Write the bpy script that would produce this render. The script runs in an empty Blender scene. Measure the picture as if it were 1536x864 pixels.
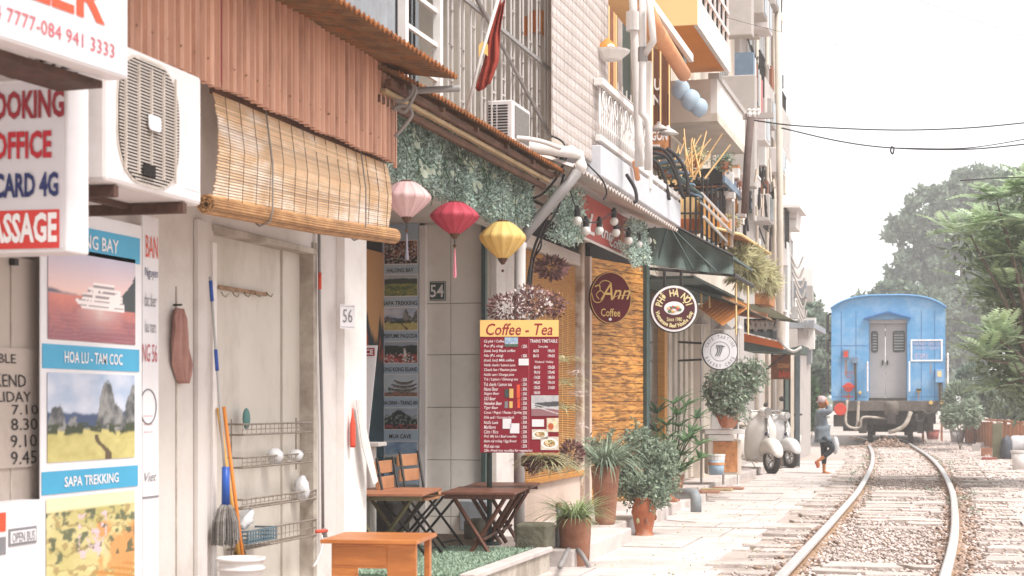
import bpy, bmesh, math, random
import numpy as np
from mathutils import Vector, Matrix, noise as mnoise
R=math.radians; rnd=random.Random(7); nr=np.random.RandomState(7)
SC=bpy.context.scene; COL=SC.collection
# ---------------------------------------------------------------- camera (looks down the street, turned a little to the left)
FPX,VPX,HZ,EYE=2560.0,1430.0,606.0,1.35      # focal length in photo pixels, vanishing point, horizon, eye height
TH=math.atan((VPX-768)/FPX)
cd=bpy.data.cameras.new('camera'); cam=bpy.data.objects.new('camera',cd); COL.objects.link(cam); SC.camera=cam
cam.location=(0,0,EYE); cam.rotation_euler=(R(90),0,TH)
cd.lens=FPX/1536*36; cd.sensor_width=36; cd.shift_y=(HZ-432)/1536; cd.clip_start=.1; cd.clip_end=2000
cd.dof.use_dof=True; cd.dof.focus_distance=17; cd.dof.aperture_fstop=4.6
# ---------------------------------------------------------------- daylight: bright thin overcast
W_=bpy.data.worlds.new('World'); SC.world=W_; W_.use_nodes=True
nt=W_.node_tree; nt.nodes.clear()
sky=nt.nodes.new('ShaderNodeTexSky'); sky.sky_type='NISHITA'; sky.sun_disc=False
SUN_EL,SUN_AZ=R(60),R(118)                     # azimuth clockwise from the street direction (+y)
sky.sun_elevation=SUN_EL; sky.sun_rotation=SUN_AZ; sky.dust_density=1.5; sky.air_density=1.0; sky.ozone_density=1
hs=nt.nodes.new('ShaderNodeHueSaturation'); hs.inputs['Saturation'].default_value=.22
bg=nt.nodes.new('ShaderNodeBackground'); bg.inputs['Strength'].default_value=.13
ou=nt.nodes.new('ShaderNodeOutputWorld')
mxs=nt.nodes.new('ShaderNodeMixRGB'); mxs.inputs[0].default_value=.62; mxs.inputs[2].default_value=(6.3,6.28,6.3,1)   # thin bright cloud veil over the blue
nt.links.new(sky.outputs[0],hs.inputs['Color']); nt.links.new(hs.outputs[0],mxs.inputs[1]); nt.links.new(mxs.outputs[0],bg.inputs[0]); nt.links.new(bg.outputs[0],ou.inputs[0])
sl=bpy.data.lights.new('sun','SUN'); sl.energy=2.4; sl.angle=R(16); sl.color=(1,.965,.92)
so=bpy.data.objects.new('sun',sl); COL.objects.link(so)
sd=Vector((math.sin(SUN_AZ)*math.cos(SUN_EL),math.cos(SUN_AZ)*math.cos(SUN_EL),math.sin(SUN_EL)))
so.rotation_euler=sd.to_track_quat('Z','Y').to_euler(); so.location=(5,0,30)
SC.view_settings.view_transform='Standard'; SC.view_settings.look='None'; SC.view_settings.gamma=1
SC.view_settings.exposure=1.08
SC.cycles.max_bounces=8; SC.cycles.volume_bounces=1; SC.cycles.transparent_max_bounces=8
# ---------------------------------------------------------------- pixel -> place helpers
CD=Vector((-math.sin(TH),math.cos(TH),0)); CR=Vector((math.cos(TH),math.sin(TH),0)); UP=Vector((0,0,1)); EYEV=Vector((0,0,EYE))
def ray(px,py): return CD+CR*((px-768)/FPX)+UP*((HZ-py)/FPX)
def W(px,py,Z): return EYEV+ray(px,py)*Z
def G(px,py,h=0.0):
    return W(px,py,FPX*(EYE-h)/(py-HZ))
class Frame:
    def __init__(s,o,ux,n): s.o=Vector(o); s.ux=Vector(ux).normalized(); s.n=Vector(n).normalized()
    def hit(s,px,py):
        d=ray(px,py); t=(s.o-EYEV).dot(s.n)/d.dot(s.n); p=EYEV+d*t-s.o
        return p.dot(s.ux),p.z
    def pt(s,a,b,c=0): return s.o+s.ux*a+UP*b+s.n*c
    def P(s,px,py,c=0):
        a,b=s.hit(px,py); return s.pt(a,b,c)
    def rect(s,x0,y0,x1,y1):
        ym=(y0+y1)/2; xm=(x0+x1)/2
        return s.hit(x0,ym)[0],s.hit(x1,ym)[0],s.hit(xm,y1)[1],s.hit(xm,y0)[1]
    def sc(s,px,py=HZ):
        d=ray(px,py); return FPX/((s.o-EYEV).dot(s.n)/d.dot(s.n))
def FV(v): return Frame((-v,0,0),(0,1,0),(1,0,0))          # plane parallel to the street, v metres to the left
def FU(u): return Frame((0,u,0),(1,0,0),(0,-1,0))          # plane across the street, u metres ahead
def FZ(px,Z,yaw=0):                                        # plane facing the camera side at a point
    p=W(px,HZ,Z); p.z=0; ux=Matrix.Rotation(yaw,3,'Z')@CR
    return Frame(p,ux,ux.cross(UP))
def FP(xL,yL,ZL,xR,yR):                                    # plane through a level edge seen from (xL,yL) to (xR,yR)
    ZR=ZL*(HZ-yL)/(HZ-yR); a=W(xL,yL,ZL); b=W(xR,yR,ZR); a.z=0; b.z=0
    ux=(b-a).normalized(); return Frame(a,ux,ux.cross(UP))
# ---------------------------------------------------------------- materials
def lin(h):
    if not isinstance(h,str): return tuple(h)[:3]
    h=h.lstrip('#'); o=[]
    for i in (0,2,4):
        c=int(h[i:i+2],16)/255; o.append(c/12.92 if c<=.04045 else ((c+.055)/1.055)**2.4)
    return tuple(o)
MATS={}
def mat(name,c1,c2=None,orand=0,sc=6,rough=.8,bump=.15,bsc=None,dirt=None,dsc=2.0,damt=.5,dpos=(.5,.72),metal=0,spec=.3,island=0,trans=0,stretch=None,emit=0,attr=None,detail=6):
    if name in MATS: return MATS[name]
    m=bpy.data.materials.new(name); m.use_nodes=True; t=m.node_tree; N=t.nodes; L=t.links
    b=N['Principled BSDF']; b.inputs['Roughness'].default_value=rough; b.inputs['Metallic'].default_value=metal
    b.inputs['Specular IOR Level'].default_value=spec
    c1=lin(c1); c2=lin(c2) if c2 else tuple(x*.8 for x in c1)
    tc=N.new('ShaderNodeTexCoord'); mp=N.new('ShaderNodeMapping'); L.new(tc.outputs['Object'],mp.inputs[0])
    if stretch: mp.inputs['Scale'].default_value=stretch
    nz=N.new('ShaderNodeTexNoise'); nz.inputs['Scale'].default_value=sc; nz.inputs['Detail'].default_value=detail; nz.inputs['Roughness'].default_value=.62
    L.new(mp.outputs[0],nz.inputs['Vector'])
    rp=N.new('ShaderNodeValToRGB'); rp.color_ramp.elements[0].position=.32; rp.color_ramp.elements[1].position=.68
    rp.color_ramp.elements[0].color=(*c2,1); rp.color_ramp.elements[1].color=(*c1,1)
    L.new(nz.outputs['Fac'],rp.inputs[0]); out=rp.outputs[0]
    if attr:
        at=N.new('ShaderNodeAttribute'); at.attribute_name=attr; out=at.outputs['Color']
    if dirt:
        n2=N.new('ShaderNodeTexNoise'); n2.inputs['Scale'].default_value=dsc; n2.inputs['Detail'].default_value=9; n2.inputs['Roughness'].default_value=.7
        L.new(mp.outputs[0],n2.inputs['Vector'])
        r2=N.new('ShaderNodeValToRGB'); r2.color_ramp.elements[0].position=dpos[0]; r2.color_ramp.elements[1].position=dpos[1]
        r2.color_ramp.elements[0].color=(0,0,0,1); r2.color_ramp.elements[1].color=(damt,)*3+(1,)
        L.new(n2.outputs['Fac'],r2.inputs[0])
        mx=N.new('ShaderNodeMixRGB'); L.new(r2.outputs[0],mx.inputs[0]); L.new(out,mx.inputs[1]); mx.inputs[2].default_value=(*lin(dirt),1); out=mx.outputs[0]
    if island:
        g=N.new('ShaderNodeNewGeometry'); mr=N.new('ShaderNodeMapRange'); mr.inputs[3].default_value=1-island; mr.inputs[4].default_value=1+island
        L.new(g.outputs['Random Per Island'],mr.inputs[0]); hv=N.new('ShaderNodeHueSaturation'); L.new(mr.outputs[0],hv.inputs['Value']); L.new(out,hv.inputs['Color']); out=hv.outputs[0]
    if orand:
        g=N.new('ShaderNodeObjectInfo'); mr=N.new('ShaderNodeMapRange'); mr.inputs[3].default_value=1-orand; mr.inputs[4].default_value=1+orand
        L.new(g.outputs['Random'],mr.inputs[0]); hv=N.new('ShaderNodeHueSaturation'); L.new(mr.outputs[0],hv.inputs['Value']); L.new(out,hv.inputs['Color']); out=hv.outputs[0]
    L.new(out,b.inputs['Base Color'])
    if bump:
        n3=N.new('ShaderNodeTexNoise'); n3.inputs['Scale'].default_value=bsc or sc*6; n3.inputs['Detail'].default_value=5
        L.new(mp.outputs[0],n3.inputs['Vector']); bp=N.new('ShaderNodeBump'); bp.inputs['Strength'].default_value=bump; bp.inputs['Distance'].default_value=.02
        L.new(n3.outputs['Fac'],bp.inputs['Height']); L.new(bp.outputs[0],b.inputs['Normal'])
    if trans:
        tr=N.new('ShaderNodeBsdfTranslucent'); L.new(out,tr.inputs[0]); ms=N.new('ShaderNodeMixShader'); ms.inputs[0].default_value=trans
        L.new(b.outputs[0],ms.inputs[1]); L.new(tr.outputs[0],ms.inputs[2]); L.new(ms.outputs[0],N['Material Output'].inputs[0])
    if emit:
        L.new(out,b.inputs['Emission Color']); b.inputs['Emission Strength'].default_value=emit
    MATS[name]=m; return m
# ---------------------------------------------------------------- mesh builder
class MB:
    def __init__(s,T=None): s.v=[]; s.f=[]; s.T=T.pt if isinstance(T,Frame) else T
    def add(s,vs,fs):
        n=len(s.v)
        if s.T: vs=[s.T(*p) for p in vs]
        s.v+= [tuple(p) for p in vs]; s.f+=[tuple(i+n for i in f) for f in fs]; return s
    def box(s,a0,a1,b0,b1,c0,c1):
        return s.add([(a0,b0,c0),(a1,b0,c0),(a1,b1,c0),(a0,b1,c0),(a0,b0,c1),(a1,b0,c1),(a1,b1,c1),(a0,b1,c1)],
                     [(0,3,2,1),(4,5,6,7),(0,1,5,4),(1,2,6,5),(2,3,7,6),(3,0,4,7)])
    def prism(s,pts,d,raw=False):                      # closed polygon pushed along vector d
        P=[Vector(p) for p in pts]; d=Vector(d); n=len(P)
        return s.add(P+[p+d for p in P],[tuple(range(n))[::-1],tuple(range(n,2*n))]+[(i,(i+1)%n,n+(i+1)%n,n+i) for i in range(n)])
    def tube(s,pts,r,n=6,r1=None,caps=True):
        P=[Vector(s.T(*p)) if s.T else Vector(p) for p in pts]; m=len(P); vs=[]; fs=[]
        up=None
        for i,p in enumerate(P):
            t=(P[min(i+1,m-1)]-P[max(i-1,0)])
            if t.length<1e-9: t=Vector((0,0,1))
            t.normalize()
            if up is None: up=Vector((0,0,1)) if abs(t.z)<.9 else Vector((1,0,0))
            x=t.cross(up)
            if x.length<1e-6: x=t.orthogonal()
            x.normalize(); y=x.cross(t).normalized(); up=y
            rr=r if r1 is None else r+(r1-r)*i/(m-1)
            if isinstance(r,(list,tuple)): rr=r[i]
            for k in range(n):
                a=2*math.pi*k/n; vs.append(p+x*rr*math.cos(a)+y*rr*math.sin(a))
        for i in range(m-1):
            for k in range(n): fs.append((i*n+k,i*n+(k+1)%n,(i+1)*n+(k+1)%n,(i+1)*n+k))
        if caps: fs+= [tuple(range(n))[::-1],tuple(range((m-1)*n,m*n))]
        T=s.T; s.T=None; s.add(vs,fs); s.T=T; return s
    def lathe(s,c,prof,n=16,sx=1,sy=1,fl=None):
        c=Vector(c); vs=[]; fs=[]
        for r,z in prof:
            for k in range(n):
                a=2*math.pi*k/n; q=1 if fl is None else fl(a,z); vs.append(c+Vector((r*q*sx*math.cos(a),r*q*sy*math.sin(a),z)))
        for i in range(len(prof)-1):
            for k in range(n): fs.append((i*n+k,i*n+(k+1)%n,(i+1)*n+(k+1)%n,(i+1)*n+k))
        fs+=[tuple(range(n))[::-1],tuple(range((len(prof)-1)*n,len(prof)*n))]
        return s.add(vs,fs)
    def ball(s,c,r,n=10,m=7,sq=(1,1,1)):
        c=Vector(c); vs=[c+Vector((0,0,-r*sq[2]))]; fs=[]
        for i in range(1,m):
            ph=-math.pi/2+math.pi*i/m
            for k in range(n): vs.append(c+Vector((r*sq[0]*math.cos(ph)*math.cos(2*math.pi*k/n),r*sq[1]*math.cos(ph)*math.sin(2*math.pi*k/n),r*sq[2]*math.sin(ph))))
        vs.append(c+Vector((0,0,r*sq[2]))); L=len(vs)-1
        for k in range(n): fs.append((0,1+(k+1)%n,1+k)); fs.append((L,L-n+k,L-n+(k+1)%n))
        for i in range(m-2):
            for k in range(n): fs.append((1+i*n+k,1+i*n+(k+1)%n,1+(i+1)*n+(k+1)%n,1+(i+1)*n+k))
        return s.add(vs,fs)
    def disc(s,a,b,r,c0,c1,n=28,rx=None):               # round plate in the frame
        rx=rx or r
        P=[(a+rx*math.cos(2*math.pi*k/n),b+r*math.sin(2*math.pi*k/n)) for k in range(n)]
        return s.add([(x,y,c0) for x,y in P]+[(x,y,c1) for x,y in P],[tuple(range(n))[::-1],tuple(range(n,2*n))]+[(i,(i+1)%n,n+(i+1)%n,n+i) for i in range(n)])
    def ring(s,a,b,r0,r1,c0,c1,n=28):
        vs=[];fs=[]
        for k in range(n):
            x,y=math.cos(2*math.pi*k/n),math.sin(2*math.pi*k/n)
            vs+=[(a+r0*x,b+r0*y,c0),(a+r1*x,b+r1*y,c0),(a+r1*x,b+r1*y,c1),(a+r0*x,b+r0*y,c1)]
        for k in range(n):
            i,j=4*k,4*((k+1)%n)
            for q in range(4): fs.append((i+q,j+q,j+(q+1)%4,i+(q+1)%4))
        return s.add(vs,fs)
    def grid(s,fn,nu,nv):                               # open sheet, fn(i/nu,j/nv)->point
        vs=[fn(i/nu,j/nv) for j in range(nv+1) for i in range(nu+1)]
        return s.add(vs,[(j*(nu+1)+i,j*(nu+1)+i+1,(j+1)*(nu+1)+i+1,(j+1)*(nu+1)+i) for j in range(nv) for i in range(nu)])
ORG={}
def org(o): return ORG.get(o.name,Vector((0,0,0))) if o else Vector((0,0,0))
def part(mb,name,m,parent=None,bev=0,smooth=False,solid=0,kind=None,label=None,sub=0,recalc=True,o=None):
    base=org(parent); own=Vector(o) if o is not None else (base if parent else Vector((0,0,0)))
    me=bpy.data.meshes.new(name); me.from_pydata([(p[0]-own.x,p[1]-own.y,p[2]-own.z) for p in mb.v],[],mb.f)
    if recalc and len(mb.f)<20000:
        bm=bmesh.new(); bm.from_mesh(me); bmesh.ops.recalc_face_normals(bm,faces=bm.faces); bm.to_mesh(me); bm.free()
    me.materials.append(m if not isinstance(m,str) else MATS[m])
    if smooth: me.polygons.foreach_set('use_smooth',[True]*len(me.polygons))
    ob=bpy.data.objects.new(name,me); COL.objects.link(ob); ob.location=own-base
    if parent: ob.parent=parent
    ORG[ob.name]=own
    if solid: q=ob.modifiers.new('s','SOLIDIFY'); q.thickness=solid; q.offset=0
    if bev: q=ob.modifiers.new('b','BEVEL'); q.width=bev; q.segments=2; q.limit_method='ANGLE'
    if sub: q=ob.modifiers.new('u','SUBSURF'); q.levels=sub; q.render_levels=sub
    if kind: ob['kind']=kind
    if label: ob['label']=label
    return ob
def tag(o,label,cat,group=None):
    o['label']=label; o['category']=cat
    if group: o['group']=group
    return o
def thing(name,label,cat,loc,group=None,rz=0):
    o=bpy.data.objects.new(name,None); COL.objects.link(o); o.empty_display_size=.1; o.location=loc; o.rotation_euler=(0,0,rz)
    ORG[o.name]=Vector(loc); return tag(o,label,cat,group)
def single(mb,name,m,label,cat,group=None,o=None,**k):
    if o is None:
        n=len(mb.v); o=(sum(p[0] for p in mb.v)/n,sum(p[1] for p in mb.v)/n,min(p[2] for p in mb.v))
    return tag(part(mb,name,m,None,o=o,**k),label,cat,group)
def copy_tree(o,parent=None):
    c=o.copy(); COL.objects.link(c); c.parent=parent; ORG[c.name]=org(o)
    for ch in list(o.children): copy_tree(ch,c)
    return c
def pb(fr,x0,y0,x1,y1,c0,c1,name,m,parent=None,**k):
    a0,a1,b0,b1=fr.rect(x0,y0,x1,y1); return part(MB(fr).box(a0,a1,b0,b1,c0,c1),name,m,parent,**k)
# ---------------------------------------------------------------- lettering
_tc={}
def glyphs(s,bold=0,shear=0):
    k=(s,bold,shear)
    if k in _tc: return _tc[k]
    cu=bpy.data.curves.new('t','FONT'); cu.body=s; cu.offset=bold; cu.shear=shear; cu.resolution_u=2; cu.fill_mode='BOTH'
    ob=bpy.data.objects.new('t',cu); COL.objects.link(ob); dg=bpy.context.evaluated_depsgraph_get(); dg.update()
    me=bpy.data.meshes.new_from_object(ob.evaluated_get(dg)); vs=[(v.co.x,v.co.y) for v in me.vertices]; fs=[tuple(p.vertices) for p in me.polygons]
    bpy.data.objects.remove(ob); bpy.data.curves.remove(cu); bpy.data.meshes.remove(me)
    _tc[k]=(vs,fs); return _tc[k]
def text(s,fr,x0,y0,x1,y1,m,parent,c=.004,bold=0,shear=0,ab=False,rot=0,mb=None):
    vs,fs=glyphs(s,bold,shear)
    if not vs: return
    xs=[v[0] for v in vs]; ys=[v[1] for v in vs]; X0,X1,Y0,Y1=min(xs),max(xs),min(ys),max(ys)
    if ab: a0,a1,b0,b1=x0,x1,y0,y1
    else: a0,a1,b0,b1=fr.rect(x0,y0,x1,y1)
    P=[(a0+(x-X0)/(X1-X0)*(a1-a0),b0+(y-Y0)/(Y1-Y0)*(b1-b0),c) for x,y in vs]
    if mb is not None: mb.T=fr.pt; mb.add(P,fs); return mb
    q=MB(fr).add(P,fs); return part(q,'lettering',m,parent,recalc=False)
def arc_text(mb,s,a,b,r,t0,t1,h,inside=False,c=.006,bold=.01,wf=.72):
    n=len(s)
    for i,ch in enumerate(s):
        if ch==' ': continue
        t=R(t0+(t1-t0)*(i+.5)/n); vs,fs=glyphs(ch,bold,0)
        if not vs: continue
        k=h/.72; xs=[v[0] for v in vs]; xm=(min(xs)+max(xs))/2
        P=[]
        for x,y in vs:
            lx,ly=(x-xm)*k*wf,(y*k-h/2)
            if inside: ang=t+math.pi/2
            else: ang=t-math.pi/2
            P.append((a+r*math.cos(t)+lx*math.cos(ang)-ly*math.sin(ang),b+r*math.sin(t)+lx*math.sin(ang)+ly*math.cos(ang),c))
        mb.add(P,fs)
    return mb
# ---------------------------------------------------------------- leaves and stones (numpy)
def raw_mesh(name,V,F,m,parent=None,kind=None,smooth=False):
    own=org(parent) if parent else Vector(V.mean(0).tolist())
    if not parent: own.z=float(V[:,2].min())
    V=V-np.array(own); me=bpy.data.meshes.new(name); k=F.shape[1]
    me.vertices.add(len(V)); me.vertices.foreach_set('co',V.astype(np.float32).ravel())
    me.loops.add(F.size); me.loops.foreach_set('vertex_index',F.astype(np.int32).ravel())
    me.polygons.add(len(F)); me.polygons.foreach_set('loop_start',(np.arange(len(F))*k).astype(np.int32))
    me.update(calc_edges=True); me.materials.append(MATS[m] if isinstance(m,str) else m)
    if smooth: me.polygons.foreach_set('use_smooth',[True]*len(F))
    ob=bpy.data.objects.new(name,me); COL.objects.link(ob)
    if parent: ob.parent=parent
    else: ob.location=own
    ORG[ob.name]=own
    if kind: ob['kind']=kind
    return ob
def leaf_arr(C,D,L,Wd,rs,curl=.15):
    """diamond leaves: centres C, directions D, length L, width Wd -> V,F (folded quads)"""
    n=len(C); D=D/np.maximum(np.linalg.norm(D,axis=1,keepdims=True),1e-6)
    q=rs.normal(size=(n,3)); S=np.cross(D,q); S/=np.maximum(np.linalg.norm(S,axis=1,keepdims=True),1e-6); Nn=np.cross(S,D)
    L=np.broadcast_to(np.asarray(L,float),(n,))[:,None]; Wd=np.broadcast_to(np.asarray(Wd,float),(n,))[:,None]
    V=np.stack([C,C+D*L*.45+S*Wd*.5+Nn*L*curl,C+D*L,C+D*L*.45-S*Wd*.5+Nn*L*curl],1).reshape(-1,3)
    F=np.arange(n*4).reshape(n,4); return V,F
def rdir(rs,n,up=0.0,flat=1.0):
    d=rs.normal(size=(n,3)); d[:,2]=d[:,2]*flat+up; return d/np.linalg.norm(d,axis=1,keepdims=True)
def leafcloud(name,m,parent,C,L,Wd,seed=0,up=0.,curl=.12,kind=None,flat=1.):
    rs=np.random.RandomState(seed); n=len(C); V,F=leaf_arr(C,rdir(rs,n,up,flat),L*rs.uniform(.6,1.3,n),Wd*rs.uniform(.7,1.2,n),rs,curl)
    return raw_mesh(name,V,F,m,parent,kind)
def blobpts(rs,n,c,r,shell=.5):
    d=rdir(rs,n); k=rs.uniform(0,1,n)**(1/3.)*(1-shell)+shell*rs.uniform(.85,1.,n); return np.array(c)+d*k[:,None]*np.array(r)
def strap_arr(bases,dirs,L,Wd,droop,rs,seg=5):
    """arching blades from bases; returns V,F"""
    V=[];F=[];o=0
    for b,d,l,w,dr in zip(bases,dirs,L,Wd,droop):
        side=np.cross(d,[0,0,1.]); side/=max(np.linalg.norm(side),1e-6); p=np.array(b,float); dd=np.array(d,float)
        for i in range(seg+1):
            t=i/seg; ww=w*(1-t**2*.95)*(.6+.4*min(1,t*4)); V.append(p-side*ww/2); V.append(p+side*ww/2)
            p=p+dd*l/seg; dd=dd+np.array([0,0,-dr/seg]); dd/=np.linalg.norm(dd)
            if i<seg: F.append((o+2*i,o+2*i+1,o+2*i+3,o+2*i+2))
        o+=2*(seg+1)
    return np.array(V),np.array(F)
_rock=None
def rocks_arr(C,S,rs,flat=.6):
    n=len(C); base=np.array([[1,0,0],[-1,0,0],[0,1,0],[0,-1,0],[0,0,1],[0,0,-1]],float)
    fc=np.array([[0,2,4],[2,1,4],[1,3,4],[3,0,4],[2,0,5],[1,2,5],[3,1,5],[0,3,5]])
    S=np.broadcast_to(np.asarray(S,float),(n,))
    B=base[None]*rs.uniform(.6,1.25,(n,6,1))*S[:,None,None]; B[:,:,2]*=flat
    a=rs.uniform(0,6.28,n); ca,sa=np.cos(a)[:,None],np.sin(a)[:,None]
    X=B[:,:,0]*ca-B[:,:,1]*sa; Y=B[:,:,0]*sa+B[:,:,1]*ca; tl=rs.uniform(-.5,.5,(n,1)); Z=B[:,:,2]+X*tl
    V=np.stack([X,Y,Z],2)+C[:,None,:]; F=(fc[None]+np.arange(n)[:,None,None]*6).reshape(-1,3)
    return V.reshape(-1,3),F
# ---------------------------------------------------------------- printed pictures: colour per vertex on a fine grid
def fbm(X,Y,sc,seed=0,oc=4):
    out=np.zeros_like(X); amp=1; tot=0; rs=np.random.RandomState(seed)
    for k in range(oc):
        g=rs.rand(64,64); x=(X*sc*2**k)%64; y=(Y*sc*2**k)%64; i=x.astype(int)%64; j=y.astype(int)%64; fx=x-np.floor(x); fy=y-np.floor(y)
        fx=fx*fx*(3-2*fx); fy=fy*fy*(3-2*fy); a=g[i,j]*(1-fx)+g[(i+1)%64,j]*fx; b=g[i,(j+1)%64]*(1-fx)+g[(i+1)%64,(j+1)%64]*fx
        out+=amp*(a*(1-fy)+b*fy); tot+=amp; amp*=.55
    return out/tot
def mixc(a,b,t): 
    t=np.clip(t,0,1)[...,None]; return np.asarray(a)*(1-t)+np.asarray(b)*t
def picture(kind,nx=64,ny=56,seed=1):
    X,Y=np.meshgrid(np.linspace(0,1,nx),np.linspace(0,1,ny),indexing='ij'); n1=fbm(X,Y,5,seed); n2=fbm(X,Y,14,seed+1,3); n3=fbm(X,Y*0,6,seed+2)
    L=lambda h: np.array(lin(h))
    sm=lambda t,w=.03: np.clip(.5+t/w,0,1)
    if kind=='bay':        # cruise ship at dusk
        c=mixc(L('#e8c0b4'),L('#b9b4c6'),(Y-.5)*2.2); c=mixc(c,mixc(L('#d88372'),L('#8f5860'),1-Y*2+n2*.5),sm(.5-Y))
        hill=.5+.1*np.maximum(0,n3-.3); c=mixc(c,L('#5c5868'),sm(hill-Y)*sm(Y-.5)); 
        rk=(X>.8)*(Y<.42+.35*np.clip((X-.78)*4,0,1)+.1*n2)*(Y>.38); c=mixc(c,L('#3c4245'),rk*1.)
        for (x0,x1,y0,y1) in ((.27,.86,.36,.47),(.38,.84,.47,.54),(.44,.82,.54,.61),(.5,.74,.61,.66)):
            k=(X>x0+ (y1-Y)*(.9 if y0<.4 else -.2))*(X<x1)*(Y>y0)*(Y<y1); st=(np.sin(Y*ny*1.6)>.2); c=mixc(c,L('#e9dedb'),k*1.); c=mixc(c,L('#6f6268'),k*st*(n2>.42)*.8)
        c=mixc(c,L('#e2cfc9'),np.clip(1-np.abs(X-.58)/.3,0,1)*(Y<.36)*np.clip((Y-.08)*4,0,1)*(.25+.6*n2)); c=mixc(c,L('#b98a86'),(np.sin(Y*140+n1*8)>.6)*(Y<.34)*.25)
    elif kind in('karst','perf'):
        c=mixc(L('#c9cbd6'),L('#8fa3bd'),n1*1.3-.2)
        def hump(x,w,h): return h*np.clip(1-np.abs((X-x)/w)**2.2,0,1)
        far=.48+.14*fbm(X,Y*0,7,seed+3); c=mixc(c,L('#40506e'),sm(far-Y))
        top=np.maximum(np.maximum(hump(.66,.16,.93),hump(.72,.3,.66)),np.maximum(np.maximum(hump(.1,.17,.62),hump(.27,.13,.5)),hump(1.0,.2,.86)))+.14*(n2-.5)+.05*(fbm(X,Y,30,2)-.5)
        c=mixc(c,mixc(L('#44484a'),L('#8f8d8b'),fbm(X,Y*.5,22,5)*2.4-.7),sm(top-Y)*sm(Y-.2))
        gl=.3+.1*n1; c=mixc(c,mixc(L('#c8bd7c'),L('#a99d5d'),n2),sm(gl-Y)); c=mixc(c,L('#39412c'),sm(.06-np.abs(Y-gl-.02))*(n2>.45))
        path=np.abs(X-(.55+.35*(.3-Y)*1.2+.03*np.sin(Y*20)))<.02+.07*(.3-Y); c=mixc(c,L('#5b4a36'),path*(Y<.3)*1.)
    elif kind=='rice':
        c=mixc(L('#cfc08d'),L('#a99f60'),n1*1.6-.3); st=np.sin((Y*26+n1*14+X*6)); c=mixc(c,L('#8c7447'),(st>.82)*(n1>.35)*.7)
        c=mixc(c,L('#c98a52'),sm(n1-.5,.1)*(X>.55)*(Y<.7)*.9); c=mixc(c,L('#4b5540'),sm(n2-.6,.1)*(Y>.3)*(Y<.85)*.9); c=mixc(c,L('#c9aeb4'),sm(fbm(X,Y,18,seed+9)-.6,.05)*(np.abs(X-.5)<.16)*(Y>.3)*(Y<.8))
        c=mixc(c,L('#d8cfa8'),sm(Y-.86)); c=mixc(c,L('#b07c3d'),sm(.22-Y-.15*(1-X))*(np.sin(Y*90+X*25)>0))
    elif kind=='field':
        c=mixc(L('#b9bcc0'),L('#9aa6b0'),n1); c=mixc(c,L('#39453a'),sm(.78+.1*n3-Y)); c=mixc(c,mixc(L('#6c7a45'),L('#a39a55'),n1*2-.5),sm(.55+.05*n2-Y)); c=mixc(c,L('#4d5f3a'),sm(n2-.55,.1)*(Y<.5))
    elif kind=='crowd':
        c=mixc(L('#a9b2bd'),L('#8d9aa8'),n1); c=mixc(c,L('#27332f'),sm(.75+.14*n3-Y)); c=mixc(c,L('#b24a44'),sm(n2-.46,.04)*(Y<.42)); c=mixc(c,L('#dcd3cd'),(np.abs(X-.62)<.05*(1-Y)+.01)*(Y<.7)*(Y>.25)); c=mixc(c,L('#dcd3cd'),sm(fbm(X,Y,22,3)-.62,.03)*(Y<.5))
    elif kind=='pagoda':
        c=mixc(L('#aeb9c4'),L('#c9ced2'),n1); 
        for y0,x0,x1 in((.62,.3,.9),(.45,.2,.98),(.28,.1,1.)):
            cv=y0+.12*(2*(X-(x0+x1)/2)/(x1-x0))**2; c=mixc(c,L('#3d3c40'),(X>x0)*(X<x1)*sm(.035-np.abs(Y-cv),.02)); c=mixc(c,L('#8d7f76'),(X>x0+.06)*(X<x1-.06)*(Y<cv-.03)*(Y>cv-.1))
        c=mixc(c,L('#a26a5b'),sm(.15+.1*n2-Y)); c=mixc(c,L('#56624f'),sm(n2-.56)*(Y<.35))
    elif kind=='cave':
        c=mixc(L('#b4bcc6'),L('#8995a5'),n1); c=mixc(c,L('#2c3436'),sm(.45+.42*np.exp(-((X-.45)/.28)**2)+.1*n2-Y)); c=mixc(c,L('#7d8a80'),sm(n2-.55)*(Y<.7)); c=mixc(c,L('#a04a48'),sm(n2-.5)*(Y<.22))
    elif kind=='sea':
        c=mixc(L('#5e7fa6'),L('#a9bccb'),n1*1.5-.2); c=mixc(c,L('#d3cfc6'),sm(n2-.52)*(Y<.45)); c=mixc(c,L('#4f6455'),sm(.25+.1*n1-Y))
    elif kind=='night':
        c=mixc(L('#20191c'),L('#35282b'),n1); c=mixc(c,L('#9c6046'),sm(n2-.5)*(Y>.3)); c=mixc(c,L('#b8a79d'),sm(fbm(X,Y,20,5)-.6))
    elif kind=='train':
        c=mixc(L('#c6c2c2'),L('#98999c'),n1); c=mixc(c,L('#4b4a4d'),(np.abs(Y-.5-.1*X)<.12)*(X>.12)); c=mixc(c,L('#8c6468'),(Y<.35)*1.); c=mixc(c,L('#cfc9c6'),(np.abs((Y-.35)*1.2+X*.5-.2)<.02)); c=mixc(c,L('#cfc9c6'),(np.abs((Y-.35)*1.2+X*.35-.3)<.02))
    elif kind=='bowl':
        c=mixc(L('#d9d0c6'),L('#bca893'),n1); r=np.hypot((X-.5)/.45,(Y-.5)/.36); c=mixc(c,L('#efece8'),sm(1-r)); c=mixc(c,mixc(L('#a8623e'),L('#6d7b3e'),n2*2-.5),sm(.78-r)); c=mixc(c,L('#e0cfa8'),sm(.78-r)*sm(fbm(X,Y,16,4)-.56))
    elif kind=='drink':
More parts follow.
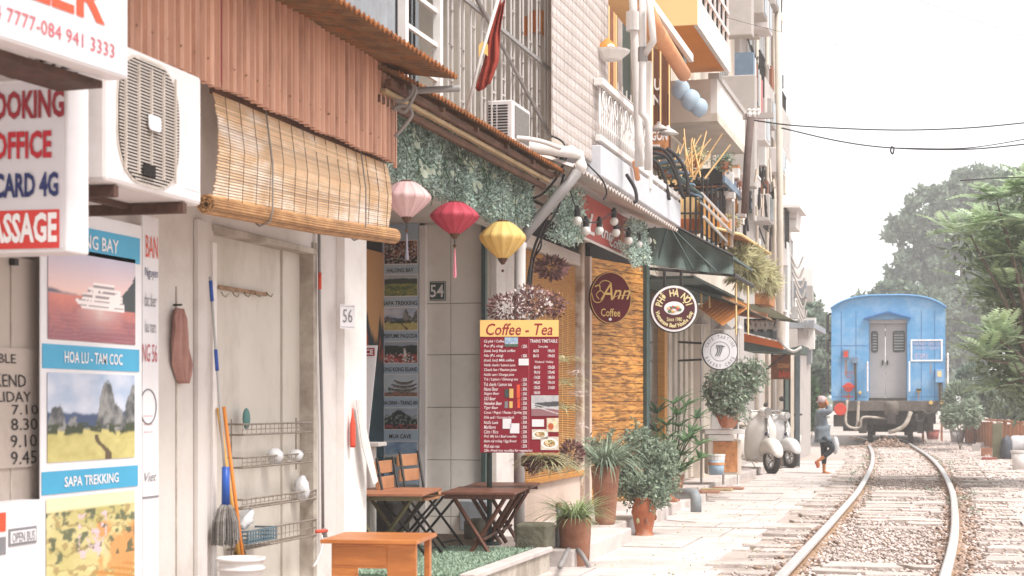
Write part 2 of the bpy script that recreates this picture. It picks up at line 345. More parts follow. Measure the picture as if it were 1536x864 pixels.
        c=mixc(L('#b9a27c'),L('#e2d8c6'),n1*1.4-.2); c=mixc(c,L('#b4572f'),sm(.24-np.hypot(X-.35,Y-.4))); c=mixc(c,L('#e9cf9a'),sm(.14-np.hypot(X-.68,Y-.62)))
    else:                  # mural: dark hills, orange light, teal water
        c=mixc(L('#141a1e'),L('#24404a'),(1-Y)*1.4+n2*.4-.3); c=mixc(c,L('#b9895a'),sm(Y-.84+.2*n3)); c=mixc(c,L('#a2451c'),sm(.82-.35*n3-Y)*sm(Y-.62)*(n2>.4))
    return np.clip(c,0,1)
def put_picture(kind,fr,x0,y0,x1,y1,parent,c=.004,nx=64,ny=56,seed=1,name='picture',ab=False,m='print'):
    a0,a1,b0,b1=(x0,x1,y0,y1) if ab else fr.rect(x0,y0,x1,y1); im=picture(kind,nx+1,ny+1,seed)
    mb=MB(fr).grid(lambda u,v:(a0+(a1-a0)*u,b0+(b1-b0)*v,c),nx,ny); ob=part(mb,name,MATS[m],parent,recalc=False)
    at=ob.data.color_attributes.new('print','FLOAT_COLOR','POINT'); col=np.ones(((nx+1)*(ny+1),4)); col[:,:3]=im.transpose(1,0,2).reshape(-1,3)
    at.data.foreach_set('color',col.ravel()); return ob
# ================================================================ materials
mat('print','#ffffff',rough=.45,bump=.02,attr='print',spec=.3)
mat('concrete_path','#c9bdb8','#aca09a',sc=1.3,bump=.3,bsc=30,dirt='#85786f',dsc=1.5,damt=.65,dpos=(.48,.74))
mat('dust_ground','#b5a79f','#9d8f87',sc=3,bump=.4,bsc=40)
mat('paving_stone','#cbc0bb','#b5aaa4',orand=.07,sc=2.2,bump=.35,bsc=25,dirt='#8b7f79',dsc=1.6,damt=.6,dpos=(.47,.75))
mat('sleeper_concrete','#c5b9b2','#a3968e',orand=.12,sc=5,bump=.4,bsc=30,dirt='#6f6259',dsc=4,damt=.6)
mat('flag_stone','#cbbfb9','#a3968e',orand=.14,sc=3,bump=.8,bsc=12,dirt='#84766c',dsc=3,damt=.7)
mat('ballast','#c9b9b2','#aa9a92',sc=2,bump=.2,island=.33)
mat('ballast_brown','#a58c7c','#80695b',sc=4,bump=.2,island=.3)
mat('rail_steel','#d6d1ce','#b9b3b0',sc=8,rough=.4,bump=.05,metal=.45,spec=.5)
mat('rail_rust','#a4866a','#7c604a',sc=14,rough=.9,bump=.3)
mat('wall_cream','#d0c8c2','#c2b9b2',sc=1.2,bump=.12,bsc=18,dirt='#9b8d80',dsc=1.6,damt=.45)
mat('wall_cream2','#cfc7c2','#c3bab4',sc=1.0,bump=.1,bsc=20,dirt='#8f8375',dsc=3.5,damt=.35)
mat('door_paint','#c8c0b6','#bcb3a7',sc=1.0,rough=.55,bump=.06,dirt='#857763',dsc=2.2,damt=.4,stretch=(1,1,.6))
mat('pillar_white','#e6e0dc','#d8d0cb',sc=1.5,bump=.1,dirt='#a99b90',dsc=4,damt=.3)
mat('trim_dirty','#bdb3a7','#8e8275',sc=4,bump=.2,dirt='#6b5d50',dsc=6)
mat('tile_beige','#e4dfd8','#dcd6cd',sc=2,rough=.4,bump=.03,dirt='#a3998b',dsc=3,damt=.25)
mat('grout','#8f8578','#7c7266',sc=20)
mat('plywood','#b3a59b','#a79a90',sc=2,bump=.1,dirt='#8a7c72',dsc=4,damt=.5)
mat('board_white','#dedadb','#d6d2d4',sc=2,rough=.4,bump=.03,dirt='#bdb5b3',dsc=3,damt=.25)
mat('sign_face','#cfcacc','#c6c0c3',sc=2,rough=.35,bump=.02)
mat('sign_side','#dcd7d8','#d2cccd',sc=3,rough=.4,bump=.03,dirt='#a9a09c',dsc=6,damt=.3)
mat('ink_black','#2c2828',rough=.6,bump=0); mat('ink_red','#b8202c',rough=.5,bump=0); mat('ink_red_deep','#941f2c',rough=.5,bump=0)
mat('ink_pinkred','#c25a62',rough=.5,bump=0); mat('ink_orange','#dd5233',rough=.5,bump=0); mat('ink_navy','#262f63',rough=.5,bump=0)
mat('ink_white','#ece7e6',rough=.5,bump=0); mat('ink_gold','#d9b36a',rough=.5,bump=0); mat('ink_grey','#7f7d80',rough=.5,bump=0)
mat('band_blue','#3f9cc0','#3b95b9',sc=3,rough=.4,bump=.02); mat('band_red','#cf3f38','#c63a34',sc=3,rough=.4,bump=.02)
mat('ac_white','#d6cfce','#cdc5c3',sc=3,rough=.45,bump=.03,dirt='#b3a49c',dsc=5,damt=.3)
mat('ac_grille','#c4b9b0','#b6aaa0',sc=6,rough=.5,bump=.02); mat('dark_gap','#1c1715',rough=.9,bump=0)
mat('rust_bracket','#5a3f33','#3f2b24',sc=10,bump=.3)
mat('tin_red','#d3a389','#b98870',sc=1.5,rough=.55,bump=.1,dirt='#7d523f',dsc=2.6,damt=.7,stretch=(1,2.2,.35),dpos=(.47,.72))
mat('tin_rusty','#8a6a4a','#5c4331',sc=6,rough=.8,bump=.3,dirt='#a85f26',dsc=5,damt=.9)
mat('tin_edge_rust','#a5642c','#5d3520',sc=12,rough=.9,bump=.4)
mat('tin_grey','#8f9296','#7d8085',sc=4,rough=.5,bump=.1,dirt='#6b6058',dsc=5,damt=.5)
mat('wood_dark_beam','#6b4a36','#452e22',sc=5,bump=.4,stretch=(3,.6,3),dirt='#2e211a',dsc=4)
mat('wood_pale_beam','#b39a77','#97805f',sc=5,bump=.3,stretch=(3,.6,3),dirt='#6b5642',dsc=4)
mat('bamboo_slat','#e0c2a0','#cda67c',orand=.14,sc=3,rough=.6,bump=.15,stretch=(3,1,3),dirt='#efe5dc',dsc=1.5,damt=.95)
mat('bamboo_cord','#6f5a48',rough=.9,bump=0)
mat('black_metal','#2b2726','#221f1e',sc=10,rough=.5,bump=.1)
mat('green_post','#3f4f4c','#34423f',sc=6,rough=.6,bump=.1)
mat('pipe_grey','#8f8a88','#7b7573',sc=6,rough=.5,bump=.05,dirt='#6b5f58',dsc=6,damt=.4)
mat('pipe_white','#d3cecb','#c4bdb8',sc=5,rough=.45,bump=.04,dirt='#8e8379',dsc=5,damt=.4)
mat('cable','#2e2a2a',rough=.6,bump=0); mat('cable_grey','#8b8580',rough=.6,bump=0)
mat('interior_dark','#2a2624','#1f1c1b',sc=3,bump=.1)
mat('turf','#aebfa9','#93ab92',sc=30,bump=.5,bsc=200,island=.2)
mat('table_wood','#a86f52','#8f5b42',sc=4,rough=.45,bump=.08,stretch=(1,8,8))
mat('table_dark','#6e4534','#553226',sc=4,rough=.45,bump=.1,stretch=(8,1,8))
mat('desk_wood','#b8713a','#a05e2c',sc=3,rough=.35,bump=.05,stretch=(1,6,6),dirt='#d58f4e',dsc=1.5,damt=.5)
mat('seat_wood','#b8825c','#a3704c',sc=5,rough=.5,bump=.08)
mat('leaf_moss','#c6d4cb','#a3baaf',sc=20,bump=0,island=.65,trans=.25)
mat('leaf_pale','#c9cfbd','#aeb69f',sc=20,bump=0,island=.2,trans=.3)
mat('leaf_green','#6f8d62','#53734b',sc=12,bump=0,island=.4,trans=.3)
mat('leaf_dark','#56714f','#3f5a3c',sc=12,bump=0,island=.4,trans=.25)
mat('leaf_stripe','#9aa57a','#7b8a5c',sc=40,bump=0,island=.35,trans=.3)
mat('leaf_grey','#98a590','#788673',sc=12,bump=0,island=.4,trans=.25)
mat('leaf_dry','#b9b28a','#9d966e',sc=12,bump=0,island=.35,trans=.25)
mat('leaf_airy','#cfc9a4','#aaa67c',sc=12,bump=0,island=.3,trans=.3)
mat('petal_mauve','#9c7672','#6a4644',sc=12,bump=0,island=.5,trans=.2)
mat('petal_white','#dcd0cc','#c4b3ae',sc=12,bump=0,island=.15,trans=.2)
mat('bark','#7b6b60','#5d5048',sc=10,bump=.5)
mat('terracotta','#b06a4a','#9a583b',sc=5,rough=.75,bump=.2,dirt='#cbb29f',dsc=4,damt=.6)
mat('terracotta_brown','#a5715a','#80543f',sc=5,rough=.8,bump=.25,dirt='#b39a84',dsc=4,damt=.5)
mat('soil','#4a3b30',bump=.4)
# ================================================================ ground and tracks
def struct(mb,name,m,**k): return part(mb,name,m,None,kind='structure',**k)
struct(MB().add([(-320,-40,-.02),(320,-40,-.02),(320,700,-.02),(-320,700,-.02)],[(0,1,2,3)]),'ground','dust_ground')
# rail centre lines read on the rail-head level
def spline(P,n):
    out=[];P=[Vector(p) for p in P]; P=[P[0]*2-P[1]]+P+[P[-1]*2-P[-2]]
    for i in range(1,len(P)-2):
        for k in range(n):
            t=k/n; a,b,c,d=P[i-1:i+3]
            out.append(.5*((2*b)+(c-a)*t+(2*a-5*b+4*c-d)*t*t+(3*b-a-3*c+d)*t**3))
    out.append(P[-2]); return out
RH=.1
LP=[(1170,864),(1206,826),(1235,795),(1263,764),(1289,733),(1306,702),(1309,682),(1304,667)]
RP=[(1417,864),(1427,826),(1432,795),(1432,764),(1427,733),(1411,702),(1391,682),(1367,667)]
Lr=[G(x,y,RH) for x,y in LP]; Rr=[G(x,y,RH) for x,y in RP]
TRp=W(1333,606,54.0); TRdir=(TRp-EYEV); TRdir.z=0; TRdir.normalize()     # the carriage stands in line with the view
def ext(A):
    d0=(A[0]-A[1]).normalized(); pre=[A[0]+d0*6,A[0]+d0*3]; d1=(A[-1]-A[-2]).normalized()
    return pre[:1]+pre[1:]+A+[A[-1]+d1*8,A[-1]+d1*16+Vector((-.6,0,0))]
Lr=spline(ext(Lr),10); Rr=spline(ext(Rr),10)
def sweep(path,prof):
    mb=MB(); n=len(prof); vs=[];fs=[]
    for i,p in enumerate(path):
        t=(path[min(i+1,len(path)-1)]-path[max(i-1,0)]); t.z=0; t.normalize(); s=Vector((t.y,-t.x,0))
        for a,z in prof: q=p+s*a; vs.append((q.x,q.y,z))
    for i in range(len(path)-1):
        for k in range(n): fs.append((i*n+k,i*n+(k+1)%n,(i+1)*n+(k+1)%n,(i+1)*n+k))
    return mb.add(vs,fs)
tr=thing('railway_track','weathered single railway track curving left towards the blue carriage','railway track',(Lr[2].x,Lr[2].y,0))
for P in (Lr,Rr):
    part(sweep(P,[(-.042,RH-.016),(-.04,RH+.004),(-.028,RH+.012),(.028,RH+.012),(.04,RH+.004),(.042,RH-.016)]),'rail_head',MATS['rail_steel'],tr)
    part(sweep(P,[(-.075,-.01),(-.07,.02),(-.02,.035),(-.025,RH-.017),(.025,RH-.017),(.02,.035),(.07,.02),(.075,-.01)]),'rail_web',MATS['rail_rust'],tr)
# arclength samples along the middle
mid=[(a+b)/2 for a,b in zip(Lr,Rr)]; half=[(b-a).length/2 for a,b in zip(Lr,Rr)]
cum=[0]
for i in range(1,len(mid)): cum.append(cum[-1]+(mid[i]-mid[i-1]).length)
def along(s):
    i=max(0,min(len(cum)-2,int(np.searchsorted(cum,s))-1)); t=(s-cum[i])/(cum[i+1]-cum[i]); p=mid[i].lerp(mid[i+1],t); d=(mid[i+1]-mid[i]).normalized()
    return p,d,half[i]+(half[i+1]-half[i])*t
def obox(mb,p,d,u0,u1,w,z0,z1,jit=0):     # box across the track at p, from u0 to u1 sideways, w along
    s=Vector((d.y,-d.x,0)); q=[]
    for a,b in ((u0,-w/2),(u1,-w/2),(u1,w/2),(u0,w/2)): 
        r=p+s*(a+rnd.uniform(-jit,jit))+d*(b+rnd.uniform(-jit,jit)); q.append((r.x,r.y,z0))
    if jit>.03:
        s_=[]
        for i in range(4):
            a,b=Vector(q[i]),Vector(q[(i+1)%4]); L=(b-a).length; k=3 if L>.3 else 2
            for j in range(k): t=j/k; pp=a.lerp(b,t); s_.append((pp.x+rnd.uniform(-1,1)*min(.03,jit*.5),pp.y+rnd.uniform(-1,1)*min(.03,jit*.5),z0))
        q=s_
    return mb.prism(q,(0,0,z1-z0))
# left outside short planks, right outside slabs, flags between the rails
S=cum[-1]; s=3.0; k=0
while s<S-6:
    p,d,h=along(s)
    mb=MB(); w=rnd.uniform(.2,.34); sl_=rnd.uniform(.35,.6)
    obox(mb,p,d,-h-.42-rnd.uniform(0,.3),-h-.1-rnd.uniform(0,.06),w,-.03,.012+rnd.uniform(0,.022),.035)
    if rnd.random()<.86 or s>16: part(mb,'sleeper',MATS['sleeper_concrete'],tr,bev=.008)
    s+=rnd.uniform(.46,.56)
s=3.0
while s<S-8:
    p,d,h=along(s); x=-h+.2
    if math.sin(s*1.1)+math.sin(s*.43+1)>-.35:
        while x<h-.35:
            w=rnd.uniform(.35,.8); mb=MB(); obox(mb,p,d,x,min(x+w,h-.18),rnd.uniform(.16,.42),-.03,.026+rnd.uniform(0,.024),.07)
            if rnd.random()<.85: part(mb,'flagstone',MATS['flag_stone'],tr,bev=.005)
            x+=w+.05
    s+=rnd.uniform(.42,.6)
s=3.0
while s<S-8:
    p,d,h=along(s); x=h+.25+rnd.uniform(-.04,.06)
    while x<h+1.7:
        w=rnd.uniform(.4,.9); mb=MB(); obox(mb,p,d,x,x+w,rnd.uniform(.2,.5),-.03,.004+rnd.uniform(0,.03),.08)
        if rnd.random()<.72: part(mb,'flagstone',MATS['flag_stone'],tr,bev=.005)
        x+=w+rnd.uniform(.03,.2)
    s+=rnd.uniform(.5,.62)
# ballast: loose stones, denser beside the rails
rs=np.random.RandomState(3); C=[];Sz=[]; Cb=[];Sb=[]
for i in range(34000):
    s=rs.uniform(2,min(S-4,60))**1.0; s=2+(S-6-2)*rs.rand()**1.9; p,d,h=along(s); side=Vector((d.y,-d.x,0))
    u=rs.uniform(-h-.45,h+3.6) if rs.rand()<.6 else rs.uniform(-h,h); q=p+side*u
    C.append((q.x,q.y,rs.uniform(-.003,.026))); Sz.append(rs.uniform(.012,.036)*(1.35 if s>25 else 1))
for i in range(7000):
    s=2+(S-8)*rs.rand()**1.7; p,d,h=along(s); side=Vector((d.y,-d.x,0)); u=(h if rs.rand()<.6 else -h)+rs.normal()*.09; q=p+side*u
    Cb.append((q.x,q.y,rs.uniform(-.005,.025))); Sb.append(rs.uniform(.02,.05))
V,F=rocks_arr(np.array(C),np.array(Sz),rs); o=raw_mesh('ballast',V,F,'ballast',kind='stuff'); tag(o,'pale pinkish crushed stone lying between and beside the rails','gravel')
V,F=rocks_arr(np.array(Cb),np.array(Sb),rs); o=raw_mesh('ballast',V,F,'ballast_brown',kind='stuff'); tag(o,'rusty brown stones and grit packed against both rails','gravel')
# footpath: large worn slabs between the terraces and the track
pathx=lambda y:-3.15
y=8.2; row=0
FPATH=part(MB().box(-3.9,-1.2,-2,60,-.03,-.004).box(-3.9,-1.2,60,90,-.03,-.006),'pavement',MATS['dust_ground'],None,kind='structure')
while y<40:
    dy=rnd.uniform(.6,1.5); x=-3.3+rnd.uniform(-.3,0)
    # left limit of the sleepers at this y
    ys=[i for i,p in enumerate(Lr) if p.y>y]; xl=Lr[ys[0]].x-.66 if ys else -2
    while x<xl-.1:
        w=rnd.uniform(.7,1.5); x1=min(x+w,xl+rnd.uniform(-.05,.1)); 
        if x1-x>.12:
            g=.012; q=[(x+g,y+g+rnd.uniform(-.02,.02)),(x1-g,y+g+rnd.uniform(-.02,.02)),(x1-g,y+dy-g+rnd.uniform(-.03,.01)),(x+g,y+dy-g+rnd.uniform(-.03,.01))]
            part(MB().prism([(a,b,-.02) for a,b in q],(0,0,.026+rnd.uniform(0,.022))),'paving_slab',MATS['paving_stone'],FPATH,bev=.006)
        x=x1
    y+=dy
# open concrete apron on the right of the track
struct(MB().add([tuple(G(x,y,.01)) for x,y in ((1462,690),(1700,690),(1900,800),(1545,800))],[(0,1,2,3)]),'apron','paving_stone')
# the two terraces along the house fronts
kerb=MB().box(-4.6,-3.42,15.3,23.5,-.02,.13).box(-4.6,-3.75,23.5,41,-.02,.12)
TERR=struct(kerb,'terrace','concrete_path',bev=.012)
for (xx,ya,yb_,zz) in ((-3.42,16.3,23.5,.13),(-3.75,23.55,40,.12)):
    y=ya
    while y<yb_-.2:
        w=min(rnd.uniform(.42,.58),yb_-y); part(MB().box(xx+.002,xx+.13+rnd.uniform(-.01,.01),y+.008,y+w-.008,-.02,zz+rnd.uniform(-.012,.006)),'kerb_stone',MATS['paving_stone'],TERR,bev=.008); y+=w
rs=np.random.RandomState(17); n=900; C=np.stack([rs.uniform(-3.3,-.6,n),8+30*rs.rand(n)**1.4,np.full(n,.03)],1); o=leafcloud('litter','leaf_dry',None,C,.03,.014,18,flat=.2,kind='stuff'); tag(o,'scattered dry leaves and crumbs on the pale footpath','litter')
# ================================================================ first house (left), its wall, door and everything on it
V1=4.07; F1=FV(V1); U_END=F1.hit(538,606)[0]
h1=thing('shophouse','cream single storey shopfront with a painted door and tin cladding above','house',(-V1,8,0))
def uz(fr,px,py): return fr.hit(px,py)
ua=F1.hit(-500,606)[0]; ud0=F1.hit(320,606)[0]; ud1=F1.hit(470,606)[0]; up0=F1.hit(505,606)[0]
zt=F1.hit(400,361)[1]
part(MB(F1).box(ua,ud0,0,3.45,-.3,0),'wall',MATS['wall_cream'],h1)
part(MB(F1).box(ud1+.001,up0,0,3.45,-.3,-.002),'wall',MATS['wall_cream2'],h1)
part(MB(F1).box(ud0+.001,ud1,zt,3.45,-.3,-.004),'wall',MATS['wall_cream'],h1)
part(MB(F1).box(ua,U_END,3.452,8.5,-.5,-.05),'upper_wall',MATS['wall_cream2'],h1)
part(MB(F1).box(up0+.001,U_END,0,3.45,-.45,.06),'pillar',MATS['pillar_white'],h1,bev=.006)
# side wall between this house and the recess behind the pillar
part(MB().box(-5.2,-V1-.46,U_END-.25,U_END,0,3.45),'side_wall',MATS['wall_cream2'],h1)
# door frame mouldings and the door leaf
d=pb(F1,324,364,468,1100,-.16,-.10,'door',MATS['door_paint'],h1)
for (x0,x1) in ((443,468),): pb(F1,x0,366,x1,1100,-.099,-.085,'stile',MATS['door_paint'],d,bev=.003)
pb(F1,318,355,472,364,-.1,.02,'door_head',MATS['trim_dirty'],h1,bev=.004)
pb(F1,316,364,322,1100,-.1,.015,'door_jamb',MATS['pillar_white'],h1,bev=.003); pb(F1,468,364,473,1100,-.1,.012,'door_jamb',MATS['trim_dirty'],h1,bev=.003)
pb(F1,290,330,304,1100,.002,.03,'pilaster',MATS['wall_cream2'],h1,bev=.004)
pb(F1,263,430,264.4,1100,.001,.006,'wall_joint',MATS['trim_dirty'],h1)
# poster board with three pictures and blue headings
FPb=FV(3.93)
t=thing('poster_board','tall white board of tour pictures with light blue headings on the left wall','poster board',(-3.93,7.3,1.2))
pb(FPb,61,322,213,1000,-.008,0,'board',MATS['board_white'],t,bev=.003)
for k,(a,b,c_,d_,s_) in enumerate(((125,343,209,384,'HALONG BAY'),(63,520,208,555,'HOA LU - TAM COC'),(62,703,206,736,'SAPA TREKKING'))):
    if k==0: a=62
    q=pb(FPb,a,b,c_,d_,.001,.004,'heading_band',MATS['band_blue'],t)
    if k==0: text(s_,FPb,84,352,176,373,MATS['ink_white'],q,c=.007,bold=.01)
    else: text(s_,FPb,95,b+9,182 if k==1 else 176,d_-9,MATS['ink_white'],q,c=.007,bold=.012)
put_picture('bay',FPb,71,378,202,513,t,seed=4,nx=90,ny=70); put_picture('karst',FPb,70,561,201,690,t,seed=12,nx=90,ny=70); put_picture('rice',FPb,68,742,201,880,t,seed=21,nx=90,ny=70)
# narrow lettered strip beyond it
FS=FV(3.97); t=thing('notice_strip','narrow white vertical notice with red and grey lettering beside the picture board','notice',(-3.97,8.3,1.2))
pb(FS,214,325,238,1000,-.01,0,'board',MATS['board_white'],t,bev=.002)
text('BAN',FS,218,354,236,387,MATS['ink_orange'],t); text('Nguyen',FS,217,402,236,420,MATS['ink_navy'],t); text('dac bier',FS,216,440,234,460,MATS['ink_grey'],t); text('lau nam',FS,217,480,233,499,MATS['ink_grey'],t); text('NG 56',FS,213,516,235,543,MATS['ink_pinkred'],t)
a,b=FS.hit(222,610); mb=MB(FS).ring(a,b,.085,.092,.001,.004); part(mb,'round_emblem',MATS['ink_grey'],t)
text('Viet',FS,216,708,234,722,MATS['ink_grey'],t,shear=.3); pb(FS,214,744,237,747,.001,.003,'rule',MATS['ink_grey'],t)
for i,y in enumerate((622,634,646)): text('pho bun com',FS,215,y,228,y+4,MATS['ink_pinkred'],t)
# plywood with timetable
FW=FV(4.0); t=thing('timetable_board','weathered board with a handwritten weekend train timetable','timetable',(-4.0,6.6,1.3))
pb(FW,-90,380,61,1000,-.04,0,'board',MATS['plywood'],t); pb(FW,15,385,16.2,756,.001,.005,'board_joint',MATS['trim_dirty'],t)
pp=pb(FW,-90,520,57,704,.002,.01,'paper',MATS['plywood'],t)
for s_,x0,x1,y0,y1 in (('TIME TABLE',-78,20,529,543),('WEEKEND',-55,35,561,580),('HOLIDAY',-40,42,587,603),('6.20   7.10',-52,53,607,622),('7.20   8.30',-52,52,628,646),('8.30   9.10',-52,51,653,672),('9.15   9.45',-52,51,678,698)):
    text(s_,FW,x0,y0,x1,y1,MATS['ink_black'],pp,c=.014,shear=-.05)
FB=FV(3.9); t=thing('ticket_box','white box sign with a grey outlined open bus panel at the bottom left','sign',(-3.9,6.6,.7))
b_=pb(FB,-90,757,64,1000,-.16,0,'box',MATS['board_white'],t,bev=.01)
a0,a1,b0,b1=FB.rect(12,791,54,817); part(MB(FB).box(a0,a1,b0,b1,.001,.005),'sign_panel',MATS['ink_grey'],t,bev=.003); part(MB(FB).box(a0+.012,a1-.012,b0+.012,b1-.012,.005,.007),'sign_panel',MATS['board_white'],t)
text('OPEN BUS',FB,16,797,50,812,MATS['ink_grey'],t,c=.009,bold=.01); pb(FB,-40,771,8,800,.001,.004,'red_patch',MATS['ink_orange'],t,bev=.01); pb(FB,-40,808,8,835,.001,.004,'grey_patch',MATS['ink_grey'],t,bev=.01)
pb(FW,13,388,19,398,.003,.03,'latch',MATS['ink_black'],t)
# booking office lightbox
Zb=6.55; FBk=FP(0,120,Zb*1.02,97,115); aL=FBk.hit(-150,300)[0]; aR=FBk.hit(102,300)[0]; zb=FBk.hit(90,378)[1]; ztp=FBk.hit(90,117)[1]
t=thing('lightbox_sign','white lightbox with big red and navy lettering advertising a booking office','sign',FBk.pt((aL+aR)/2,zb,-.1))
part(MB(FBk).box(aL,aR,zb,ztp,-.17,0),'box',MATS['sign_side'],t,bev=.008)
part(MB(FBk).box(aL+.01,aR-.012,zb+.015,ztp-.015,.001,.004),'face',MATS['sign_face'],t)
part(MB(FBk).box(aL+.01,FBk.hit(90,300)[0],FBk.hit(88,372)[1],FBk.hit(88,314)[1],.005,.007),'red_band',MATS['band_red'],t)
for s_,x0,x1,y0,y1,m in (('BOOKING',-24,98,136,179,'ink_red_deep'),('OFFICE',-10,79,197,239,'ink_red'),('SIM CARD 4G',-48,89,260,297,'ink_navy'),('MASSAGE',-33,87,320,365,'ink_white')):
    text(s_,FBk,x0,y0,x1,y1,MATS[m],t,c=.0095,bold=.035)
# phone number sign above it (runs almost parallel to the street)
FPh=FP(0,57,5.75,190,118); a0=FPh.hit(-170,0)[0]; a1=FPh.hit(192,60)[0]; zb=FPh.hit(188,118)[1]
t=thing('phone_sign','large white sign with red phone numbers and orange letters above the air conditioner','sign',FPh.pt((a0+a1)/2,zb))
part(MB(FPh).box(a0,a1,zb,zb+1.15,-.09,0),'panel',MATS['sign_side'],t,bev=.006)
part(MB(FPh).box(a0,a1-.01,zb+.01,zb+1.14,.001,.003),'face',MATS['sign_face'],t)
def ftext(s_,fr,xL,yLt,yLb,xR,m,par,c=.006,bold=0,shear=0,adv=None):
    a0,b1=fr.hit(xL,yLt); _,b0=fr.hit(xL,yLb); a1=fr.hit(xR,yLt)[0]; return text(s_,fr,a0,b0,a1,b1,MATS[m],par,c=c,bold=bold,shear=shear,ab=True)
ftext('84 7777-084 941 3333',FPh,-22,0,23,170,'ink_pinkred',t); ftext('AVELLER',FPh,-170,-158,-80,156,'ink_orange',t,bold=.03)
part(MB(FPh).box(a0,a1-.02,zb-.03,zb-.002,-.3,-.1),'bracket',MATS['rust_bracket'],t)
# big outdoor air conditioner unit
FA=FV(3.3); a0,a1,b0,b1=FA.rect(160,0,303,1); zb=FA.hit(160,272)[1]; ztp=FA.hit(303,116)[1]
t=thing('air_conditioner','large white air conditioner outdoor unit bracketed over the poster board','air conditioner',FA.pt((a0+a1)/2,zb,-.17),'air conditioner outdoor units')
part(MB(FA).box(a0,a1,zb,ztp,-.36,0),'casing',MATS['ac_white'],t,bev=.02)
ga0,ga1=FA.hit(176,200)[0],FA.hit(267,200)[0]; gm=(ga0+ga1)/2; zm=(zb+ztp)/2; gh=(ztp-zb)/2-.035; gw=(ga1-ga0)/2
def rr(a,b,w,h,r,n=5):
    P=[]
    for cx,cy,t0 in ((a+w-r,b+h-r,0),(a-w+r,b+h-r,90),(a-w+r,b-h+r,180),(a+w-r,b-h+r,270)):
        for k in range(n+1): q=R(t0+90*k/n); P.append((cx+r*math.cos(q),cy+r*math.sin(q)))
    return P
def plate(fr,P,c0,c1): 
    n=len(P); return MB(fr).add([(x,y,c0) for x,y in P]+[(x,y,c1) for x,y in P],[tuple(range(n))[::-1],tuple(range(n,2*n))]+[(i,(i+1)%n,n+(i+1)%n,n+i) for i in range(n)])
part(plate(FA,rr(gm,zm,gw,gh,.19),.001,.006),'fan_opening',MATS['dark_gap'],t)
gr=part(plate(FA,rr(gm,zm,gw+.012,gh+.012,.2),.0005,.004),'fan_surround',MATS['ac_grille'],t)
nsl=38
for k in range(nsl):
    z=zm-gh+(k+.5)*2*gh/nsl; dz=abs(z-zm); w=gw if dz<gh-.19 else gw-.19+math.sqrt(max(0,.19**2-(dz-(gh-.19))**2))
    part(MB(FA).box(gm-w,gm+w,z-.0027,z+.0027,.008,.0105),'grille_bar',MATS['ac_grille'],gr)
for k in range(5): part(MB(FA).box(gm-gw+.05+k*(2*gw-.1)/4-.003,gm-gw+.05+k*(2*gw-.1)/4+.003,zm-gh+.03,zm+gh-.03,.007,.018),'grille_upright',MATS['ac_grille'],gr)
part(plate(FA,rr(gm+.01,zm,.055,.032,.02),.02,.026),'badge',MATS['sign_side'],t)
pb(FA,208,247,226,265,.02,.024,'dark_square',MATS['dark_gap'],t)  # dark square plate in front of the grille bars
FAs=FU(a0); 
for c in range(2):
    for k in range(13): part(MB().box(-3.3-.30+c*.10,-3.3-.23+c*.10,a0-.004,a0-.0005,zb+.12+k*.034,zb+.14+k*.034),'side_vent',MATS['dark_gap'],t)
part(MB(FA).box(a1-.17,a1-.03,zb+.06,zb+.4,.0005,.002),'rating_print',MATS['sign_face'],t)
part(MB(FA).prism([(a0+.1,zb-.005,-.45),(a1-.05,zb-.005,-.45),(a1-.05,zb-.005,.02),(a1-.3,zb-.06,.0),(a0+.1,zb-.07,-.1)],(0,0,0)) if 0 else MB(FA).box(a0+.08,a0+.12,zb-.05,zb-.003,-.8,-.01).box(a1-.2,a1-.16,zb-.05,zb-.003,-.8,0).box(a0+.05,a1-.02,zb-.025,zb-.002,-.3,-.26),'bracket',MATS['rust_bracket'],t)
part(MB().tube([(-3.6,a0+.1,zb-.03),(-3.62,a0+.0,zb-.1),(-3.9,a0+.05,zb-.13)],.018),'drain_pipe',MATS['pipe_grey'],t,smooth=True)
# dark cables in the gap between the two signs
t=thing('cable_bundle','tangle of black and grey cables between the lightbox and the phone sign','cables',(-3.4,6.3,2.6))
for k in range(7):
    P=[W(-30+k*6,80+rnd.uniform(-5,20),6.9),W(20+k*9,100+rnd.uniform(-14,20),6.9),W(60+k*11,92+rnd.uniform(-12,25),6.95),W(120+k*8,125,7.0)]
    part(MB().tube(spline(P,5),.006,5),'cable',MATS['cable_grey' if k%3==0 else 'cable'],t,smooth=True)
# corrugated red-brown cladding above the blind
VT=3.42; FT_=FV(VT)
t=thing('tin_cladding','faded red brown corrugated metal cladding over the first shopfront','cladding',(-VT,8.5,2.9))
ue=FT_.hit(590,200)[0]; u=FT_.hit(120,50)[0]; zbot=2.87; sheets=[]
edges=[u,FT_.hit(326,100)[0],FT_.hit(472,150)[0],ue]
for i in range(3):
    e0,e1=edges[i],edges[i+1]+(.03 if i<2 else 0); n=int((e1-e0)/.0125); lift=.006*(i%2)
    def fn(p,q,e0=e0,e1=e1,lift=lift): 
        uu=e0+(e1-e0)*p; return (-VT+.021*max(-1,min(1,1.5*math.sin(uu*2*math.pi/.082)))+lift, uu, zbot+(3.5-zbot)*q+.006*math.sin(uu*9)*(1-q))
    sh=part(MB().grid(fn,n,4),'tin_sheet',MATS['tin_red'],t,solid=.002,recalc=False)
    mb=MB()
    for k in range(int((e1-e0)/.145)+1):
        uu=(round((e0+.08+k*.145)/.145-.25)+.25)*.145
        mb.ball((-VT+.019+lift,uu,zbot+.11),.006,6,4)
    part(mb,'screw_row',MATS['rail_rust'],sh,kind='stuff')
pb_=part(MB().box(-VT+.018,-VT+.022,edges[1]-.012,edges[1]+.012,zbot+.02,3.42),'lap_strip',MATS['ink_red_deep'],t)
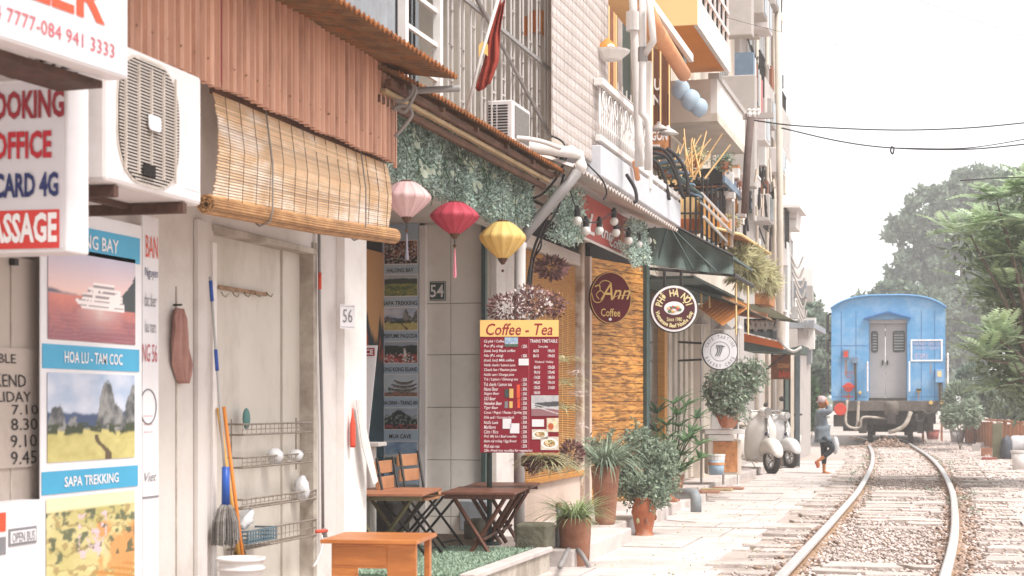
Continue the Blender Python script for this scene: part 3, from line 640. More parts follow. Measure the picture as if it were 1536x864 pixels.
part(MB().box(-VT+.0,-VT+.018,ue,ue+.02,zbot-.03,3.4),'end_trim',MATS['tin_red'],t)
# canopy over it
def rusty_roof(name,label,u0,u1,v0,z0,v1,z1,pitch=.076,amp=.012,m='tin_rusty',edge='tin_edge_rust',group=None):
    t=thing(name,label,'roof',(-(v0+v1)/2,(u0+u1)/2,min(z0,z1)),group)
    n=int((u1-u0)/pitch*6); ns=max(1,int((u1-u0)/.8)); 
    for j in range(ns):
        a=u0+(u1-u0)*j/ns; b=u0+(u1-u0)*(j+1)/ns+.02
        part(MB().grid(lambda p,q:(-(v0+(v1-v0)*q),a+(b-a)*p,z0+(z1-z0)*q+amp*math.sin((a+(b-a)*p)*2*math.pi/pitch)+.003*(j%2)),max(8,n//ns),3),'roof_sheet',MATS[m],t,solid=.003,recalc=False)
    if edge: part(MB().grid(lambda p,q:(-(v1)+.003+.004*q,u0+(u1-u0)*p,z1+amp*math.sin((u0+(u1-u0)*p)*2*math.pi/pitch)-.007+.016*q),n,1),'rusty_edge',MATS[edge],t,solid=.006,recalc=False)
    return t
t=rusty_roof('corrugated_canopy','rusty edged corrugated canopy over the red brown cladding',4.5,ue+.05,3.75,3.5,3.02,3.4)
part(MB().tube([(-3.75,ue+.05,3.33),(-3.0,ue+.05,3.33)],.022,8),'support_bar',MATS['pipe_grey'],t,smooth=True)
# bamboo blind, lower end rolled up
VB=3.5; t=thing('bamboo_blind','half rolled split bamboo blind hanging below the corrugated cladding','blind',(-VB,9,2.35))
FBl=FV(VB); b0,zl=FBl.hit(320,300); b1,zr=FBl.hit(577,345); ztL=FBl.hit(320,138)[1]; NS=36
for k in range(NS):
    q=(k+.5)/NS; z0=ztL+(zl-ztL)*q; z1=ztL+.0+(zr+.02-ztL)*q; off=-VB+.03*math.sin(q*3.1)+rnd.uniform(-.002,.002); e0=b0-.02*q+rnd.uniform(-.008,.008); e1=b1+.03*q*q+rnd.uniform(-.008,.008); h=.0046
    P=[(off,e0,z0-h),(off+.005,e0,z0-h),(off+.005,e0,z0+h),(off,e0,z0+h)]; P2=[(off+.01,e1,z1-h),(off+.015,e1,z1-h),(off+.015,e1,z1+h),(off+.01,e1,z1+h)]
    sag=[( (P[i][0]+P2[i][0])/2+.012*math.sin(k*.35),(P[i][1]+P2[i][1])/2,(P[i][2]+P2[i][2])/2-.006) for i in range(4)]
    part(MB().add(P+sag+P2,[(0,1,2,3),(11,10,9,8)]+[(i,4+i,4+(i+1)%4,(i+1)%4) for i in range(4)]+[(4+i,8+i,8+(i+1)%4,4+(i+1)%4) for i in range(4)]),'bamboo_slat',MATS['bamboo_slat'],t)
mb=MB(); A=Vector((-VB+.0,b0-.09,zl-.03)); B=Vector((-VB+.04,b1+.06,zr-.035)); rr_=.043
for lay in range(3):
    r_=rr_-lay*.013; n=int(22*r_/rr_)
    for k in range(n):
        an=2*math.pi*k/n+lay; o=Vector((math.cos(an)*r_,0,math.sin(an)*r_*1.0)); mb.tube([A+o+Vector((0,rnd.uniform(-.006,.006),0)),(A+B)/2+o+Vector((0,0,-.012)),B+o],.0066,5)
part(mb,'rolled_end',mat('bamboo_roll','#b98f63','#916741',sc=8,rough=.6,bump=.2,stretch=(2,1,2),dirt='#5d4026',dsc=3,damt=.8,island=.25),t,kind='stuff')
for k in range(15):
    q=(k+.5)/15; y=b0+(b1-b0)*q; z0=ztL; z1=zl+(zr-zl)*q
    part(MB().tube([(-VB+.022,y,z0),(-VB+.052,y,(z0+z1)/2),(-VB+.04,y,z1)],.0022,4),'cord',MATS['bamboo_cord'],t)
for y,zt_ in ((b0+(b1-b0)*.22,2.86),(b0+(b1-b0)*.78,2.9)):
    zc=zl+(zr-zl)*(y-b0)/(b1-b0)-.03
    part(MB().tube([(-VB+.04,y-.01,zt_+.02),(-VB+.075,y,(zt_+zc)/2),(-VB+.075,y,zc+.02),(-VB+.06,y,zc-.045),(-VB,y,zc-.065),(-VB-.05,y,zc-.02)],.005,5),'tie_rope',MATS['green_post'] if 0 else MATS['cable_grey'],t,smooth=True)
part(MB().box(-VB-.02,-VB+.012,b0,b1,2.87,2.9),'head_rail',MATS['wood_dark_beam'],t)
# ---------------------------------------------------------------- small things on the door wall
def at(fr,px,py,c=0): return fr.P(px,py,c)
t=thing('towel','pinkish brown cloth hanging on the cream wall','towel',at(F1,262,520))
F=F1; 
def cloth(p,q):
    w=[.25,.5,.75,.95,.8,.35][min(5,int(q*5.99))]; w=np.interp(q,[0,.12,.45,.75,1],[.06,.16,.22,.2,.07]); a=F1.hit(260+8*q,463+112*q); return F1.pt(a[0]+(p-.5)*w,a[1],.03+.02*math.sin(p*16+q*5))
part(MB().grid(cloth,20,16),'cloth',mat('cloth_pink','#a87f74','#946c62',sc=8,bump=.2),t,solid=.004,smooth=True)
part(MB(F1).tube([(F1.hit(260,463)[0],F1.hit(260,463)[1]+.02,0),(F1.hit(260,463)[0],F1.hit(260,463)[1]+.02,.05)],.006),'hook',MATS['black_metal'],t)
# row of hooks
t=thing('hook_rail','old metal coat hook rail screwed to the painted door','hook rail',at(F1,362,436))
FD=FV(V1+.085); pb(FD,327,433,399,439,.0,.008,'rail',MATS['rail_rust'],t)
for k in range(5):
    x=330+k*17; a,b=FD.hit(x,438); part(MB(FD).tube([(a,b,.008),(a,b-.02,.02),(a,b-.03,.04),(a,b-.012,.05)],.005,5),'hook',MATS['trim_dirty'],t,smooth=True)
# wire shelves
def wire_shelf(label,x0,x1,ys,n,dep=.1):
    t=thing('wire_rack',label,'wire rack',at(FD,(x0+x1)/2,ys[-1][1]),'wire racks on the door')
    m=mat('wire_metal','#978b80','#75695f',sc=20,rough=.5,bump=.1,metal=.3)
    for (y0,y1) in ys:
        a0,a1,b0,b1=FD.rect(x0,y0,x1,y1); sh=part(MB(FD).tube([(a0,b0,0),(a0,b0,dep),(a1,b0,dep),(a1,b0,0)],.006,5),'shelf_frame',m,t)
        part(MB(FD).tube([(a0,b1,0),(a0,b1,dep),(a1,b1,dep),(a1,b1,0)],.006,5),'shelf_rim',m,t)
        for k in range(n+1):
            a=a0+(a1-a0)*k/n; part(MB(FD).tube([(a,b1,dep),(a,b0,dep),(a,b0,0)],.0027,4),'wire',m,sh)
        part(MB(FD).tube([(a0,(b0+b1)/2,dep),(a1,(b0+b1)/2,dep)],.0027,4),'wire',m,sh)
    a0,a1,b0,b1=FD.rect(x0,ys[0][0],x1,ys[-1][1])
    for a in (a0+.06,a1-.03): part(MB(FD).tube([(a,b1+.03,.004),(a,b0-.05,.004)],.005,5),'upright',m,t)
    return t
wire_shelf('upper two tier wire rack on the cream door holding white plastic bags',340,446,((635,650),(683,697)),16)
wire_shelf('lower wire rack on the cream door with a blue grey basket on its left',340,453,((742,755),(788,813)),18)
bagm=mat('plastic_bag','#dedcdc','#c9c8ca',sc=8,rough=.35,bump=.5,bsc=20,trans=.2)
def bag(label,px,py,w,h,Z=None,c=.07,tilt=0):
    p=at(FD,px,py,c); mb=MB().ball((0,0,0),1,12,9); V=[]
    for v in mb.v:
        v=Vector(v); k=1+.25*mnoise.noise(v*2.2+Vector((px,0,0))); v=Vector((v.x*k*.05,v.y*k*w/2,v.z*k*h/2)); v.rotate(Matrix.Rotation(tilt,3,'X')); V.append(tuple(v+p))
    mb.v=V; return single(mb,'plastic_bag',bagm,label,'plastic bag','plastic bags on the wire racks',smooth=True,o=p)
s_=F1.sc(400)
bag('rounded white plastic bag at the left on the second wire shelf',397,684,.12,.1); bag('thin white plastic bag lying right on the second wire shelf',428,683,.1,.07,tilt=.5); bag('long white plastic bag hanging over the third wire shelf',438,733,.1,.17)
bag('rolled white plastic bag leaning out of the blue grey basket',352,777,.07,.16,tilt=-.7)
p=at(FD,358,628,.05); single(MB().ball(p,.05,8,6,(.3,1,1.3)),'rag','green_post' if 0 else mat('rag_teal','#5d8480','#47706c',bump=.4),'small teal rag hanging on the left end of the top wire shelf','rag',smooth=True)
t=thing('basket','blue grey plastic basket standing on the lowest wire shelf','basket',at(FD,358,812,.1))
a0,a1,b0,b1=FD.rect(337,793,380,812); bm_=mat('basket_blue','#5f7078','#4c5d66',bump=.1)
part(MB(FD).box(a0,a1,b0,b0+.01,.01,.15),'base',bm_,t)
for k in range(3): part(MB(FD).box(a0,a1,b0+.02+k*.024,b0+.032+k*.024,.145,.15).box(a0,a0+.004,b0+.02+k*.024,b0+.032+k*.024,.01,.15).box(a1-.004,a1,b0+.02+k*.024,b0+.032+k*.024,.01,.15),'band',bm_,t)
for k in range(12): part(MB(FD).box(a0+(a1-a0)*k/11-.004,a0+(a1-a0)*k/11+.004,b0,b1,.146,.152),'rib',bm_,t)
# mops, brooms
def stick(name,label,cat,P,r,m,extra=None,group=None):
    t=thing(name,label,cat,P[0],group); part(MB().tube(P,r,8),'handle',m,t,smooth=True); return t
blue=mat('plastic_blue','#2a55a8','#244b96',rough=.4,bump=.02); whitep=mat('handle_pale','#b9b6b4',rough=.5,bump=.02); yel=mat('cane_yellow','#cf9d4e','#b3823a',sc=10,rough=.5,bump=.1); orng=mat('cane_orange','#d9722e','#c5832f',sc=3,rough=.5,bump=.05,stretch=(1,1,3))
pA=at(F1,314,760,.12); pT=at(F1,308,415,.03)
t=thing('mop','grey string mop stored upside down low on a blue and white pole','mop',pA,'cleaning tools by the door')
part(MB().tube([pT,at(F1,313,715,.1)],.008,8),'pole',whitep,t,smooth=True)
for (y0,y1) in ((421,452),(524,556)):
    q0=(y0-415)/300; q1=(y1-415)/300; a=pT.lerp(at(F1,313,715,.1),q0); b=pT.lerp(at(F1,313,715,.1),q1); part(MB().tube([a,b],.0115,8),'blue_sleeve',blue,t,smooth=True)
part(MB().tube([at(F1,314,700,.1),at(F1,314,758,.1)],.022,10,r1=.024),'socket',blue,t,smooth=True)
mb=MB(); c0=at(F1,314,757,.1)
for k in range(150):
    an=rnd.uniform(0,6.28); r0=rnd.uniform(.0,.03); r1=rnd.uniform(.03,.085); a=c0+Vector((math.cos(an)*r0,math.sin(an)*r0,0)); b=c0+Vector((math.cos(an)*r1*.8,math.sin(an)*r1,-.09)); c_=c0+Vector((math.cos(an)*r1*.9,math.sin(an)*r1*1.05,-.2+rnd.uniform(-.03,.02))); mb.tube([a,(a+b)/2+Vector((0,0,.025)),b,c_],.0045,4)
part(mb,'mop_strands',mat('mop_grey','#8d8782','#6d6762',sc=30,bump=.4,bsc=120,island=.25),t,kind='stuff')
t=stick('broom_stick','orange and yellow broom handle leaning against the door frame','broom',[at(F1,333,900,.16),at(F1,326,610,.04)],.011,orng,group='cleaning tools by the door')
t=stick('bamboo_broom','yellow bamboo broom with its brown twigs down beside the mop','broom',[at(F1,330,870,.14),at(F1,320,612,.03)],.012,yel,group='cleaning tools by the door')
mb=MB(); c0=at(F1,336,815,.1)
for k in range(80):
    e=at(F1,rnd.uniform(300,362),rnd.uniform(880,930),rnd.uniform(.05,.2)); mb.tube([c0+Vector((rnd.uniform(-.015,.015),rnd.uniform(-.02,.02),0)),e],.004,4)
part(mb,'twigs',mat('twig_brown','#8a6a44','#5d452c',sc=10,island=.4),t,kind='stuff')
# bucket
p=at(F1,272,836,.35); pz=p.z; t=thing('bucket','white plastic bucket with a ribbed rim in front of the cream wall','bucket',(p.x,p.y,0))
part(MB().lathe((p.x,p.y,0),[(.1,pz-.3),(.115,pz-.06),(.118,pz-.055)],28),'body',mat('bucket_white','#d3cdca','#c8c1be',rough=.4,bump=.02),t,smooth=True)
part(MB().lathe((p.x,p.y,0),[(.118,pz-.06),(.13,pz-.06),(.13,pz-.045),(.12,pz-.04),(.122,pz-.01),(.132,pz-.008),(.132,pz+.008),(.118,pz+.008),(.112,pz-.02),(.11,pz-.05)],28),'rim',MATS['bucket_white'],t,smooth=True)
single(MB().lathe((p.x,p.y,0),[(.14,0),(.14,pz-.305),(.1,pz-.302)],16),'stool','plywood','low round stool under the white bucket','stool')
# water pipe, valve, hose
t=thing('water_pipe','thin grey water pipe with a red clip and an orange tap beside the pillar','pipe',at(F1,476,790,.03))
part(MB().tube([at(F1,472,330,.03),at(F1,473,470,.03),at(F1,477,640,.03),at(F1,477,800,.035)],.011,8),'pipe',MATS['pipe_grey'],t,smooth=True)
part(MB().tube([at(F1,470,409,.045),at(F1,470,434,.045)],.013,8),'clip',mat('plastic_red','#cf4a33','#c2422c',rough=.4,bump=0),t,smooth=True)
part(MB().tube([at(F1,462,797,.06),at(F1,477,796,.06)],.012,8),'tap_lever',MATS['plastic_red'],t,smooth=True)
part(MB().tube([at(F1,477,792,.04),at(F1,477,806,.05)],.018,8),'tap_body',MATS['pipe_grey'],t,smooth=True)
part(MB().tube(spline([at(F1,470,803,.06),at(F1,468,820,.07),at(F1,462,838,.07),at(F1,457,850,.06)],5),.007,6),'hose',MATS['pipe_white'],t,smooth=True)
# paper with the number, red cone-shaped thing and strip on the pillar
FPil=FV(V1-.065); t=thing('number_plate','small paper plate with the number 56 on the white pillar','number plate',at(FPil,520,474))
a0,a1,b0,b1=FPil.rect(511,456,532,492); Fp=FP(510,456,FPX/FPil.sc(503),531,457)
a0,a1,b0,b1=Fp.rect(510,457,532,493); part(MB(Fp).box(a0,a1,b0,b1,-.002,.002),'plate',MATS['board_white'],t); text('56',Fp,514,464,528,484,MATS['ink_grey'],t,c=.005)
part(MB(Fp).box(a0+.004,a1-.004,b1-.012,b1-.009,.002,.003).box(a0+.004,a1-.004,b0+.009,b0+.012,.002,.003),'border',MATS['ink_grey'],t)
t=thing('pouch','orange red tapered plastic pouch hanging on the white pillar','pouch',at(FPil,523,670))
part(MB().lathe(at(FPil,523,671,.03),[(.028,0),(.03,.02),(.03,.16),(.018,.2),(.004,.27)],10,sx=.6),'pouch',MATS['plastic_red'],t,smooth=True)
single(MB().prism([at(FPil,527,600,.03),at(FPil,533,600,.03),at(FPil,541,655,.05),at(FPil,550,722,.08),at(FPil,543,727,.08),at(FPil,532,668,.05)],(.006,0,0)),'white_strip','pipe_white','curved white plastic strip hanging off the pillar edge','strip')
# ================================================================ recess with the small cafe
UT=15.1; FT=FU(UT); XR=-5.13
h2=thing('recessed_shopfront','recessed cafe shopfront with pale tiled return wall and upper cage','house',(-4.6,14,0))
xq=FT.hit(728,606)[0]; xl=FT.hit(633,606)[0]
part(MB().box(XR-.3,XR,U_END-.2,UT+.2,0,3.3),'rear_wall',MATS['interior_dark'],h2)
part(MB().box(XR+.001,xq-.03,UT+.02,UT+.3,0,3.3),'return_wall',MATS['grout'],h2)
# large pale tiles, one by one
ys=[335,455,532,611,690,775,840]; zs=[FT.hit(680,y)[1] for y in ys]; xm_=FT.hit(676,600)[0]
for i in range(6):
    for (x0,x1) in ((XR+.005,xl-.02),(xl-.018,xm_-.003),(xm_+.003,xq-.034)):
        if x1-x0<.05: continue
        z1,z0=zs[i]-.003,zs[i+1]+.003
        if z1<.2: continue
        part(MB().box(x0,x1,UT-.0,UT+.022-rnd.uniform(0,.002),max(z0,.15),z1),'wall_tile',MATS['tile_beige'],h2,bev=.002)
part(MB().box(xl-.5,xq,UT-.05,UT+.3,3.0,3.3),'lintel',MATS['wall_cream2'],h2)
part(MB().box(XR,-3.95,U_END-.1,UT+.3,3.02,3.3),'ceiling',MATS['wall_cream'],h2)
part(MB().box(-4.02,-3.9,U_END-.0,UT+.6,2.92,3.02),'front_beam',MATS['wall_cream2'],h2,bev=.006)
# white upright edge next to blue strip, dark post
F2=FV(4.13)
pb(FT,631,320,641,900,.002,.05,'white_trim',MATS['pillar_white'],h2,bev=.004)
t=pb(FT,725,335,731,900,.0,.07,'dark_upright',MATS['green_post'],h2)
ye=F2.hit(784,606)[0]
part(MB().box(-4.6,-4.13,UT+.31,ye,0,3.4),'front_pier',MATS['wall_cream2'],h2,bev=.01)
# mural and office board deep in the recess
put_picture('mural',Frame((XR+.012,0,0),(0,1,0),(1,0,0)),536,375,576,800,h2,c=.004,nx=60,ny=90,seed=31,name='mural_print')
FO=FZ(552,13.2,R(-6)); t=thing('office_board','leaning cream board with a red office heading inside the recess','board',FO.P(550,690))
a0,a1,b0,b1=FO.rect(528,518,566,690); part(MB(FO).prism([(a0,b0,0),(a1-.07,b0,0),(a1,b1,0),(a0,b1,0)],(0,0,0)) if 0 else MB(FO).add([(a0,b0,-.02),(a1-.09,b0,-.02),(a1,b1,-.02),(a0,b1,-.02),(a0,b0,0),(a1-.09,b0,0),(a1,b1,0),(a0,b1,0)],[(0,3,2,1),(4,5,6,7),(0,1,5,4),(1,2,6,5),(2,3,7,6),(3,0,4,7)]),'board',MATS['sign_side'],t)
q=part(MB(FO).box(a0,FO.hit(562,520)[0],FO.hit(550,534)[1],FO.hit(550,522)[1],.001,.003),'heading',MATS['ink_red_deep'],t); text('OFFICE',FO,528,524,560,532,MATS['ink_white'],t,c=.005,bold=.02)
t=thing('shelf_ledge','pale counter ledge below the leaning office board','counter',FO.P(550,735)); part(MB(FO).box(a0-.2,a1+.02,FO.hit(550,664)[1]-.03,FO.hit(550,664)[1],-.3,.05),'top',MATS['wall_cream2'],t,bev=.004); part(MB(FO).box(a0-.2,a1-.06,.2,FO.hit(550,664)[1]-.031,-.28,.0),'front',MATS['wall_cream'],t)
# blue strip of small tour pictures
t=thing('tour_banner','tall blue grey banner with six small tour pictures and captions','banner',FT.P(602,720,.06))
a0,a1,b0,b1=FT.rect(573,330,630,726); part(MB(FT).box(a0,a1,b0,b1,.05,.07),'banner',mat('banner_blue','#b3c4d2','#a6b8c8',sc=1.5,rough=.5,bump=.02),t)
for k,(kd,y0,y1,cap,cy) in enumerate((('night',361,398,'HALONG BAY',406),('field',412,446,'SAPA TREKKING',455),('karst',461,497,'PERFUME PAGODA',504),('crowd',512,546,'KING KONG ISLAND',554),('pagoda',561,596,'BAI DINH - TRANG AN',604),('cave',611,645,'MUA CAVE',654),('sea',661,698,'MAI CHAU',708))):
    A0,A1,B0,B1=FT.rect(579,y0,631,y1); 
    fr_=part(MB(FT).box(A0,A1,B0,B1,.071,.073),'picture_mount',MATS['board_white'],t); put_picture(kd,FT,580.5,y0+1.5,629.5,y1-1.5,t,c=.0745,nx=40,ny=28,seed=40+k)
    w=min(52,len(cap)*3.6+4); text(cap,FT,604-w/2,cy-3,604+w/2,cy+3.5,MATS['ink_black'],t,c=.0735,bold=.02)
# number 54 plate
t=thing('enamel_number_plate','dark green enamel plate reading 54 on the tiled wall','number plate',FT.P(657,436,.01))
A0,A1,B0,B1=FT.rect(645,422,669,451); part(MB(FT).box(A0,A1,B0,B1,.003,.01),'plate',MATS['green_post'],t,bev=.002); text('54',FT,646,427,666,446,MATS['ink_white'],t,c=.012,bold=.01)
part(MB(FT).box(A0+.006,A1-.006,B1-.01,B1-.007,.01,.011).box(A0+.006,A1-.006,B0+.007,B0+.01,.01,.011).box(A1-.01,A1-.007,B0+.007,B1-.007,.01,.0115),'border',MATS['ink_white'],t,kind='stuff')
# platform with green turf
VE=3.12; ZP=.2
x_,uF=-VE,W(825,822,FPX*(EYE-ZP)/(822-HZ)).y
plat=struct(MB().box(XR,-VE,11.0,uF,-.02,ZP-.03),'platform','trim_dirty',bev=.01)
part(MB().box(-VE-.09,-VE+.02,11.0,uF+.02,ZP-.032,ZP+.01),'stone_edge',MATS['paving_stone'],plat,bev=.008)
rs=np.random.RandomState(5); n=30000; C=np.stack([rs.uniform(XR+.02,-VE-.1,n),rs.uniform(11,uF,n),np.full(n,ZP-.012)],1)
D=rdir(rs,n,1.2); V,F=leaf_arr(C,D,rs.uniform(.02,.035,n),rs.uniform(.006,.01,n),rs)
o=raw_mesh('turf',V,F,'turf',kind='stuff'); tag(o,'short green artificial turf covering the cafe platform','artificial turf')
part(MB().box(XR+.01,-VE-.1,11.0,uF-.01,ZP-.029,ZP-.008),'turf_mat',mat('turf_mat','#5d7862','#4c6651',sc=60,bump=.8,bsc=300),plat)
# ---------------------------------------------------------------- furniture
def on(px,py,h): return G(px,py,h)
def slab4(P,th,name,m,par,bev=.006): return part(MB().prism([tuple(p) for p in P],(0,0,-th)),name,m,par,bev=bev)
def ray_rect(P4): return P4
# desk (orange wood) in front of the platform
zt=.6; P=[on(501,803,zt),on(625,811,zt),on(661,797,zt),on(537,791,zt)]
t=thing('desk','orange varnished wooden desk standing in the foreground','desk',((P[0].x+P[2].x)/2,(P[0].y+P[2].y)/2,0))
# make it a true rectangle from three corners
o_=P[1]; ex=(P[0]-P[1]); ey=(P[2]-P[1])*.85; ex=ex-ey*(ex.dot(ey)/ey.length_squared); P=[o_+ex,o_,o_+ey,o_+ex+ey]
n_=5
for k in range(n_):
    a=P[1].lerp(P[2],k/n_); b=P[1].lerp(P[2],(k+1)/n_-.006); a2=P[0].lerp(P[3],k/n_); b2=P[0].lerp(P[3],(k+1)/n_-.006); slab4([a,b,b2,a2],.022+.001*(k%2),'top_plank',MATS['desk_wood'],t,.002)
def inset(P,u,v): return P[0]+(P[1]-P[0])*u+(P[3]-P[0])*v
def dbox(u0,u1,v0,v1,z0,z1,name,m=MATS['desk_wood'],par=None):
    q=[inset(P,u0,v0),inset(P,u1,v0),inset(P,u1,v1),inset(P,u0,v1)]; return part(MB().prism([(p.x,p.y,z0) for p in q],(0,0,z1-z0)),name,m,par or t,bev=.003)
dbox(.1,.36,.06,.12,.0,.44,'front_panel'); dbox(.68,.98,.06,.12,.0,.575,'front_panel'); dbox(.1,.68,.06,.11,.44,.575,'apron'); dbox(.9,.96,.8,.9,.0,.575,'back_leg'); dbox(.1,.16,.8,.9,.0,.575,'back_leg'); dbox(.12,.67,.055,.062,.455,.56,'drawer_front')
dbox(.36,.38,.055,.062,.0,.44,'batten')
# folding tables
def folding_table(label,P4,zt,z0,m,planks=0,legs=True,lm=None):
    P=[on(x,y,zt) for x,y in P4]; o_=P[1]; ex=(P[0]-P[1]); ey=(P[2]-P[1])*.8; ex=ex-ey*(ex.dot(ey)/ey.length_squared); P=[o_+ex,o_,o_+ey,o_+ex+ey]; c=(P[0]+P[2])/2
    t=thing('folding_table',label,'table',(c.x,c.y,z0),'folding cafe tables on the turf'); lm=lm or m
    n=planks
    for k in range(n):
        a=P[1].lerp(P[2],k/n); b=P[1].lerp(P[2],(k+1)/n-.012); a2=P[0].lerp(P[3],k/n); b2=P[0].lerp(P[3],(k+1)/n-.012); slab4([a,b,b2,a2],.02,'top_plank',m,t,.003)
    ins=lambda u,v,z:(lambda p:(p.x,p.y,z))(P[0]+(P[1]-P[0])*u+(P[3]-P[0])*v)
    for v in (.08,.92):
        part(MB().prism([ins(.03,v-.02,zt-.055),ins(.97,v-.02,zt-.055),ins(.97,v+.02,zt-.055),ins(.03,v+.02,zt-.055)],(0,0,.034)),'apron',lm,t)
        part(MB().tube([ins(.16,v,zt-.05),ins(.62,v+.03*(1 if v<.5 else -1),z0)],.017,4),'leg',lm,t); part(MB().tube([ins(.84,v+.05*(1 if v<.5 else -1),zt-.05),ins(.38,v+.04*(1 if v<.5 else -1),z0)],.017,4),'leg',lm,t)
    for u,z in ((.56,z0+.1),(.44,z0+.1)): part(MB().tube([ins(u,.1,z),ins(u,.9,z)],.014,4),'stretcher',lm,t)
    return t
brass=mat('brass_metal','#7f7558','#5f573f',sc=6,rough=.4,metal=.5,bump=.05)
folding_table('reddish brown folding table between the desk and the tour banner',[(537,730),(634,741),(670,729),(556,721)],.70,ZP,MATS['table_wood'],5,lm=brass)
folding_table('dark brown slatted folding table nearest the menu board on the turf',[(688,730),(772,739),(798,728),(713,722)],.67,ZP,MATS['table_dark'],5)
folding_table('dark brown folding table tucked behind the other dark table',[(712,724),(796,730),(814,722),(735,718)],.67,ZP,MATS['table_dark'],5)
# folding chairs
def folding_chair(label,p,yaw,h=.8):
    t=thing('folding_chair',label,'chair',(p[0],p[1],ZP),'folding cafe chairs'); t.rotation_euler=(0,0,0); M=Matrix.Rotation(yaw,3,'Z')
    T=lambda x,y,z:(p[0]+(M@Vector((x,y,0))).x,p[1]+(M@Vector((x,y,0))).y,ZP+z); w=.19; H=h
    for s in (-1,1):
        part(MB(T).tube([(-.2,s*w,H),(-.14,s*w,.42),(.2,s*w,0)],.011,6),'back_leg',MATS['black_metal'],t,smooth=True); part(MB(T).tube([(.17,s*(w-.03),.42),(-.2,s*(w-.03),0)],.011,6),'front_leg',MATS['black_metal'],t,smooth=True)
    part(MB(T).tube([(.16,-w,.05),(.16,w,.05)],.008,5).tube([(-.16,-w,.05),(-.16,w,.05)],.008,5),'stretcher',MATS['black_metal'],t)
    for k in range(3): part(MB(T).box(-.15+k*.115,-.045+k*.115,-w,w,.42,.438),'seat_slat',MATS['seat_wood'],t,bev=.004)
    for z in (H-.12,H-.24): part(MB(T).box(-.205-(z-H+.24)*.15,-.185-(z-H+.24)*.15,-w-.01,w+.01,z,z+.095),'back_slat',MATS['seat_wood'],t,bev=.004)
    return t
c1=on(648,818,ZP); folding_chair('wooden slat folding chair nearer the pillar behind the brown table',(W(577,606,13.1).x+.2,W(577,606,13.1).y),R(0),.74)
folding_chair('wooden slat folding chair closest to the tiled wall',(W(612,606,13.8).x+.2,W(612,606,13.8).y),R(-5),.77)
folding_chair('folding chair half hidden behind the white pillar',(c1.x-1.05,c1.y-.6),R(80),.45)
# dark crate and stone blocks at the back
p=on(600,805,ZP); single(MB().box(p.x-.55,p.x-.15,p.y+.3,p.y+.75,ZP,ZP+.28),'crate','interior_dark','black low crate against the recess wall behind the chairs','crate',bev=.02)
p=on(672,806,ZP); single(MB().box(p.x-.13,p.x+.13,UT-.2,UT-.01,ZP,ZP+.27),'stone_block','tin_grey','plain grey stone block standing against the tiled wall','block',bev=.01)
moss=mat('mossy_stone','#6a6656','#494536',sc=8,bump=.6,bsc=30)
for lab,x0,x1,y0,y1,px in (('mossy stone trough behind the dark tables left of the menu pole',695,722,780,806,.0),('mossy stone trough at the right end of the turf platform',772,823,786,822,.0)):
    a=on(x0,y1,ZP); b=on(x1,y1,ZP); s=(y1-HZ)/(EYE-ZP); single(MB().box(a.x,b.x,a.y,a.y+.3,ZP-.02,ZP+(y1-y0)/s),'stone_trough',moss,lab,'trough',bev=.02)
# menu board on its post
FM=FZ(780,13.75,R(-1.5)); t=thing('menu_board','maroon and yellow coffee and tea menu with a train timetable','menu board',FM.P(780,800,-.03))
A0,A1,B0,B1=FM.rect(720,480,838,679); part(MB(FM).box(A0,A1,B0,B1,-.03,0),'board',mat('maroon_face','#862231','#7c1e2c',sc=2,rough=.6,bump=.02,spec=.12),t,bev=.003)
pb(FM,720,480,838,505,.001,.003,'heading_band',mat('band_yellow','#e9bf76','#e3b76c',sc=2,rough=.4,bump=.02),t)
pb(FM,793,506,793.6,678,.001,.0025,'rule',MATS['ink_pinkred'],t)
text('Coffee - Tea',FM,729,485,829,503,MATS['ink_red_deep'],t,bold=.012,shear=.25)
L_=['Cà phê / Coffee','Đen (Đá, nóng)','(iced, hot) Black coffee','Nâu (Đá, nóng)','(iced, hot) Milk coffee','Nước chanh / Lemon juice','Chanh leo / Passion juice','Nước cam / Orange juice','Trà / Lipton / Ginseng tea','Trà chanh / Lemon tea','Hanoi Beer','Saigon Beer','333 Beer','Heineken Beer','Tiger Beer','Coca / Pepsi / Fanta / Sprite','Dừa quả / Coconut fresh','Nước Lavie','Marlboro','Cơm / Rice','Phở, Mỳ bò / Beef noodles','Bánh mỳ trứng / Egg Bread','Phở xào rau','25k- Fried rice noodles for vegetarian']
L_=[s.replace('Heineken','Draught').replace('Coca / Pepsi / Fanta / Sprite','Cola / Soda / Lemonade') if 0 else s for s in L_]
mb=MB(FM)
for k,s_ in enumerate(L_):
    y=510+k*7.12; text(s_,FM,726,y-.2,726+len(s_)*1.83+3,y+5.0,None,None,c=.004,bold=.006,shear=.2,mb=mb)
    if k in(1,3) or 8<=k<=22: text(': %dK'%[25,25,25,30,30,20,35][k%7],FM,782,y,791,y+4.8,None,None,c=.004,bold=.01,mb=mb)
text('TRAINS TIMETABLE',FM,795,509,836,514,None,None,c=.004,bold=.01,mb=mb); text('Everyday',FM,808,518,822,522.5,None,None,c=.004,mb=mb); text('Weekend / Holiday',FM,802,541,830,545.5,None,None,c=.004,mb=mb)
for k,(a,b) in enumerate((('6h10','19h10'),('8h15','19h50'))):
    text(a,FM,800,524+k*7.5,808,528.5+k*7.5,None,None,bold=.01,mb=mb); text(b,FM,822,524+k*7.5,832,528.5+k*7.5,None,None,bold=.01,mb=mb)
for k,(a,b) in enumerate((('6h10','15h20'),('9h10','17h45'),('11h30','18h30'),('14h20','19h10'),('15h25','21h50'),('16h30',''))):
    y=548.5+k*7.6; text(a,FM,801,y,810,y+4.6,None,None,bold=.01,mb=mb)
    if b: text(b,FM,822,y,832,y+4.6,None,None,bold=.01,mb=mb)
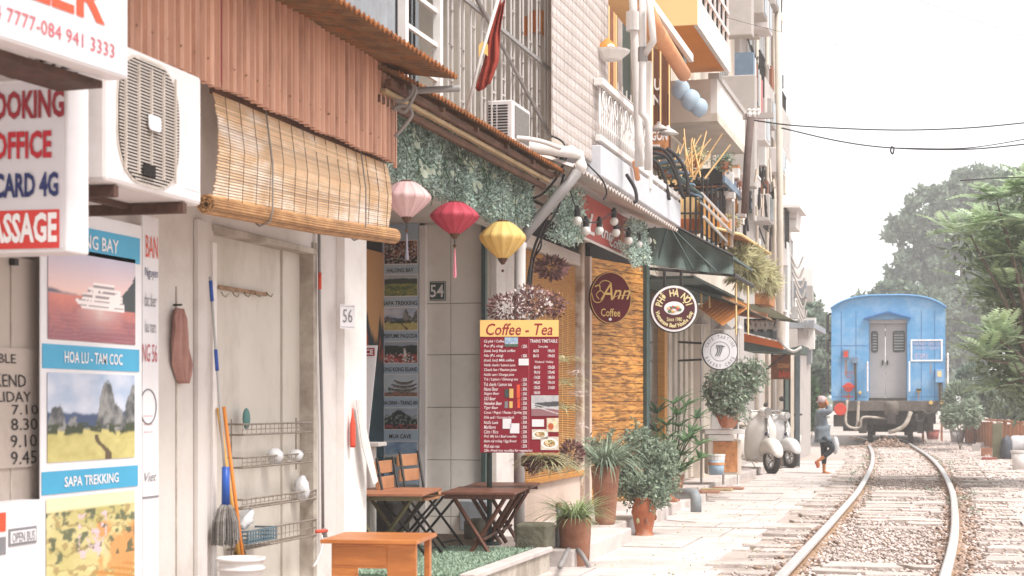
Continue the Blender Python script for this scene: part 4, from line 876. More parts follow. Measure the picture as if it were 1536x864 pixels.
part(mb,'lettering',MATS['ink_white'],t,recalc=False,kind='stuff')
put_picture('sea',FM,757,506,777,520,t,nx=30,ny=20,seed=3); put_picture('train',FM,797,593,838,624,t,nx=50,ny=36); put_picture('drink',FM,820,627,838,648,t,nx=24,ny=24); put_picture('bowl',FM,798,644,822,659,t,nx=30,ny=24); put_picture('bowl',FM,811,655,838,675,t,nx=34,ny=26,seed=8)
for (x0,y0,x1,y1) in ((778,538,793,548),(798,629,816,640),(754,628,767,643),(765,635,779,650)): pb(FM,x0,y0,x1,y1,.003,.004,'sticker',MATS['board_white'],t)
for (x0,y0,x1,y1,m) in ((757,584,763,596,'green_post'),(764,583,770,597,'ink_gold'),(775,577,780,597,'ink_orange'),(757,602,762,612,'ink_grey'),(764,602,769,612,'ink_gold'),(776,598,780,612,'ink_orange')): pb(FM,x0,y0,x1,y1,.003,.004,'drink_print',MATS[m],t,bev=.0015)
Fp_=FZ(734,13.9); part(MB(Fp_).tube([(Fp_.hit(734,600)[0],ZP,-.04),(Fp_.hit(734,600)[0],Fp_.hit(734,490)[1],-.04)],.022,8),'post',MATS['green_post'],t,smooth=True)
part(MB(Fp_).tube([(Fp_.hit(734,600)[0],ZP,-.04),(Fp_.hit(734,600)[0],ZP+.02,-.04)],.09,14),'foot',MATS['green_post'],t)
# ---------------------------------------------------------------- second rusty roof with beams, garland and lanterns
u0=FV(3.3).hit(592,120)[0]; u1=FV(3.3).hit(842,255)[0]
rusty_roof('rusty_tin_roof','rusty corrugated lean-to roof above the green garland',u0,u1,4.1,3.62,3.28,3.37)
t=thing('roof_beams','stack of worn brown timbers under the rusty lean-to roof','beams',(-3.4,(u0+u1)/2,3.1))
for v,z0,z1,m in ((3.33,3.29,3.34,'wood_dark_beam'),(3.36,3.255,3.285,'wood_pale_beam'),(3.4,3.2,3.25,'wood_dark_beam')): part(MB().box(-v-.04,-v,u0+.02,u1-.15,z0,z1),'beam',MATS[m],t,bev=.006)
for k in range(6): part(MB().tube([(-4.1,u0+.2+k*.85,3.5),(-3.3,u0+.2+k*.85,3.32)],.02,5),'rafter',MATS['wood_dark_beam'],t)
def garland(label,fr,poly,n,depth,seed,L=.03,white=0,m='leaf_moss',parentcat='garland'):
    """dense artificial moss foliage filling an outline on a plane, with real depth"""
    rs=np.random.RandomState(seed); P=np.array([fr.hit(x,y) for x,y in poly]); lo,hi=P.min(0),P.max(0); C=[]
    def inside(p):
        c=False; j=len(P)-1
        for i in range(len(P)):
            if (P[i][1]>p[1])!=(P[j][1]>p[1]) and p[0]<(P[j][0]-P[i][0])*(p[1]-P[i][1])/(P[j][1]-P[i][1])+P[i][0]: c=not c
            j=i
        return c
    while len(C)<n:
        p=rs.uniform(lo,hi)
        if inside(p): C.append(fr.pt(p[0]+rs.normal()*.01,p[1]+rs.normal()*.012,depth*(rs.uniform(-.5,.5)+1.0*mnoise.noise(Vector((p[0]*2.2,p[1]*2.2,seed)))+.25*mnoise.noise(Vector((p[0]*9,p[1]*9,seed))))))
    C=np.array([tuple(c) for c in C]); cc=C.mean(0)
    t=thing('garland',label,parentcat,(cc[0],cc[1],C[:,2].min()),'green moss garlands')
    leafcloud('foliage',m,t,C,L,L*.42,seed,kind='stuff')
    mb=MB()
    for k in range(max(10,n//700)):          # thin trailing stems hanging out of the mass
        j=rs.randint(n); p=Vector(C[j])+fr.n*abs(depth)*.5; q=[p]
        for i in range(4): q.append(q[-1]+Vector((rs.uniform(-.02,.03),rs.uniform(-.04,.04),-rs.uniform(.02,.07))))
        mb.tube(q,.003,4)
    part(mb,'trailing_stems',MATS['leaf_dark'],t,kind='stuff')
    for k in range(white):
        p=rs.uniform(lo,hi); 
        while not inside(p): p=rs.uniform(lo,hi)
        c=fr.pt(p[0],p[1],depth*.7); g=[]; V=[];F=[]
        for j in range(rs.randint(2,4)):
            q=c+Vector((rs.uniform(0,.02),rs.uniform(-.05,.05),rs.uniform(-.05,.05))); r=rs.uniform(.013,.027); d=rdir(rs,1)[0]*.4+np.array([1,-.3,.2]); d=Vector(d).normalized(); x=d.orthogonal().normalized(); y=d.cross(x); o=len(V)
            V+=[q+x*r*math.cos(a)+y*r*1.2*math.sin(a) for a in np.linspace(0,5.5,8)]; F.append(tuple(range(o,o+8)))
        part(MB().add(V,F),'round_leaf_sprig',MATS['leaf_pale'],t,recalc=False,kind='stuff')
    return t
FG=FV(3.64)
garland('wide mossy green garland hung under the rusty roof behind the silk lanterns',FG,[(583,160),(622,172),(700,215),(800,272),(796,290),(792,338),(760,335),(735,332),(700,312),(660,290),(640,283),(600,268),(566,262),(585,230)],30000,.12,11,L=.036,white=26)
# silk lanterns
def silk(name,c1,c2): 
    m=mat(name,c1,c2,sc=7,rough=.55,bump=.12,bsc=60,trans=.35); return m
def lantern(label,px,y0,y1,xw,v,m,tasm,ty,cap='wood_dark_beam',bead=True):
    fr=FV(v); s=FPX/((fr.P(px,300)-EYEV).dot(CD)); c=fr.P(px,(y0+y1)/2); r=xw/2/s; h=(y1-y0)/s
    t=thing('silk_lantern',label,'lantern',(c.x,c.y,c.z-h/2),'silk lanterns hanging along the garland'); N=14
    prof=[(r*q,z*h-h/2) for q,z in ((.2,.0),(.3,.06),(.55,.2),(.82,.38),(.96,.5),(1.0,.57),(.97,.63),(.8,.76),(.55,.9),(.34,.985),(.26,1))]
    part(MB().lathe(c,prof,N*4,fl=lambda a,z:1-.075*abs(math.sin(a*N/2))),'shade',m,t,smooth=True)
    for k in range(N):
        a=2*math.pi*k/N; part(MB().tube([(c.x+q*1.004*math.cos(a),c.y+q*1.004*math.sin(a),c.z+z) for q,z in prof],.0022,4),'rib',m,t)
    part(MB().lathe(c,[(r*.2,h*.49),(r*.27,h*.5),(r*.27,h*.53),(r*.1,h*.56)],16),'top_cap',MATS[cap],t)
    part(MB().lathe(c,[(r*.07,-h*.66),(r*.2,-h*.53),(r*.22,-h*.49)],14),'bottom_cap',MATS[cap],t)
    zc=c.z-h*.66; zt_=EYE+(HZ-ty)/s
    part(MB().tube([(c.x,c.y,zc),(c.x,c.y,max(zt_,zc-.09))],.004,5),'string',MATS['cable'],t)
    part(MB().ball((c.x,c.y,zc-.05),.013,8,6),'bead',MATS[cap],t,smooth=True)
    if zt_<zc-.1:
        mb=MB()
        for k in range(26):
            a=rnd.uniform(0,6.28); q=rnd.uniform(.0,.012); mb.tube([(c.x+q*.3*math.cos(a),c.y+q*.3*math.sin(a),zc-.07),(c.x+q*math.cos(a)*1.1,c.y+q*math.sin(a)*1.1,zt_+rnd.uniform(-.01,.01))],.0022,3)
        part(mb,'tassel',tasm,t,kind='stuff')
    part(MB().tube([(c.x,c.y,c.z+h*.55),(c.x,c.y,c.z+h*.5+.25)],.002,4),'hanging_cord',MATS['cable'],t)
    return t
lantern('pale pink silk lantern nearest the bamboo blind',610,273,326,74,3.5,silk('silk_pink','#ecd2cf','#dfbdbd'),mat('tassel_grey','#8d8792',bump=0),388)
lantern('crimson silk lantern with a long pink tassel in the middle of three',682,304,351,74,3.5,silk('silk_red','#cf5566','#be4557'),mat('tassel_pink','#d98a97',bump=0),415)
lantern('golden yellow silk lantern on the right of three',754,333,388,71,3.5,silk('silk_yellow','#f3d88f','#e8c677'),mat('tassel_grey','#8d8792',bump=0),392,)
# ================================================================ materials for the far half
mat('burnt_wood','#d39b50','#b07132',orand=.1,sc=1.5,rough=.55,bump=.2,stretch=(2.2,2.2,18),dirt='#4a2c19',dsc=1.7,damt=.8,dpos=(.45,.585))
mat('bamboo_gold','#c58a3e','#a66d2a',sc=6,rough=.55,bump=.12,stretch=(1,1,10))
mat('wall_pink','#cdb8aa','#bfa99b',sc=1.5,bump=.1,dirt='#9f8c80',dsc=3,damt=.4)
mat('wall_grey','#b5aea9','#a39b96',sc=1.2,bump=.15,dirt='#7a716b',dsc=1.2,damt=.6)
mat('wall_beige','#cfc3b6','#c0b3a5',sc=1.0,bump=.1,dirt='#8f8275',dsc=1.2,damt=.55)
mat('wall_white','#d9d4d0','#ccc6c1',sc=1.0,bump=.08,dirt='#a39a92',dsc=1.5,damt=.4)
mat('orange_paint','#e08a24','#d68220',sc=1.5,rough=.6,bump=.05); mat('cream_orange','#ecc890','#e3bd84',sc=1.5,rough=.6,bump=.05)
mat('white_paint','#dcd7d4','#cfc9c5',sc=3,rough=.5,bump=.05,dirt='#9c938c',dsc=4,damt=.35)
mat('tarp_white','#e2dad6','#d6ccc7',sc=3,rough=.6,bump=.2,dirt='#a6988f',dsc=2,damt=.4,trans=.3)
mat('tarp_band','#cabeb7','#bfb2aa',sc=3,rough=.6,bump=.1,trans=.25)
mat('brick_brown','#8f5c42','#774832',sc=8,rough=.9,bump=.3)
mat('canvas_green','#56645f','#48544f',sc=3,rough=.7,bump=.1,dirt='#56625d',dsc=2,damt=.4)
mat('canvas_orange','#d9743a','#c8662f',sc=3,rough=.7,bump=.1); mat('canvas_peach','#d79a70','#c98a60',sc=3,rough=.7,bump=.1)
mat('plank_orange','#e59a55','#d08642',sc=5,bump=.15,stretch=(1,6,1)); mat('thatch','#c88a58','#8f5c38',sc=10,bump=.4)
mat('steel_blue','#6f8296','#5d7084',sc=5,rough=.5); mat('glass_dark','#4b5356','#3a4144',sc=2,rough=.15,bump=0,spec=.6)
mat('sign_brown','#6e4023','#5c341c',sc=3,rough=.5,bump=.05); mat('maroon_round','#5c101c','#520e19',sc=2,rough=.6,bump=.02,spec=.1)
mat('banner_red','#b5544a','#a84a42',sc=2,rough=.5,bump=.05); mat('bulb','#e8e4de',rough=.15,bump=0,spec=.6,trans=.2)
mat('balloon_blue','#b9c9d6','#a9bccb',rough=.5,bump=.02,trans=.3)
# ---------------------------------------------------------------- the row of houses: plain volumes first
def house(name,label,x0,x1,z1,m,v=4.07,back=9,z0=0,windows=(),up=None,doors=()):
    fr=FV(v); a0=fr.hit(x0,606)[0]; a1=fr.hit(x1,606)[0]; t=thing(name,label,'house',(-v-1,(a0+a1)/2,0))
    part(MB(fr).box(a0+.01,a1-.01,z0,z1,-(back-v),0),'wall',MATS[m],t)
    return t,fr
h3,F3=house('cafe_house','cafe house with bamboo blinds and scorched wooden panel on the ground floor',786,968,3.3,'wall_pink',back=9) if 0 else (None,None)
VM=4.13; F3=FV(VM); yA=F3.hit(786,606)[0]; yB=F3.hit(872,606)[0]; yC=FV(4.0).hit(968,606)[0]
h3=thing('cafe_house','cafe house front with a golden bamboo screen and scorched wood panel','house',(-4.6,(yA+yC)/2,0))
zs0=F3.hit(830,712)[1]
part(MB(F3).box(yA,yB,0,zs0,-.25,0),'parapet',MATS['wall_pink'],h3,bev=.01); part(MB(F3).box(yA,yB,2.93,3.06,-.25,0),'lintel_wall',MATS['wall_cream'],h3); part(MB(F3).box(yA,yB,3.061,3.4,-.25,-.02),'shaded_header',MATS['interior_dark'],h3)  # upper header coloured dark to stand for the gloom under the roof end
part(MB(F3).box(yA,yC,0,3.3,-2.2,-2.0),'back_wall',MATS['bamboo_gold'],h3); part(MB(F3).box(yA,yC,3.3,3.4,-2.2,-.0),'ceiling',MATS['wall_cream'],h3)
part(MB(F3).box(yA-.1,yA,zs0,2.93,-2.0,-.26),'side_wall',MATS['bamboo_gold'],h3)
part(MB(F3).box(yB-.06,yB+.06,0,3.3,-.3,.03),'tree_pole',mat('pole_bark','#a58c74','#cbbfb3',sc=6,bump=.5,dirt='#6b4a30',dsc=3,damt=.8),h3,bev=.02)
# transparent bamboo screen: fine horizontal slats across the opening
n=int((2.92-zs0)/.02); mb=MB(F3)
for k in range(n): mb.box(yA+.02,yB-.07,zs0+k*.02+.003,zs0+k*.02+.0155,-.06,-.054)
part(mb,'screen_slats',MATS['bamboo_gold'],h3,kind='stuff',recalc=False)
for k in range(9): part(MB(F3).box(yA+.06+k*.27,yA+.066+k*.27,zs0,2.6,-.053,-.05),'screen_cord',MATS['cream_orange'],h3)
part(MB(F3).box(yA,yB,zs0-.06,zs0,-.05,.04),'sill',MATS['bamboo_gold'],h3,bev=.005)
# scorched wood panel, facing a little towards the viewer, board by board
FWd=FP(885,390,20.6,966,404); A0,A1,B0,B1=FWd.rect(885,392,965,780); n=26
for k in range(n):
    z0=.1+(B1-.1)*k/n; z1=.1+(B1-.1)*(k+1)/n-.006; part(MB(FWd).box(A0,A1,z0,z1,-.03,rnd.uniform(-.004,.0)),'scorched_board',MATS['burnt_wood'],h3,bev=.003)
part(MB(FWd).box(A0,A1,0.05,B1-.02,-.06,-.031),'panel_backing',MATS['wood_dark_beam'],h3)
part(MB(FWd).box(A0-.06,A0-.002,0,B1,-.06,.03),'pale_post',MATS['wall_pink'],h3,bev=.01)
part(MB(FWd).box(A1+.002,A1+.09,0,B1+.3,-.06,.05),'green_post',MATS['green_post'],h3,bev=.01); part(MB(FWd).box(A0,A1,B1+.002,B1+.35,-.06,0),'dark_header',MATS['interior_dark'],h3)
# round Ann Coffee sign
FR=FP(882,447,19.9,950,449); a,b=FR.hit(915,447); r=39/FR.sc(915)
t=thing('round_sign','round maroon sign with gold lettering reading Ann Coffee on the scorched panel','sign',FR.pt(a,b-r,0))
part(MB(FR).disc(a,b,r,-.02,.02,40,rx=r*.9),'plate',MATS['maroon_round'],t,bev=.003); 
q=MB(FR); P=[(a+r*.9*.975*math.cos(k*math.pi/20),b+r*.975*math.sin(k*math.pi/20),.022) for k in range(41)]; part(q.tube(P,.004,4,caps=False),'rim',MATS['ink_gold'],t)
text('nn',FR,917,435,944,449,MATS['ink_gold'],t,c=.023,shear=.4,bold=.005); text('A',FR,899,424,918,450,MATS['ink_gold'],t,c=.023,shear=.35); text('Coffee',FR,900,463,929,475,MATS['ink_gold'],t,c=.023,bold=.008)
def curve(fr,pts,r,m,par,c=.024,n=6,name='flourish'):
    P=spline([Vector((*fr.hit(x,y),c)) for x,y in pts],n); return part(MB(fr).tube(P,r,5),name,MATS[m],par)
curve(FR,[(886,440),(890,452),(899,453),(905,443),(899,436),(893,442),(897,449)],.006,'ink_gold',t); curve(FR,[(899,436),(898,426),(905,421),(914,424),(916,432)],.006,'ink_gold',t); curve(FR,[(891,430),(896,428),(899,431)],.009,'ink_gold',t); curve(FR,[(916,449),(925,444),(946,443)],.003,'ink_gold',t)
part(MB(FR).disc(FR.hit(914,479)[0],FR.hit(914,479)[1],.018,.02,.024,12),'dot',MATS['ink_white'],t)
# red banner with the cafe name under the balcony, moss garlands at both ends, string of bulbs
FBn=FV(3.62); t=thing('cafe_banner','faded red cafe banner with white script letters between two garlands','banner',FBn.P(908,385))
a0=FBn.hit(871,340)[0]; a1=FBn.hit(946,350)[0]; z0=3.03; z1=3.48
part(MB(FBn).box(a0,a1,z0,z1,-.03,0),'banner',MATS['banner_red'],t)
part(MB(FBn).tube([(a0,z0-.01,.02),(a1,z0-.01,.02)],.014,6),'bottom_wire',MATS['pipe_white'],t)
fz=lambda x,y:FBn.hit(x,y)
for s_,x0,x1,y0,y1,bd in (('L',880,891,320,352,.01),("Ann",893,918,338,358,.012),('Coffee',913,937,358,374,.01)):
    text(s_,FBn,x0,y0,x1,y1,MATS['ink_white'],t,c=.01,shear=.35,bold=bd)
a,b=FBn.hit(936,357); P=[(a+.22*math.cos(k*math.pi/14),b+.15*math.sin(k*math.pi/14),.01) for k in range(29)]; part(MB(FBn).tube(P,.008,4,caps=False),'oval_line',MATS['ink_gold'],t); a,b=FBn.hit(877,338); P=[(a+.12*math.cos(k*math.pi/14),b+.1*math.sin(k*math.pi/14),.01) for k in range(29)]; part(MB(FBn).tube(P,.008,4,caps=False),'oval_line',MATS['ink_white'],t)
garland('upright moss garland left of the red cafe banner',FV(3.55),[(832,283),(862,285),(872,330),(872,362),(850,366),(828,358),(830,320)],5000,.12,21,L=.038,white=4)
garland('upright moss garland right of the red cafe banner',FV(3.4),[(945,328),(966,334),(974,368),(970,392),(950,402),(942,380)],3600,.1,22,L=.04,white=2)
bp=[(866,331),(879,346),(899,346),(921,332),(924,349),(943,361),(958,367),(972,361)]
for k,(x,y) in enumerate(bp):
    fr=FV(3.36); p=fr.P(x,y); s=fr.sc(x); t=thing('light_bulb',['white festoon bulb beside the left moss garland','white festoon bulb on the left edge of the red banner','white festoon bulb over the script letters','highest white festoon bulb on the red banner','white festoon bulb under the highest bulb','white festoon bulb on the right oval of the banner','white festoon bulb on the right moss garland','rightmost white festoon bulb beside the right garland'][k],'light bulb',p,'festoon bulbs along the cafe banner')
    part(MB().ball(p,.045,10,8),'glass',MATS['bulb'],t,smooth=True); part(MB().lathe(p,[(.028,.035),(.03,.1),(.012,.14)],8),'socket',MATS['black_metal'],t)
t=thing('festoon_cable','thin black cable carrying the festoon bulbs','cable',FV(3.36).P(905,320)); P=[FV(3.36).P(x,y-14) for x,y in bp]; part(MB().tube(spline([P[0]+Vector((0,-.3,.15))]+P+[P[-1]+Vector((0,.5,.1))],4),.007,5),'cable',MATS['cable'],t,smooth=True)
# awning sheets above the banner and the pale balcony slab
ua=FV(3.3).hit(838,270)[0]; ub=FV(3.3).hit(1001,335)[0]
mat('pale_tin','#c3b9b3','#b3a8a1',sc=4,rough=.6,bump=.1,dirt='#9a8474',dsc=4,damt=.5)
rusty_roof('pale_tin_awning','pale corrugated awning under the balcony slab above the cafe banner',ua,ub,4.1,3.75,3.18,3.41,m='pale_tin',edge='pale_tin',pitch=.15,amp=.018)
Fs=FV(3.3); u0=Fs.hit(902,250)[0]; u1=Fs.hit(1021,320)[0]
t=thing('balcony','white railed balcony with turned balusters over the red cafe banner','balcony',(-3.7,(u0+u1)/2,3.5))
part(MB().box(-4.1,-3.3,u0,u1,3.56,3.86),'slab',mat('slab_grey','#c3c4c8','#b5b6bb',sc=2,bump=.1,dirt='#8f8d8c',dsc=2,damt=.5),t,bev=.01)
zr0,zr1=3.9,4.44; uP=Fs.hit(974,200)[0]
part(MB().box(-3.36,-3.3,u0,u1,zr0,zr0+.06),'bottom_rail',MATS['white_paint'],t,bev=.008)
part(MB().box(-3.38,-3.28,u0,uP,zr1,zr1+.07),'top_rail',MATS['white_paint'],t,bev=.008)
for k in range(24):
    y=u0+.06+(uP-u0-.1)*k/23; part(MB().lathe((-3.33,y,zr0+.06),[(.013,0),(.013,.1),(.018,.12),(.011,.14),(.011,.49)],6),'baluster',MATS['white_paint'],t,smooth=True)
for k in range(9): 
    y=u0+.15+k*.29; part(MB().tube([(-3.3,y+.09*math.cos(a),zr1-.13+.09*math.sin(a)) for a in np.linspace(0,6.28,13)],.008,4,caps=False),'scroll',MATS['white_paint'],t)
part(MB().box(-3.38,-3.28,uP,uP+.1,3.76,5.2),'corner_post',MATS['white_paint'],t,bev=.01); 
for k in range(6): y=uP+.3+k*(u1-uP-.4)/5; part(MB().box(-3.345,-3.32,y,y+.03,3.86,4.0),'post',MATS['white_paint'],t)
part(MB().tube([(-3.22,Fs.hit(948,282)[0],3.95),(-3.25,Fs.hit(945,290)[0],3.9),(-3.26,Fs.hit(951,300)[0],3.75)],.03,6),'orange_conduit',MATS['canvas_peach'],t,smooth=True)
# big plastic drain pipe: level run, elbow, diagonal, then straight down
def zpt(px,py,Z): return W(px,py,Z)
t=thing('drain_pipe','thick grey white plastic drain pipe with an elbow running down beside the yellow lantern','drain pipe',W(782,800,14.9))
P=[W(762,214,14.0),W(800,222,14.3),W(852,228,14.8),W(868,232,14.9),W(871,246,14.9),W(862,262,14.85)]
part(MB().tube(P,.05,12),'upper_run',MATS['pipe_white'],t,smooth=True)
P=[W(866,258,14.82),W(840,291,14.8),W(792,346,14.8),W(781,362,14.8)]; part(MB().tube(P,.047,12),'diagonal',MATS['pipe_grey'],t,smooth=True)
P=[W(781,358,14.8),W(780,372,14.8),W(779,600,14.8),W(779,812,14.8)]; part(MB().tube(P,.05,12),'downpipe',MATS['pipe_white'],t,smooth=True)
for x,y in ((856,228),(871,250),(781,368)): p=W(x,y,14.86); part(MB().ball(p,.058,10,8),'collar',MATS['pipe_white'],t,smooth=True)
t=thing('cable_loops','loose bundle of black cables crossing behind the diagonal drain pipe','cables',W(830,300,15))
for P in ([(792,300),(815,290),(838,262),(846,240),(838,224),(820,212)],[(800,258),(822,262),(838,255),(850,236)],[(788,330),(800,312),(806,340),(812,368),(796,395),(790,430)],[(846,262),(834,300),(812,345),(797,390),(792,470)],[(850,268),(838,310),(816,350),(800,395),(794,480)],[(780,210),(812,213),(838,228),(842,245)],[(793,290),(805,272),(830,240),(845,226)],[(850,225),(843,212),(828,204)],[(880,245),(902,268),(910,288),(905,300)],[(940,262),(952,282),(955,300),(950,304)],[(790,352),(800,330),(822,322),(838,318)]):
    part(MB().tube(spline([W(x,y,15.0+rnd.uniform(-.1,.1)) for x,y in P],5),rnd.choice([.008,.012,.016]),6),'cable',MATS['cable'],t,smooth=True)
t=thing('cable_coil','grey cables looping over the left end of the rusty roof','cables',W(615,180,11.2))
for P in ([(590,160),(607,168),(618,150),(624,135),(618,126)],[(592,205),(606,190),(618,172),(612,160),(598,160),(590,166)],[(592,150),(604,152),(616,143),(622,128)]): part(MB().tube(spline([W(x,y,10.6) for x,y in P],5),.012,6),'cable',MATS['cable_grey'],t,smooth=True)
# white woven tarp hanging down the front
t=thing('tarp','pale checked woven tarpaulin hanging down the upper floor','tarpaulin',(-3.4,16,3.7))
Ft=FV(3.4); a0=Ft.hit(829,150)[0]; a1=Ft.hit(912,150)[0]; zb=3.7; nc=17; nrw=26; zh=(6.4-zb)/nrw
def tp(u,z): return (-3.4+.007*math.sin(u*2+z*1.5)+.004*math.sin(z*6),u+.02*math.sin(z*4),z)
part(MB().grid(lambda p,q:tp(a0+(a1-a0)*p,zb+(6.4-zb)*q),34,52),'sheet',MATS['tarp_white'],t,solid=.004,recalc=False,smooth=True)
for k in range(nrw):
    z=zb+.02+k*zh; part(MB().grid(lambda p,q:(lambda w:(w[0]+.006,w[1],w[2]))(tp(a0+(a1-a0)*p,z+zh*.42*q)),24,1),'woven_band',MATS['tarp_band'],t,recalc=False)
for k in range(nc):
    u=a0+.02+(a1-a0-.06)*k/(nc-1); part(MB().grid(lambda p,q:(lambda w:(w[0]+.009,w[1],w[2]))(tp(u+.018*p,zb+(6.4-zb)*q)),1,30),'woven_line',MATS['tarp_white'],t,recalc=False)
# ---------------------------------------------------------------- upper cage of house two
V2=3.55; FC=FV(V2); ca=FC.hit(592,100)[0]; cb=FC.hit(822,100)[0]
up=thing('upper_floor','shadowy upper floor of the recessed house behind a steel security cage','house',(-6,(ca+cb)/2,3.5))
part(MB().box(-5.6,-5.3,ca-2,cb+.4,3.4,8.5),'back_wall',mat('wall_shadow','#4f4b46','#38342f',sc=1.5,bump=.1,dirt='#4b463f',dsc=1,damt=.7),up); part(MB().box(-5.6,-V2,ca-2,cb+.4,3.36,3.45),'floor',MATS['wall_grey'],up); part(MB().box(-5.3,-V2-.05,cb+.1,cb+.35,3.45,8.5),'side_wall',MATS['wall_beige'],up)  # wall colour darkened to hold the shade behind the cage
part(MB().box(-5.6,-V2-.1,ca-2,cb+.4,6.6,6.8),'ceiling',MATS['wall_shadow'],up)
for y,w,h in ((ca+1.6,.7,1.5),(ca+3.0,.6,1.7),(ca+4.2,.5,1.4)): f=part(MB().box(-5.3,-5.26,y,y+w,3.9,3.9+h),'window',MATS['glass_dark'],up); part(MB().box(-5.26,-5.22,y-.04,y,3.86,3.94+h).box(-5.26,-5.22,y+w,y+w+.04,3.86,3.94+h).box(-5.26,-5.22,y-.04,y+w+.04,3.94+h,3.98+h),'frame',MATS['white_paint'],f)
cg=thing('security_cage','pale steel security cage with vertical bars across the upper balcony','cage',(-V2,(ca+cb)/2,3.5))
c0=FC.hit(652,60)[0]; nb=int((cb-c0)/.15)
for k in range(nb+1):
    y=c0+(cb-c0)*k/nb-(.045 if k%2 else 0); part(MB().box(-V2,-V2+.012,y,y+.011,3.47,6.0),'bar',MATS['pipe_white'],cg)
for j in range(150):
    k=2*rnd.randrange(nb//2); y=c0+(cb-c0)*k/nb; z=3.6+.13*rnd.randrange(16)+.05*(k%4); part(MB().box(-V2+.002,-V2+.012,y+.011,y+(cb-c0)/nb-.045,z,z+.012) if 0 else MB().tube([(-V2+.01,y+.005,z),(-V2+.01,y+(cb-c0)/nb-.04,z)],.007,4),'cross_piece',MATS['pipe_white'],cg)
for z in (3.5,4.35,5.2): part(MB().box(-V2+.02,-V2+.04,c0,cb,z,z+.03),'cage_rail',MATS['pipe_grey'],cg)
part(MB().tube([(-V2+.05,FC.hit(700,20)[0],4.45),(-V2+.05,cb-.1,3.75)],.018,6),'diagonal_stay',MATS['pipe_grey'],cg)
# grey tin sheet and white window frame at the left of the cage
ts=thing('tin_screen','grey corrugated sheet standing above the canopy left of the cage','metal sheet',FC.P(545,60)); y0=FC.hit(505,60)[0]; y1=FC.hit(592,60)[0]
part(MB().grid(lambda p,q:(-V2+.015*math.sin((y0+(y1-y0)*p)*2*math.pi/.16),y0+(y1-y0)*p,3.45+2.5*q),90,2),'tin_sheet',MATS['tin_grey'],ts,solid=.004,recalc=False)
wf=thing('barred_window','white framed barred window left of the steel cage','window',FC.P(627,100)); a0,a1=FC.hit(596,60)[0],FC.hit(652,60)[0]; zb=3.5
for a in (a0,a1-.05): part(MB(FC).box(a,a+.06,zb,6,0,.06),'frame_post',MATS['white_paint'],wf,bev=.004)
for z in (3.62,3.86,4.1,4.34,4.6): part(MB(FC).box(a0+.06,a1-.05,z,z+.03,.01,.035),'frame_rail',MATS['white_paint'],wf)
for k in range(5): part(MB(FC).box(a0+.1+k*.09,a0+.114+k*.09,zb,5.5,-.04,-.026),'bar',MATS['black_metal'],wf)
part(MB(FC).box(a0+.06,a1-.05,zb,5.5,-.12,-.1),'pane',MATS['glass_dark'],wf)
# rolled flag on a slanting pole
t=thing('furled_flag','furled red flag with a yellow patch on a slanting pale pole','flag',W(705,180,12)); part(MB().tube([W(698,175,12.2),W(720,90,12.2),W(750,-10,12.2)],.012,6),'pole',MATS['pipe_white'],t,smooth=True)
def flagf(p,q):
    x=np.interp(q,[0,.3,.6,.85,1],[724,737,742,750,755]); w=np.interp(q,[0,.25,.6,1],[22,24,16,8]); y=132-132*q; P=W(x-w/2+w*p,y+5*math.sin(p*5),12.25); return P+CD*(.03*math.sin(p*12+q*6))
part(MB().grid(flagf,16,20),'cloth',mat('flag_red','#b04a38','#8f3428',sc=10,bump=.4,trans=.2),t,solid=.004,smooth=True)
part(MB().grid(lambda p,q:W(718+14*p,86-18*q-6*math.sin(p*3),12.2),6,6),'star_patch',MATS['ink_gold'],t,solid=.003)
# laundry and clutter behind the bars, on the right
t=thing('hanging_laundry','orange brown cloth hanging at the right end of the steel cage','laundry',W(800,45,15.5)); part(MB().grid(lambda p,q:W(784+34*p,50-28*q-10*p*q+3*math.sin(p*9),15.5)+CD*(.05*math.sin(p*14)),16,6),'cloth',MATS['plank_orange'],t,solid=.004)
# small air conditioner on the rusty roof
def small_ac(label,x0,y0,xc,x1,y1,Z,flip=False):
    a=W(x0,y1,Z); s=FPX/Z; h=(y1-y0)/s; L=(xc-x0)/s; fr=Frame((a.x,a.y,a.z),(1,0,0),(0,-1,0)); dep=(x1-xc)/((VPX-x1)/Z)
    t=thing('air_conditioner',label,'air conditioner',fr.pt(L/2,0,-.2),'air conditioner outdoor units')
    part(MB(fr).box(0,L,0,h,-dep,0),'casing',MATS['ac_white'],t,bev=.012)
    n=12; 
    for c in (0,1):
        for k in range(n): part(MB(fr).box(L*(.07+.36*c),L*(.38+.44*c),h*(.08+.84*k/n),h*(.08+.84*k/n)+h*.035,.0015,.004),'louvre_gap',MATS['dark_gap'],t)
    part(MB(fr).box(L+.0012,L+.005,h*.1,h*.9,-dep*.92,-dep*.12),'fan_grille',mat('fan_dark','#7a7571','#6b6662',sc=30,bump=.2),t)
    return t
small_ac('small white air conditioner sitting on the rusty roof below the flag',730,151,770,797,212,13.6)
t=thing('roof_pipe_run','curved grey conduit along the rusty roof under the small air conditioner','pipe',W(800,214,13.8)); part(MB().tube(spline([W(760,206,13.6),W(790,208,13.8),W(815,213,14.2),W(840,222,14.5)],5),.02,6),'pipe',MATS['pipe_white'],t,smooth=True)
